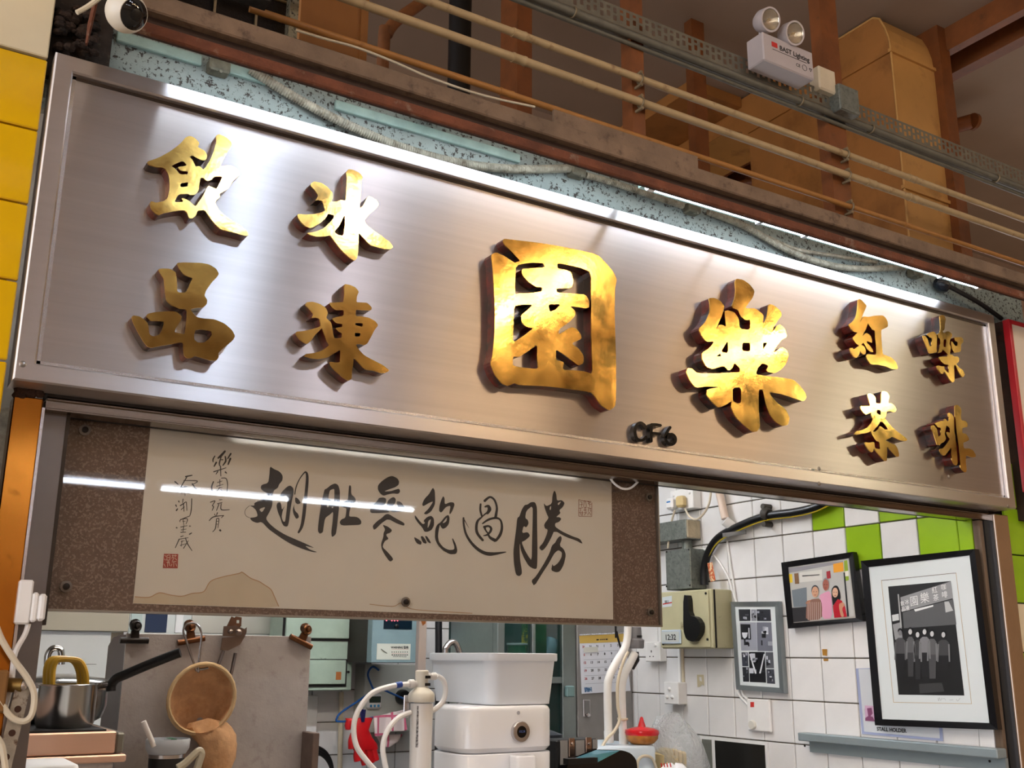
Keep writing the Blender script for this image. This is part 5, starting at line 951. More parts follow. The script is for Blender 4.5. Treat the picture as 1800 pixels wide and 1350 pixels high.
# 1 pale cabinet behind the pots
PB = mat('pale_blue_panel', 'e6f0f6', .4); 
x0, x1, z0, z1 = rectY(-60,1054,231,1076,3.2); x1 = PY(229,1080,3.2).x
ch = thing('chiller_cabinet', 'pale chiller cabinet with a grey top band behind the pots', 'chiller', (x0,3.2,0))
zA, zB, zD = PY(180,1055,3.2).z, PY(180,1075,3.2).z, PY(180,1110,3.2).z
MB().box((x0,3.185,zB), (x1,3.35,zA), .002).build('top_band', mat('grey_band', '8d9095', .4), ch); MB().box((x0,3.188,zD), (x1-.004,3.35,zB-.001), .002).build('cream_fascia', mat('cream_fascia', 'bdbcb0', .5), ch)
MB().box((x0,3.2,0), (PY(192,1150,3.2).x,3.35,zD-.001)).build('door_panel', PB, ch)
# 2 steel splash guards
SCR = mat('scratched_steel', 'aaa5a3', .45, .4, var=.08, vs=16, bump=.25, bs=90, dirt=('857c77', 30, .55, .85))
sg = thing('splash_guard', 'scratched steel sheet standing upright on the counter', 'steel sheet', (PY(380,1250,2.75).x,2.75,ZC))
xa, xb = PY(214,1200,2.75).x, PY(543,1200,2.75).x; zg = PY(380,1116,2.75).z
MB().box((xa,2.75,ZC), (xb,2.754,zg), .001).build('sheet', SCR, sg); MB().box((xa,2.746,ZC), (xa+.012,2.7499,zg)).build('rolled_edge', SCR, sg)
MB().box((xb-.012,2.67,ZC), (xb+.006,2.7499,PY(538,1285,2.75).z), .002).build('corner_angle', mat('rusty_angle', '6f5f57', .6, .5, var=.2), sg)
s2_ = thing('smooth_guard', 'smooth grey steel sheet with a rounded corner left of the scratched sheet', 'steel sheet', (PY(200,1250,2.93).x,2.93,ZC))
q0, q1 = PY(184,1200,2.93).x, PY(224,1200,2.93).x; zq = PY(200,1115,2.93).z
MB().solid([[(q0,ZC),(q1,ZC),(q1,zq),(q0+.03,zq),(q0+.01,zq-.008),(q0,zq-.03)]], lambda p: (p[0],2.93,p[1]), lambda p: (p[0],2.933,p[1])).build('sheet', mat('smooth_steel', '9a9592', .3, 1, var=.04), s2_)
# 3 bulldog clips
def bulldog(label, px, py, ang, m, Y=2.74):
    c = PY(px, py, Y); t = thing('bulldog_clip', label, 'clip', c, 'bulldog clips on the steel sheet'); u = Vector((math.cos(ang),0,math.sin(ang))); w = Vector((-math.sin(ang),0,math.cos(ang)))
    MB().cyl(c-u*.034, c+u*.034, .0075, 12).build('jaw', m, t)
    nk = [c-u*.011, c+u*.011, c+u*.009+w*.026, c-u*.009+w*.026]; MB().add([v+Vector((0,-.004,0)) for v in nk]+[v+Vector((0,.004,0)) for v in nk], [(0,1,2,3),(4,5,6,7),(0,1,5,4),(1,2,6,5),(2,3,7,6),(3,0,4,7)]).build('neck', m, t)
    g = c+w*.034; d = Vector((.3,-.9,.1)).normalized(); MB().lathe(g-d*.006, d, [(.012,0),(.014,.003),(.014,.012),(.011,.015),(.006,.013)], 18).build('grip', m, t); MB().lathe(g+d*.009, d, [(.006,0),(.006,.003),(.002,.004)], 12).build('rivet', m, t); MB().lathe(g+Vector((.0,.022,.004)), d, [(.012,0),(.014,.003),(.014,.01)], 16).build('grip', m, t)
BRZ = mat('bronzed_steel', '6b472f', .35, .9, var=.3, vs=60); BDK = mat('dark_blued_steel', '2a2624', .4, .7, var=.3, vs=60)
bulldog('dark blued bulldog clip at the left corner of the steel sheet', 236, 1126, 0, BDK); bulldog('bronze bulldog clip holding the coffee sock hook', 336, 1126, .18, BRZ); bulldog('tilted bronze bulldog clip at the right corner of the steel sheet', 529, 1128, -.42, BRZ)
# 4 can opener
Yo = 2.73; co_ = thing('can_opener', 'steel can opener hanging on the steel sheet', 'can opener', PY(400,1190,Yo)); CO = mat('opener_steel', '8c7f78', .3, 1, var=.1)
s4_ = lambda p: PY(250+p[0]/4.654, 1060+p[1]/4.654, Yo)
def sol(name, pts, m, t, dy0=0, dy1=.004, f=s4_, holes=()): return MB().solid([pts, *holes], lambda p: f(p)+Vector((0,dy0,0)), lambda p: f(p)+Vector((0,dy1,0))).build(name, m, t)
sol('jaw_plate', [(690,195),(730,112),(755,120),(765,110),(812,118),(808,190),(770,215)], mat('rusty_opener', '7a5a48', .45, .8, var=.3), co_, -.002, .002, holes=[[(770,140),(795,140),(795,165),(770,165)]])
sol('gear_body', [(665,190),(760,185),(835,215),(850,200),(848,240),(830,285),(760,275),(655,270)], CO, co_, -.006, 0)
sol('lever_plate', [(655,285),(760,275),(832,285),(800,340),(700,390),(640,385)], CO, co_, -.001, .003)
for (c_, r_) in (((715,235),.0065),((780,240),.008)): MB().lathe(s4_(c_)+Vector((0,-.006,0)), (0,-1,0), [(r_,0),(r_,.005),(r_*.6,.008),(.001,.009)], 16).build('gear_wheel', CO, co_)
for (a_, b_) in (((660,390),(600,560)),((760,410),(715,620))): MB().tube([s4_(a_)+Vector((0,-.004,0)), s4_(b_)+Vector((0,-.004,0))], .0085, 12, flat=.5).build('handle', CO, co_)
# 5 coffee sock
Yk = 2.68; SOCK = mat('stained_cotton', 'cfa47a', .9, var=.2, vs=30, bump=1, bs=34, dirt=('a97a4e', 14, .5, .75)); RIM = mat('cream_hem', 'cfb48a', .9, var=.12, vs=25)
sk = thing('coffee_sock', 'cloth coffee sock strainer on a wire ring hanging from the bronze clip', 'strainer', PY(357,1300,Yk))
cC = PY(355,1228,Yk); R1 = PY(412,1228,Yk).x-cC.x; WIRE = mat('bright_wire', 'a9a9ac', .25, 1)
def ell(c, rx, rz, ry=0, n=28, wob=0, ph=0): return [(c.x+rx*math.cos(a)+wob*math.sin(7*a+ph), c.y+ry*math.sin(a), c.z+rz*math.sin(a)*(1+wob*4*math.cos(5*a+ph))) for a in [2*math.pi*k/n for k in range(n)]]
rg = ell(cC, R1, R1*1.02, -.012); MB().tube([*rg, rg[0]], .0055, 8).build('ring_hem', RIM, sk)
secs = [ell(cC+Vector((0,-.002,0)), R1*1.0, R1*1.0), ell(cC+Vector((0,.02,-.012)), R1*.88, R1*.9, wob=.002), ell(cC+Vector((.006,.045,-.03)), R1*.62, R1*.75, wob=.003, ph=1), ell(cC+Vector((.012,.045,-.05)), R1*.45, R1*.5, wob=.003, ph=2)]
secs = secs[:3]+[ell(cC+Vector((.012,.05,-.05)), R1*.4, R1*.45), ell(cC+Vector((.014,.052,-.055)), R1*.1, R1*.1)]
loft(MB(), secs, cap=False).build('bag_mouth', SOCK, sk)
tl = []
for (px, py, w_, d_) in ((366,1262,36,.006),(368,1270,42,.02),(375,1284,42,.03),(382,1300,36,.032),(384,1325,32,.028),(380,1350,26,.024),(378,1375,16,.02)):
    c = PY(px, py, Yk+.026); tl.append([(c.x+(w_/780)*math.cos(a)*(1+.1*math.sin(5*a+py*.05)), c.y+d_*math.sin(a)*(1+.15*math.cos(6*a+py*.07)), c.z-.012*abs(math.cos(a))) for a in [2*math.pi*k/28 for k in range(28)]])
loft(MB(), tl).build('bag_tail', SOCK, sk)
hk = [PY(x, y, Yk-.006) for x, y in ((346,1180),(335,1150),(326,1122),(322,1108),(328,1098),(342,1096),(351,1104),(354,1120),(351,1150),(348,1180),(350,1178))]; MB().tube(spline(hk, 5), .0028, 7).build('wire_hook', WIRE, sk)
MB().tube([PY(343,1178,Yk-.004), PY(366,1174,Yk-.004)], .003, 7).build('wire_bar', WIRE, sk)
# 6 tumbler, straw
Yt = 2.6; c = PY(300,1330,Yt); rt = PY(331,1300,Yt).x-PY(293,1300,Yt).x; tb = thing('tumbler', 'black steel tumbler with a frosted white lid and straw', 'tumbler', (PY(296,1330,Yt).x,Yt,ZC)); cx = PY(293,1330,Yt).x; zl_ = PY(293,1322,Yt).z
MB().lathe((cx,Yt,ZC), (0,0,1), [(rt*.6,0),(rt*.62,.005),(rt*.8,zl_-ZC-.02),(rt*.8,zl_-ZC-.012)], 28).build('body', mat('black_powder_coat', '1b1b1c', .45), tb); MB().lathe((cx,Yt,zl_-.012), (0,0,1), [(rt*.81,0),(rt*.82,.008)], 28).build('steel_band', STEELF, tb)
FR = mat('frosted_lid', 'c4ccd6', .4, alpha=.75); MB().lathe((cx,Yt,zl_-.003), (0,0,1), [(rt*.84,0),(rt*.98,.012),(rt,.03),(rt*.96,.033),(rt*.9,.012),(rt*.1,.008)], 28).build('lid', FR, tb)
MB().box((cx-.004,Yt-.03,zl_+.008), (cx+.016,Yt+.026,zl_+.03), .004).build('slide_tab', FR, tb); MB().box((cx-.0,Yt-.0305,zl_+.012), (cx+.012,Yt+.02,zl_+.0305)).build('green_slot', mat('green_gel', '3f7a5c', .4), tb)
MB().cyl(PY(271,1312,Yt-.03), PY(252,1268,Yt-.03), .006, 10).build('straw', WHITEP, tb)
tag(MB().tube(spline([PY(x, y, 2.3) for x, y in ((312,1350),(325,1342),(340,1328),(350,1320),(354,1326),(350,1340),(344,1360))]), .008, 8).build('rubber_loop', mat('beige_rubber', 'a39a84', .5)), 'blurred beige rubber loop below the coffee sock', 'loop')
# 7 hob, pots
Yh = 2.5; hx0, hx1 = PY(22,1310,Yh).x, PY(203,1310,Yh).x; zh1, zh0 = PY(115,1288,Yh).z, PY(115,1328,Yh).z
hb = thing('steam_hob', 'low steel cabinet with warm light coloured into its front under the pots', 'cabinet', (.25,Yh+.1,ZC)); LITSTEEL = mat('warm_lit_steel', 'd6b09a', .38, .6, var=.06, vs=5, stretch=(.2,1,8))  # copper tone is warm light put into the steel's colour
MB().box((hx0-.1,Yh,zh0), (hx1,Yh+.44,zh1), .003).build('front_panel', LITSTEEL, hb); MB().box((hx1+.001,Yh+.003,zh0), (PY(218,1315,Yh).x,Yh+.42,zh1-.003), .004).build('end_cap', mat('grey_end_cap', '77756c', .45, .3), hb)
MB().box((hx0-.1,Yh-.004,zh0-.018), (PY(221,1335,Yh).x,Yh+.44,zh0-.002), .003).build('lower_rail', LITSTEEL, hb); MB().box((hx0-.1,Yh+.01,ZC), (hx1,Yh+.44,zh0-.018)).build('base', SCR, hb); MB().box((hx0,Yh+.01,zh1), (hx1-.02,Yh+.42,zh1+.004)).build('hot_plate', mat('black_plate', '151414', .5), hb)
Yp = 2.62; cx = PY(116,1245,Yp).x; rp_ = PY(170,1215,Yp).x-cx; zp0, zp1 = zh1+.004, PY(116,1203,Yp).z
po = thing('measuring_pot', 'tall straight sided steel pot holding yellow handled tongs', 'pot', (cx,Yp,zp0))
MB().lathe((cx,Yp,zp0), (0,0,1), [(rp_*.92,0),(rp_,.01),(rp_,zp1-zp0-.003),(rp_*1.03,zp1-zp0),(rp_*1.0,zp1-zp0+.001),(rp_*.97,zp1-zp0-.004),(rp_*.96,.02)], 40).build('body', STEELP, po)
YT = mat('mustard_plastic', 'b8922f', .35)
for i in range(3):
    s_ = [PY(x-i*6, y-i*.6, Yp-.02+i*.02) for x, y in ((92,1204),(93,1178),(98,1164),(108,1159),(134,1160),(145,1168),(151,1185),(152,1204))]
    tag(MB().tube(spline(s_, 5), .0065, 8).build('tongs_handle', YT), '%s mustard yellow loop handle standing in the measuring pot' % ('front','middle','rear')[i], 'handle', 'yellow handles in the pot')
Yq = 2.8; cx2 = PY(108,1230,Yq).x; r2 = PY(189,1230,Yq).x-cx2; zk2 = PY(108,1208,Yq).z
bp = thing('stock_pot', 'wide steel pot with lid behind the measuring pot', 'pot', (cx2,Yq,zp0)); zz = zk2-zp0
MB().lathe((cx2,Yq,zp0), (0,0,1), [(r2*.7,0),(r2*.9,.012),(r2*.98,.04),(r2*.98,zz),(r2*1.02,zz+.002)], 40).build('body', STEELP, bp)
MB().lathe((cx2,Yq,zk2+.001), (0,0,1), [(r2*1.03,0),(r2*1.06,.012),(r2*1.0,.018),(r2*.6,.024),(.02,.03)], 40).build('lid', STEELP, bp)
MB().tube(spline([PY(x, y, Yq-.03) for x, y in ((83,1168),(84,1152),(90,1142),(98,1139),(106,1142),(108,1152),(108,1168))], 5), .011, 10, flat=.7).build('lid_handle', STEELP, bp)
MB().cyl(PY(172,1208,2.73), PY(196,1203,2.70), .011, 14).build('ferrule', STEELP, bp)
hd = [PY(x, y, Y_) for x, y, Y_ in ((195,1215,2.7),(196,1204,2.7),(204,1193,2.69),(220,1186,2.68),(255,1171,2.66),(300,1153,2.63),(317,1147,2.62))]; MB().tube(spline(hd, 4), .0115, 10, flat=1).build('long_handle', BLACK, bp)
t = MB().box(PY(140,1168,Yq-.02), PY(170,1163,Yq-.02)+Vector((0,.03,-.006))).build('sponge', mat('green_sponge', '1f4a40', .9)); tag(t, 'small dark green scouring pad on the pot lid', 'sponge')
t = rbox(PY(18,1340,2.35).x, PY(130,1345,2.35).x, 2.28, 2.46, ZC, PY(80,1341,2.35).z, .02).build('paper_stack', mat('white_paper', 'e2e3e4', .7)); tag(t, 'stack of white paper at the bottom left', 'paper')
# 9 rear window band
w1 = struct(MB().box((PY(228,1090,YB-.03).x,YB-.03,PY(300,1117,YB-.03).z-.02), (PY(502,1090,YB-.03).x,YB-.004,PY(300,1040,YB-.03).z)).build('window_1', mat('alu_window', 'bfc6c4', .4, .6)))
for (xa_, xb_, m_, nm) in ((230,250,mat('pale_glass','b9c9c4',.15),'pane'),(256,294,mat('blue_glass','2c3a52',.1),'pane'),(309,322,WHITEP,'frame_bar'),(337,411,mat('steel_shutter','b5b6ae',.35,.8),'panel'),(416,488,mat('steel_shutter','b5b6ae',.35,.8),'panel')):
    a, b = PY(xa_,1090,YB-.036).x, PY(xb_,1092,YB-.036).x; MB().box((a,YB-.036,PY(300,1112,YB-.036).z), (b,YB-.0301,PY(300,1040,YB-.036).z), .001).build(nm, m_, w1)
# 10 mint cabinet
MINT = mat('mint_enamel', 'a3b5a4', .4, var=.1, vs=14, dirt=('3a3022', 20, .66, .76)); Ym = 4.72
x0, x1 = PY(497,1150,Ym).x, PY(620,1150,Ym).x; za, zb_ = PY(560,1214,Ym).z, PY(560,1060,Ym).z
mc = thing('meter_cabinet', 'chipped mint green metal cabinet with two doors on the back wall', 'cabinet', ((x0+x1)/2,Ym,za)); MB().box((x0,Ym,za), (x1,YB-.001,zb_), .003).build('body', MINT, mc)
for (y0_, y1_) in ((1086,1122),(1160,1203)):
    a, b = PY(502,1105,Ym-.012).x, PY(616 if y0_ < 1100 else 613,1105,Ym-.012).x; z0_, z1_ = PY(560,y1_,Ym-.012).z, PY(560,y0_,Ym-.012).z
    MB().box((a-.01,Ym-.004,z0_-.012), (b+.004,Ym-.0005,z1_+.004)).build('door_gap', DARK, mc); d_ = MB().box((a,Ym-.016,z0_), (b-.006,Ym-.0045,z1_), .003).build('door', MINT, mc); MB().cyl((b+.006,Ym-.012,(z0_+z1_)/2), (b+.006,Ym-.02,(z0_+z1_)/2), .006, 10).build('hinge_pin', DARK, d_)
MB().box((PY(591,1180,Ym-.018).x,Ym-.0185,PY(595,1195,Ym-.018).z), (PY(600,1180,Ym-.018).x,Ym-.0165,PY(595,1181,Ym-.018).z)).build('key_label', mat('rust_label', 'a5622c', .6), mc)
# 11 grey control box
Yg = 4.45; gx0, gx1 = PY(654,1120,Yg).x, PY(735,1120,Yg).x; gz0, gz1 = PY(690,1165,Yg).z, PY(690,1060,Yg).z
cb = thing('control_box', 'grey control box with red indicator lights and a warning label', 'control box', ((gx0+gx1)/2,Yg,gz0)); GBX = mat('teal_grey_enamel', '7f979c', .4, var=.08, vs=9, dirt=('6a4a2a', 16, .68, .74))
MB().box((gx0,Yg,gz0), (gx1,YB-.02,gz1), .003).build('case', GBX, cb); MB().box((max(gx0-.06,x1+.004),Yg+.05,gz0), (gx0-.001,YB-.02,gz1)).build('side_cover', mat('dark_brown_side', '2a211a', .6), cb)
sC = lambda x, y, dy=.001: PY(600+x/11.25, 1070+y/11.25, Yg-dy)
def panel(name, a, b, m, dy=.001): p, q = sC(*a, dy), sC(*b, dy); return MB().box((p.x,Yg-dy,q.z), (q.x,Yg-.0002,p.z)).build(name, m, cb)
panel('display', (845,190), (1395,410), mat('display_black', '10202c', .15), .003)
for (x, y) in ((893,230),(1000,232),(1055,232),(1112,234)): MB().lathe(sC(x,y,.0035), (0,-1,0), [(.0035,0),(.002,.001)], 10).build('indicator', mat('red_led', 'ff5a6a', .4, emit=3), cb)
MB().lathe(sC(1090,345,.003), (0,-1,0), [(.009,0),(.009,.008),(.006,.01)], 16).build('dial', BLACK, cb)
panel('warning_label', (708,688), (1362,1008), mat('label_cream', 'd5d8cc', .4), .002)
text('warning_text', 'WARNING 警告', INK, cb, sC(1155,785,.0026), (1,0,0), (0,0,1), .0125, bold=.0004); [panel('print_dash', (995+i_*42,905), (1024+i_*42,922), INK, .0026) for i_ in range(8)]; text('warning_text', 'SYSTEM INSTALLED', INK, cb, sC(1155,958,.0026), (1,0,0), (0,0,1), .008); [panel('print_dash', (995+i_*43,848), (1012+i_*43,866), INK, .0026) for i_ in range(8)]
for y in (800,882): panel('red_rule', (995,y), (1325,y+6), REDM, .0026)
MB().tube([sC(790,800,.004), sC(900,880,.004)], .004, 8, flat=.3).build('drawing', mat('label_drawing', '77786c', .5), cb)
# 12 white service board and bits
Yw = 4.83; x0, x1 = PY(640,1220,Yw).x, PY(733,1220,Yw).x; sb_ = thing('service_board', 'white board under the grey control box with a black rotary knob', 'board', ((x0+x1)/2,Yw,PY(690,1287,Yw).z))
MB().box((x0,Yw,PY(690,1287,Yw).z), (x1,YB-.002,PY(690,1168,Yw).z), .003).build('panel', mat('board_white', 'c6c8c0', .45), sb_); kc = PY(706,1225,Yw); MB().lathe(kc, (0,-1,0), [(.036,0),(.036,.02),(.03,.04),(.02,.042)], 24).build('rotary_knob', BLACK, sb_)
x0, x1, z0, z1 = rectY(534,1223,561,1297,4.9); t = thing('wall_plate', 'white switch plate on the back wall beside the steel sheet', 'switch', ((x0+x1)/2,4.9,z0)); MB().box((x0,4.92,z0), (x1,YB-.001,z1), .004).build('plate', WHITEP, t); MB().box((x0+.0,4.916,PY(545,1262,4.9).z), (x0+.02,4.9199,PY(545,1238,4.9).z)).build('slot', BLACK, t)
tag(MB().cyl(PY(600,1216,4.92), PY(597,1360,4.92), .012, 12).build('wall_pipe', CREAMP), 'cream pipe running down the back wall tiles', 'pipe')
for i in range(3): tag(MB().tube(spline([PY(x, y+i*5, 4.8) for x, y in ((535,1308),(555,1312),(572,1322),(582,1340),(586,1365))]), .008, 8).build('black_cable', BLACK), '%s black cable beside the steel sheet' % ('upper','middle','lower')[i], 'cable', 'black cables by the steel sheet')
# 13 hanger, gloves, cloth, timer
Yr = 4.68; BLU = mat('blue_wire', '1f4f8f', .35); hg = thing('wire_hanger', 'blue wire hanger carrying a red glove and a cloth', 'hanger', PY(660,1212,Yr))
MB().tube(spline([PY(x, y, Yr) for x, y in ((666,1178),(656,1172),(649,1178),(647,1188),(652,1202),(656,1211))], 5), .005, 7).build('hook', BLU, hg)
MB().tube(spline([PY(x, y, Yr) for x, y in ((658,1212),(630,1232),(600,1252),(592,1263),(594,1268),(620,1267),(680,1257),(735,1245),(738,1240),(700,1224),(672,1212),(658,1211))], 4), .005, 7).build('wire_triangle', BLU, hg)
RG = mat('red_rubber', 'c4161c', .35, var=.08); gl = thing('rubber_glove', 'red rubber glove pegged to the blue hanger, fingers down', 'glove', PY(635,1340,Yr)); s5 = lambda x, y, d=0: PY(530+x/4.82, 1070+y/4.82, Yr-.012+d)
def oval(cx_, cy_, w_, d_, n=20): c_ = s5(cx_, cy_); k_ = PY(900,1200,Yr).x-PY(899,1200,Yr).x; return [(c_.x+w_/4.82*k_*math.cos(a), c_.y+d_*math.sin(a), c_.z) for a in [2*math.pi*i/n for i in range(n)]]
loft(MB(), [oval(487,925,98,.012), oval(490,945,92,.02), oval(495,1030,62,.02), oval(510,1090,72,.022), oval(535,1150,90,.022), oval(545,1195,88,.018)]).build('palm', RG, gl)
loft(MB(), [oval(405,945,22,.016), oval(395,990,22,.02), oval(392,1025,14,.016)]).build('folded_cuff', RG, gl)
for (pts, r_) in ((((480,1180),(470,1240),(475,1290)),.017), (((520,1190),(525,1260),(540,1318)),.017), (((560,1190),(580,1260),(592,1305)),.017), (((600,1170),(618,1230),(632,1285)),.016), (((445,1060),(425,1120),(425,1185)),.017)):
    P_ = spline([s5(*p) for p in pts], 4); MB().tube(P_+[P_[-1]+(P_[-1]-P_[-2])*.4], [r_]*len(P_)+[r_*.5], 10).build('finger', RG, gl)
pg_ = thing('clothes_peg', 'dark blue clothes peg holding the red glove', 'peg', s5(520,960)); 
for dx in (-9,9): MB().tube([s5(520+dx*1.4,855,-.02), s5(520+dx*.8,905,-.02), s5(520+dx*.3,960,-.02)], [.008,.008,.006], 8).build('jaw', mat('navy_plastic', '14184f', .35), pg_)
cl = MB(); nx, nz = 18, 22; V = []
for j in range(nz+1):
    for i in range(nx+1):
        u, v = i/nx, j/nz; x = 610+u*(868-610)+v*u*30+v*(1-u)*10; y = 915-u*60+v*(165+10*math.sin(u*9)); V.append(s5(x, y, -.004-.008*math.sin(u*11+v*2)-.01*v))
for j in range(nz):
    for i in range(nx): k_ = j*(nx+1)+i; cl.f.append((k_, k_+1, k_+nx+2, k_+nx+1))
cl.v = [tuple(v) for v in V]; CLM = bpy.data.materials.new('checked_cloth'); CLM.use_nodes = True; _N = CLM.node_tree.nodes; _L = CLM.node_tree.links
_tc = _N.new('ShaderNodeTexCoord'); _sx = _N.new('ShaderNodeSeparateXYZ'); _L.new(_tc.outputs['Object'], _sx.inputs[0]); _o = []
for ax, per in (('X', .036), ('Z', .04)):
    m1 = _N.new('ShaderNodeMath'); m1.operation = 'PINGPONG'; m1.inputs[1].default_value = per; _L.new(_sx.outputs[ax], m1.inputs[0]); m2 = _N.new('ShaderNodeMath'); m2.operation = 'LESS_THAN'; m2.inputs[1].default_value = .005; _L.new(m1.outputs[0], m2.inputs[0]); _o.append(m2)
_ad = _N.new('ShaderNodeMath'); _ad.operation = 'MAXIMUM'; _L.new(_o[0].outputs[0], _ad.inputs[0]); _L.new(_o[1].outputs[0], _ad.inputs[1]); _mx = _N.new('ShaderNodeMix'); _mx.data_type = 'RGBA'; _mx.inputs[6].default_value = lin('e6d6d4')+(1,); _mx.inputs[7].default_value = lin('c9607c')+(1,); _L.new(_ad.outputs[0], _mx.inputs[0]); _L.new(_mx.outputs[2], _N['Principled BSDF'].inputs['Base Color']); _N['Principled BSDF'].inputs['Roughness'].default_value = .9
clo = cl.build('checked_cloth', CLM, smooth=True); md = clo.modifiers.new('thick', 'SOLIDIFY'); md.thickness = .006; tag(clo, 'pink checked cloth hanging on the blue hanger', 'cloth')
clo2 = MB(); loft(clo2, [[(v[0], v[1]+.03, v[2]) for v in oval(770,1070,100,.01)], [(v[0], v[1]+.03, v[2]) for v in oval(765,1130,70,.014)], [(v[0], v[1]+.03, v[2]) for v in oval(745,1175,25,.01)]]); clo2.build('back_fold', CLM, clo)
q0, q1, q2, q3 = rectY(647,1219,673,1247,Yw-.03); tm = thing('kitchen_timer', 'small white kitchen timer with three blue buttons on the white board', 'timer', ((q0+q1)/2,Yw-.02,q2)); MB().box((q0,Yw-.022,q2), (q1,Yw-.0005,q3), .01).build('case', WHITEP, tm); MB().box((q0+.01,Yw-.0235,q2+(q3-q2)*.42), (q1-.008,Yw-.0221,q3-.014)).build('screen', mat('lcd_dark', '3a453c', .3), tm)
for k in range(3): MB().lathe((q0+(q1-q0)*(.25+.25*k),Yw-.022,q2+(q3-q2)*.22), (0,-1,0), [(.006,0),(.006,.003),(.004,.004)], 12).build('button', mat('sky_button', '3a8fc4', .4), tm)
# 14 pole
x0, x1 = PY(736,1130,2.75).x, PY(750,1130,2.75).x; pp = thing('support_pole', 'square grey painted pole behind the water filter', 'pole', ((x0+x1)/2,2.75,ZC)); MB().box((x0,2.75,ZC), (x1,2.77,PY(743,1060,2.75).z), .002).build('shaft', mat('pinkish_grey_paint', 'a59c98', .5), pp); MB().solid([[(738,1085),(750,1085),(748,1096),(743,1100),(741,1094)]], lambda p: PY(p[0],p[1],2.7495), lambda p: PY(p[0],p[1],2.75)).build('rust_patch', mat('rust_orange', '8a5220', .9), pp)
# 15 water filter
Yf = 2.42; fx = PY(740,1290,Yf).x; k_ = PY(741,1290,Yf).x-PY(740,1290,Yf).x; z_ = lambda y: PY(740,y,Yf).z; FW_ = mat('filter_white', 'dcdad6', .3); wf = thing('water_filter', 'white inline water filter cartridge with two hoses', 'water filter', (fx,Yf,ZC))
MB().lathe((fx,Yf,ZC), (0,0,1), [(16*k_,0),(17*k_,z_(1340)-ZC),(18*k_,z_(1236)-ZC)], 28).build('cartridge', FW_, wf); MB().lathe((fx-k_,Yf,z_(1234)), (0,0,1), [(20*k_,0),(21*k_,.004),(21*k_,.018),(18*k_,z_(1216)-z_(1234)),(12*k_,z_(1210)-z_(1234)),(10*k_,z_(1208)-z_(1234)),(10.5*k_,z_(1180)-z_(1234)),(9*k_,z_(1178)-z_(1234))], 28).build('head', mat('cream_cap', 'dad5c6', .35), wf)
MB().lathe((fx-6*k_,Yf,z_(1202)), (-1,0,0), [(5*k_,0),(5*k_,8*k_),(7*k_,10*k_),(7*k_,17*k_),(4*k_,20*k_)], 14).build('elbow_fitting', FW_, wf); MB().lathe((fx+9*k_,Yf,z_(1189)), (1,0,0), [(5*k_,0),(6*k_,4*k_),(4.5*k_,6*k_),(6*k_,9*k_),(6*k_,14*k_),(4*k_,17*k_)], 14).build('elbow_fitting', FW_, wf)
for y in (1190,1203): MB().box((fx-.5*k_,Yf-10.8*k_,z_(y+2.5)), (fx+9*k_,Yf-9*k_,z_(y-2.5))).build('label_strip', BLACK, wf)
MB().box((fx-14*k_,Yf-13.2*k_,z_(1312)), (fx-4*k_,Yf-10*k_,z_(1240))).build('spec_label', mat('grey_print', 'a5a5a8', .5, dirt=('55565a', 160, .45, .55)), wf)
for i, pts in enumerate((((718,1203),(690,1206),(655,1218),(632,1245),(622,1275),(626,1310),(645,1338),(670,1365)), ((768,1188),(779,1196),(783,1212),(779,1232),(765,1246),(752,1252)), ((722,1252),(700,1262),(682,1283),(673,1310),(676,1340),(684,1370)))):
    o = MB().tube(spline([PY(x, y, Yf-.005) for x, y in pts], 6), 4.2*k_, 9).build('hose', WHITEP, wf)
MB().cyl(PY(696,1204.5,Yf-.005), PY(706,1203,Yf-.005), 4.8*k_, 10).build('blue_band', mat('blue_band', '2a4a9a', .4), wf); MB().box((fx-28*k_,Yf+.01,z_(1262)), (fx-18*k_,Yf+.014,z_(1222)), .002).build('wall_bracket', STEELF, wf)
# 16 air fryer and tub
Ya = 2.45; ax0, ax1 = PY(815,1290,Ya).x, PY(979,1290,Ya).x; ay1 = PX(752,1290,ax0).y; zf1, zfl = PY(890,1241,Ya).z, PY(890,1323,Ya).z; FRY = mat('glossy_white_abs', 'dcdde0', .2, coat=.2)
af = thing('air_fryer', 'glossy white air fryer with a round black dial', 'air fryer', ((ax0+ax1)/2,Ya+.15,ZC)); rbox(ax0,ax1,Ya,ay1,zfl,zf1,.05,.012).build('upper_body', FRY, af); rbox(ax0,ax1,Ya,ay1,ZC,zfl-.002,.05,.003).build('drawer', FRY, af)
dc = PY(913,1286,Ya); MB().lathe((dc.x,Ya-.001,dc.z), (0,-1,0), [(.027,-.002),(.027,.008),(.025,.011),(.0235,.0112)], 32).build('dial_ring', STEELF, af); MB().lathe((dc.x,Ya-.0105,dc.z), (0,-1,0), [(.0234,0),(.0234,.0012),(.01,.002)], 32).build('dial_face', mat('black_glass', '050507', .06), af); text('dial_digits', '10:24', mat('dim_digits', '4a5a8a', .5), af, (dc.x,Ya-.0128,dc.z-.002), (1,0,0), (0,0,1), .009)
MB().lathe(PY(911,1253,Ya)+Vector((0,-.0005,0)), (0,-1,0), [(.005,0),(.005,.0008)], 16).build('power_icon', mat('icon_grey', 'a9aab0', .4), af)
h0, h1, hz0, hz1 = rectY(904,1328,938,1380,Ya-.03); rbox(h0,h1,Ya-.045,Ya-.001,ZC+.02,hz1,.008,.004).build('drawer_handle', FRY, af)
Yb_ = 2.46; tx0, tx1 = PY(860,1190,Yb_).x, PY(983,1190,Yb_).x; ty1 = PX(752,1160,tx0).y; TUB = mat('white_tub_plastic', 'e3e8ee', .3); tz0, tz1 = zf1+.002, PY(900,1150,Yb_).z
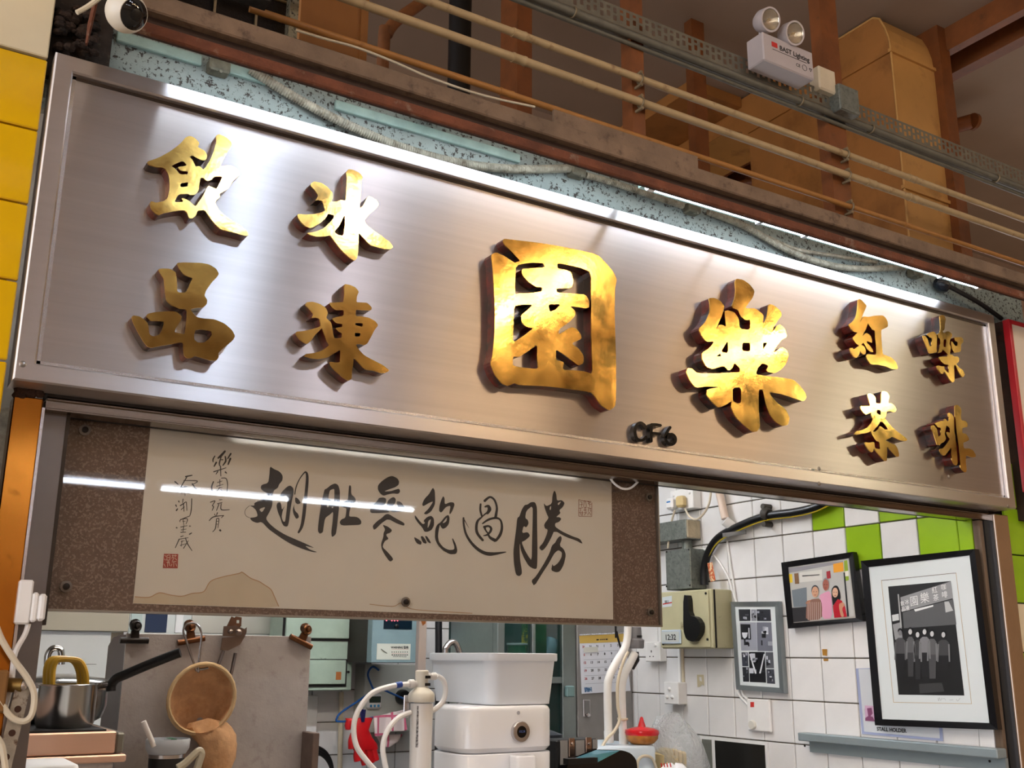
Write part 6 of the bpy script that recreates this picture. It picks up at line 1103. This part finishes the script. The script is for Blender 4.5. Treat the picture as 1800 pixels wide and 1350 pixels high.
tbx = thing('plastic_tub', 'white rectangular plastic tub standing on the air fryer', 'tub', ((tx0+tx1)/2,Yb_+.1,tz0)); i_ = .012
loft(MB(), [rrect(tx0+i_,tx1-i_,Yb_+i_,ty1-i_,tz0,.03), rrect(tx0,tx1,Yb_,ty1,tz1-.02,.035), rrect(tx0,tx1,Yb_,ty1,tz1,.035), rrect(tx0+.004,tx1-.004,Yb_+.004,ty1-.004,tz1,.032), rrect(tx0+i_+.003,tx1-i_-.003,Yb_+i_+.003,ty1-i_-.003,tz0+.004,.03)]).build('tub_wall', TUB, tbx); 
loft(MB(), [rrect(tx0-.006,tx1+.006,Yb_-.006,ty1+.006,tz1-.018,.038), rrect(tx0-.007,tx1+.007,Yb_-.007,ty1+.007,tz1-.014,.038), rrect(tx0-.007,tx1+.007,Yb_-.007,ty1+.007,tz1+.002,.038), rrect(tx0-.001,tx1+.001,Yb_-.001,ty1+.001,tz1+.003,.034), rrect(tx0,tx1,Yb_,ty1,tz1-.018,.034), rrect(tx0-.006,tx1+.006,Yb_-.006,ty1+.006,tz1-.018,.038)], cap=False).build('rim', TUB, tbx)
# rear: hoses behind the tub
tag(MB().tube(spline([PY(x, y, 3.6) for x, y in ((780,1400),(780,1250),(782,1152),(785,1138),(793,1129),(801,1131),(806,1142),(808,1152),(809,1170),(809,1300))]), .012, 9).build('steel_hose', STEELF), 'chrome hose arching up behind the plastic tub', 'hose')
for i, (pts, r_) in enumerate(((((771,1060),(771,1180),(770,1470)),.016), (((806,1060),(803,1100),(799,1124),(796,1200),(795,1470)),.014), (((822,1060),(824,1100),(826,1130),(824,1180),(824,1470)),.036))):
    tag(MB().tube(spline([PY(x, y, 4.3) for x, y in pts]), r_, 10).build('dark_hose', mat('black_hose', '141418', .5)), '%s behind the plastic tub' % ('thin straight black pipe', 'short curved black hose', 'thick dark sleeve')[i], 'hose', 'black hoses behind the tub')
tag(MB().cyl(PY(863,1060,4.9), PY(863,1180,4.9), .014, 12).build('cream_pipe', CREAMP), 'cream pipe on the tiles left of the glass cabinet', 'pipe')
rc_ = thing('rear_counter', 'steel sink counter along the back wall behind the tub', 'counter', (1.5,4.2,0))
MB().box((.6,3.4,.86), (1.95,4.4,.9), .003).build('sink_top', STEELB, rc_); MB().box((.62,3.42,0), (1.93,4.38,.86)).build('cabinet_body', STEELB, rc_)
# 17 glass cabinet
Yc_ = 3.76; gc = thing('glass_cabinet', 'aluminium cabinet with dark glass sliding doors', 'cabinet', (PY(945,1250,Yc_).x,Yc_,0)); ALU = mat('brushed_alu', '8f9795', .35, .9, var=.05); zc1 = PY(945,1060,Yc_).z
X_ = lambda x, y=1200: PY(x, y, Yc_).x; Z_ = lambda y, x=945: PY(x, y, Yc_).z
for (a, b) in ((874,887),(936,942),(989,1013)): MB().box((X_(a),Yc_,.3), (X_(b),Yc_+.04,zc1), .003).build('stile', ALU, gc)
MB().box((X_(887),Yc_+.002,Z_(1202)), (X_(989),Yc_+.038,Z_(1190)), .003).build('rail', ALU, gc); MB().box((X_(874),Yc_+.4,.3), (X_(1013),Yc_+.42,zc1)).build('rear_panel', mat('dark_teal_back', '16302c', .6), gc); MB().box((X_(874),Yc_+.04,.3), (X_(874)+.01,Yc_+.4,zc1)).build('side_panel', ALU, gc); MB().box((X_(887),Yc_+.05,Z_(1160)), (X_(989),Yc_+.39,Z_(1156))).build('shelf', ALU, gc)
GG = mat('green_glass', '1d3a36', .05, alpha=.35)
for (a, b, y0_, y1_) in ((887,936,1060,1190),(942,989,1060,1190),(887,936,1202,1400),(942,989,1202,1400)): MB().box((X_(a),Yc_+.018,Z_(y1_)), (X_(b),Yc_+.022,Z_(y0_))).build('glass_pane', GG, gc)
MB().box((X_(992,1215),Yc_-.02,Z_(1226)), (X_(1006,1215),Yc_-.001,Z_(1206)), .004).build('latch_block', mat('teal_block', '6f8a8a', .4), gc)
c = PY(912,1150,Yc_+.15); t = thing('green_tin', 'green tin with a pale lid behind the cabinet glass', 'tin', (c.x,c.y,Z_(1156))); zt_ = Z_(1156)+.001; MB().lathe((c.x,c.y,zt_), (0,0,1), [(.05,0),(.05,.045),(.052,.05)], 24).build('can', mat('tin_green', '1f7a45', .4), t); MB().lathe((c.x,c.y,zt_+.051), (0,0,1), [(.053,0),(.053,.006),(.05,.008)], 24).build('lid', mat('tin_lid', 'b9d8d8', .3), t)
c = PY(962,1145,Yc_+.12); t = thing('glass_jug', 'clear tilted glass jug behind the cabinet glass', 'jug', (c.x,c.y,zt_)); MB().lathe((c.x,c.y,zt_), (.5,0,1), [(.03,0),(.034,.05),(.038,.08),(.034,.08),(.03,.05),(.026,.005)], 20).build('vessel', mat('pale_glass_jug', '8fc4d8', .1, alpha=.6), t)
t = MB().box((X_(945),Yc_+.1,Z_(1155)), (X_(985),Yc_+.13,Z_(1092)), .004).build('green_packet', mat('green_packet', '2f5c33', .4, var=.3, vs=20, dirt=('b9b23a', 14, .6, .66))); tag(t, 'dark green printed packet behind the right cabinet glass', 'packet')
# 18 grey cabinet, calendar
Yv = 3.76; x0, x1 = PY(1015,1200,Yv).x, PY(1111,1200,Yv).x; gc2 = thing('steel_cupboard', 'plain grey steel cupboard with a recessed latch in the corner', 'cupboard', ((x0+x1)/2,Yv,0)); MB().box((x0,Yv,.1), (min(x1, XW-.005),Yv+.5,PY(1060,1060,Yv).z), .003).build('body', mat('grey_cupboard', '8a8785', .45, .3, var=.05), gc2)
l0, l1, lz0, lz1 = rectY(1025,1229,1038,1260,Yv-.002); MB().box((l0,Yv-.004,lz0), (l1,Yv-.0005,lz1), .003).build('latch_plate', STEELF, gc2); MB().box((l0+.006,Yv-.006,lz0+.012), (l1-.006,Yv-.0041,lz1-.006), .003).build('latch_recess', mat('latch_grey', '6f6d6b', .5), gc2); MB().lathe(((l0+l1)/2,Yv-.006,lz0+.008), (0,-1,0), [(.009,0),(.008,.006),(.003,.008)], 12).build('latch_knob', STEELF, gc2)
cal = thing('wall_calendar', 'spiral bound wall calendar on the grey cupboard', 'calendar', PY(1060,1220,Yv)); s7 = lambda x, y, d=.006: PY(1000+x/5, 1080+y/5, Yv-d)
def cs(name, pts, m, d0=.006, d1=.001): return MB().solid([pts], lambda p: s7(*p, d0), lambda p: s7(*p, d1)).build(name, m, cal)
cs('pages', [(90,188),(495,170),(542,672),(112,698)], mat('calendar_paper', 'd5d9e2', .6)); cs('gold_header', [(90,188),(495,170),(500,240),(95,255)], mat('calendar_gold', 'c4a552', .5), .0068, .0061)
[cs('header_mark', [(x_,218-(x_-240)*.05),(x_+w_,217-(x_-240)*.05),(x_+w_,228-(x_-240)*.05),(x_,229-(x_-240)*.05)], INK, .0074, .0069) for x_, w_ in ((242,22),(272,8),(284,8),(296,8),(308,8),(322,20))]
for i in range(22): q = s7(100+i*18.3, 184-i*.85, .006); MB().tube([q+Vector((0,-.002+.004*math.cos(a),.004*math.sin(a)+.002)) for a in [k*math.pi/4 for k in range(9)]], .0011, 5).build('spiral_ring', STEELF, cal)
n_ = 1
for r in range(5):
    for c in range(6):
        q = s7(130+c*60+r*5, 295+r*70-c*3, .0064); text('date', str((r*7+c-2) if r*7+c > 2 else 31), mat('calendar_red', 'b03a42', .6) if c == 0 else INK, cal, q, (1,0,.03), (0,0,1), .014, bold=.0003)
    MB().flatpoly([ribbon([(s7(125+r*5,330+r*70).x, s7(125+r*5,330+r*70).z), (s7(500,315+r*70,.0063).x, s7(500,315+r*70,.0063).z)], [.0012,.0012])], lambda p: (p[0],Yv-.0063,p[1])).build('rule', mat('calendar_rule', '8d93a0', .6), cal)
cs('picture_strip', [(135,642),(200,638),(205,680),(140,685)], mat('calendar_picture', '3a5f8a', .5, dirt=('c9d8e6', 30, .5, .6)), .0066, .0061)
t = cs('name_magnet', [(128,290),(252,282),(258,330),(135,336)], mat('magnet_cream', 'c9cbc4', .4), .01, .0061)
# 19 white tube stand and device
Yu = 3.05; ws = thing('tube_stand', 'white bent tube stand carrying a grey motor head', 'stand', PY(1080,1305,Yu)); k2 = PY(1001,1200,Yu).x-PY(1000,1200,Yu).x
for pts in (((1104,1090),(1103,1120),(1098,1140),(1083,1165),(1071,1190),(1068,1215),(1070,1306)), ((1116,1148),(1108,1165),(1098,1185),(1093,1210),(1094,1260),(1096,1308))): MB().tube(spline([PY(x, y, Yu) for x, y in pts]), 6*k2, 12).build('leg', WHITEP, ws)
for (x, y) in ((1070,1285),(1096,1290)): MB().cyl(PY(x,y,Yu), PY(x+.5,y+20,Yu), 7*k2, 14).build('foot_sleeve', WHITEP, ws)
MB().lathe(PY(1118,1140,Yu), (0,0,1), [(11*k2,0),(12*k2,.004),(12.5*k2,.02),(13*k2,.03),(9*k2,.036),(9*k2,.06),(8.5*k2,.075)], 24).build('motor_head', mat('grey_motor', '77777b', .4), ws); MB().lathe(PY(1118,1121,Yu), (0,0,1), [(9.2*k2,0),(9.2*k2,.008)], 24).build('black_ring', BLACK, ws)
tag(MB().tube(spline([PY(x, y, Yu-.03) for x, y in ((1104,1146),(1095,1165),(1086,1200),(1086,1240),(1089,1265),(1080,1285),(1066,1300),(1056,1318))]), 2.4*k2, 7).build('stand_cable', CC), 'beige cable tied along the white tube stand', 'cable'); MB().tube([PY(x, y, Yu-.02) for x, y in ((1086,1263),(1095,1265),(1103,1264))], 1.8*k2, 6).build('cable_tie', CC, ws)
tag(MB().tube(spline([Vector((PY(1081,900,Yu+.1).x,Yu+.1,2.6))]+[PY(x, y, Yu+.1) for x, y in ((1082,1080),(1084,1110),(1090,1135),(1096,1150))]), .004, 6).build('thin_black_cable', BLACK), 'thin black cable in front of the calendar', 'cable'); tag(MB().tube([PY(1117,1146,Yu+.02), PY(1118,1160,Yu+.02), PY(1112,1176,Yu+.02)], [.012,.013,.006], 8).build('black_plug', BLACK), 'small black plug hanging below the grey motor head', 'plug')
# 20 white box, jar, terminal, switch block
Yx = 2.95; x0, x1, z0, z1 = rectY(1052,1308,1158,1400,Yx); wbx = thing('white_machine', 'white sealing machine box under the red capped bottle', 'machine', ((x0+x1)/2,Yx+.1,ZC)); rbox(PY(1050,1330,Yx).x, PY(1156,1330,Yx).x, Yx, Yx+.3, ZC, PY(1110,1312,Yx).z, .02, .01).build('case', mat('machine_white', 'c9d6e0', .3), wbx); MB().tube(spline([PY(x, y, Yx-.01) for x, y in ((1120,1352),(1122,1336),(1132,1329),(1146,1333),(1154,1352))]), .005, 8).build('loop_flex', CC, wbx)
Yj = 2.92+.08; jc = PY(1129,1311,Yj); jr = PY(1152,1290,Yj).x-PY(1129,1290,Yj).x; zj = PY(1110,1312,Yx).z+.001; zt1_ = .03; jr_ = thing('sauce_bottle', 'squat sauce bottle with a red pointed cap', 'bottle', (jc.x,Yj,zj)); MB().lathe((jc.x,Yj,zj), (0,0,1), [(jr*.6,0),(jr*.75,.005),(jr*.95,zt1_*.6),(jr*.98,zt1_)], 28).build('glass_body', mat('sauce_amber', 'b0702a', .15, var=.3, vs=40), jr_)
MB().lathe((jc.x,Yj,zj+zt1_), (0,0,1), [(jr*.98,0),(jr*1.03,.008),(jr*1.0,.017),(jr*.75,.024),(jr*.24,.028),(jr*.15,.044),(jr*.09,.058),(jr*.02,.061)], 28).build('cap', mat('red_gloss_plastic', 'c8131c', .2, coat=.3), jr_)
Yz = 2.62; tml = thing('card_terminal', 'black terminal with a curved shell and a glossy sloping screen', 'terminal', PY(1060,1345,Yz)); s8 = lambda x, y, d=0: PY(960+x/8.18, 1240+y/8.18, Yz+d)
sh_ = [(300,1100),(300,830),(420,740),(560,680),(700,632),(1000,640),(1120,650),(1220,690),(1290,770),(1310,860),(1320,1100)]
MB().solid([chaikin(sh_, .2)], lambda p: s8(*p, .005), lambda p: s8(*p, .1)).build('shell', mat('black_gloss_shell', '0c0d10', .18, coat=.4), tml)
MB().add([s8(430,750,-.03), s8(720,640,.004), s8(1060,650,.004), s8(735,820,-.03)], [(0,1,2,3)]).build('screen', mat('blue_reflection_screen', '3f6f80', .08, coat=.8), tml); MB().box(s8(320,770,-.036), s8(725,830,-.03)+Vector((0,.02,0))).build('keypad', BLACK, tml)  # screen's blue is a reflection put into its base colour
Ysb = 2.75; swb = thing('clip_block', 'black block with steel clip plates beside the air fryer', 'block', PY(1010,1340,Ysb)); s9 = lambda x, y, d=0: PY(960+x/8.18, 1240+y/8.18, Ysb+d)
a, b = s9(150,480), s9(745,900); MB().box((a.x,Ysb,ZC), (b.x,Ysb+.08,PY(1010,1300,Ysb).z), .004).build('block', mat('block_black', '151517', .4), swb)
for (x0_, x1_, y0_, y1_) in ((205,315,505,850),(425,555,505,720),(670,740,490,620)): p, q = s9(x0_,y0_,-.003), s9(x1_,y1_,-.003); MB().box((p.x,Ysb-.003,q.z), (q.x,Ysb-.0005,p.z)).build('grey_plate', mat('grey_plate', '8a8784', .4), swb)
for (x_, t_, b_) in ((372,470,740),(615,460,690)): p, q = s9(x_-45,t_,-.007), s9(x_+45,b_,-.007); MB().box((p.x,Ysb-.008,q.z), (q.x,Ysb-.0035,p.z), .004).build('clip_plate', mat('warm_steel_plate', 'a98f80', .25, 1), swb); MB().lathe(((p.x+q.x)/2,Ysb-.008,s9(x_,545).z), (0,-1,0), [(.005,0),(.004,.004)], 10).build('rivet', STEELF, swb)
tag(loft(MB(), [rrect(s9(150,470).x,s9(560,470).x,Ysb+.1,Ysb+.25,s9(150,490).z-.05,.03), rrect(s9(150,470).x,s9(560,470).x,Ysb+.1,Ysb+.25,s9(150,470).z,.03), rrect(s9(170,470).x,s9(420,470).x,Ysb+.12,Ysb+.22,s9(150,395).z,.03)]).build('black_cover', mat('blueblack_cover', '1a222c', .4)), 'blue black sloping cover behind the clip block', 'cover')
# 21 bread bags
BAG = mat('clear_bag', 'e8eef0', .12); _nt = BAG.node_tree; _N = _nt.nodes; _t = _N.new('ShaderNodeBsdfTransparent'); _m = _N.new('ShaderNodeMixShader'); _l = _N.new('ShaderNodeLayerWeight'); _l.inputs[0].default_value = .35; _r = _N.new('ShaderNodeMapRange'); _nt.links.new(_l.outputs[1], _r.inputs[0]); _r.inputs[3].default_value = .22; _r.inputs[4].default_value = .8; _nt.links.new(_r.outputs[0], _m.inputs[0]); _nt.links.new(_t.outputs[0], _m.inputs[1]); _nt.links.new(_N['Principled BSDF'].outputs[0], _m.inputs[2]); _nt.links.new(_m.outputs[0], _N['Material Output'].inputs[0])
bn = _N.new('ShaderNodeBump'); bn.inputs['Strength'].default_value = 1; bn.inputs['Distance'].default_value = .02; nz_ = _N.new('ShaderNodeTexNoise'); nz_.inputs['Scale'].default_value = 22; _nt.links.new(nz_.outputs[0], bn.inputs['Height']); _nt.links.new(bn.outputs[0], _N['Principled BSDF'].inputs['Normal'])
BRD = mat('white_bread', 'd9c493', .9, var=.12, vs=30, bump=.4)
Ybd = 3.0; bg_ = thing('bread_bag', 'clear plastic bag of sliced bread knotted at its neck', 'bread bag', PY(1200,1350,Ybd))
sec = []
for (px, py, w_, h_) in ((1160,1318,26,30),(1165,1306,55,60),(1178,1302,76,88),(1202,1316,70,80),(1224,1335,44,50),(1232,1343,10,12),(1240,1345,18,20)):
    c = PY(px, py+8, Ybd); kk = PY(1001,1300,Ybd).x-PY(1000,1300,Ybd).x; sec.append([(c.x+kk*w_*.25*math.sin(a)*.4, c.y+kk*w_*.8*math.sin(a)+.004*math.sin(5*a), c.z+kk*h_*.55*math.cos(a)*(1+.08*math.sin(6*a+px))) for a in [2*math.pi*k/20 for k in range(20)]])
loft(MB(), sec).build('plastic_film', BAG, bg_)
for i in range(5):
    c = PY(1162+i*7, 1338-i*1, Ybd+.0); MB().box(c+Vector((-.008,-.05,-.055)), c+Vector((.006,.05,.04-.006*abs(i-2))), .012).build('bread_slice', BRD, bg_)
Yb2 = 2.8; b2 = thing('second_bag', 'white carrier bag with red lettering beside the bread', 'bag', PY(1180,1350,Yb2)); c = PY(1185,1362,Yb2); loft(MB(), [[(c.x+.09*math.cos(a)*r_, c.y+.05*math.sin(a)*r_, c.z-.1+h_+.008*math.sin(4*a)) for a in [2*math.pi*k/20 for k in range(20)]] for r_, h_ in ((.9,0),(1,.06),(.9,.1),(.5,.125),(.1,.13))]).build('film', mat('white_bag', 'dfe0e4', .35), b2); [MB().solid([[(x_,1342),(x_+2,1341),(x_+3.5,1348),(x_+1.5,1349)]], lambda p: PY(p[0],p[1],Yb2-.056), lambda p: PY(p[0],p[1],Yb2-.054)).build('print_mark', REDM, b2) for x_ in (1161,1166,1171,1177)]
# 22 mirror window with white frame on the tiles
y0_, y1_, z0_, z1_ = rectX(1256,1306,1343,1420,XW-.02); w2 = struct(MB().box((XW-.008,y0_-.012,z0_), (XW-.0005,y1_+.09,z1_+.012)).build('window_2', WHITEP)); MB().box((XW-.012,y0_,z0_), (XW-.0085,y1_,z1_)).build('dark_pane', mat('dark_mirror', '3a3836', .08, .6), w2); MB().box((XW-.012,y1_+.022,z0_), (XW-.0085,y1_+.075,z1_)).build('grey_pane', mat('grey_pane', '7d8078', .2, .3), w2)
t = MB().solid([[(1225,1186),(1237,1186),(1238,1206),(1234,1203),(1231,1207),(1226,1208)],[(1229,1190),(1233,1190),(1234,1198),(1230,1197)]], onx(XW-.002), onx(XW-.0002)).build('torn_tape', mat('cream_tape', 'c4bb9c', .7)); tag(t, 'torn cream patch of tape on the tiles right of the light switch', 'tape')
# added unseen lamps, placed so the brushed sign mirrors them as vertical streaks
def streaklamp(label, px, py, size, strength, col):
    v = PZ(px, py, 4.12); c = Vector((v.x, 2*YP-v.y, 4.12)); t = thing('streak_lamp', label, 'lamp', c, 'added streak lamps')
    MB().box(c-Vector((size/2,size*1.3,0)), c+Vector((size/2,size*1.3,.05)), .01).build('housing', STEELB, t); MB().box(c-Vector((size*.46,size*1.26,.012)), c+Vector((size*.46,size*1.26,-.0005))).build('diffuser', mat('streak_glow_%s' % col, col, .5, emit=strength), t)
streaklamp('long cold white added streak lamp hanging nearest the stall, behind the viewer', 430, 330, .18, STREAK, 'd2e6ff')
streaklamp('long added streak lamp right of the nearest one, behind the viewer', 632, 380, .16, STREAK*.7, 'f0f0ff')
streaklamp('long warm added streak lamp at the far right of the hall, behind the viewer', 1508, 700, .3, STREAK, 'fff2cc')
for i, x in enumerate((-3.2, -.6, 3.9, 6.2)):
    batten('warm fluorescent batten under the hall ceiling, %s of its row' % ('first from the left','second from the left','third from the left','last')[i], (x,-1.5,4.12), (x,-3.9,4.12), .03, TUBE, 'ffdcae', 'hall ceiling battens', r=.025)
for i, x in enumerate((.9, 2.3, 3.7)):
    batten('%s fluorescent batten in the row over the stalls across the hall' % ('left','middle','right')[i], (x,-5.9,3.1), (x+1.3,-5.9,3.1), .03, TUBE*.35, 'e8f2ff', 'battens across the hall', r=.02, hw=.09)
batten('white tube lamp under the ceiling inside the stall', (.5,3.4,2.56), (2.6,3.4,2.56), .03, STALL, 'f2f7ff', r=.02)
batten('added fill tube lamp just inside the opening, hidden above the counter', (.4,2.32,2.56), (2.3,2.32,2.56), .03, FRONTFILL, 'fff2e2', r=.016)  # added lamp, brightens the counter goods from the front
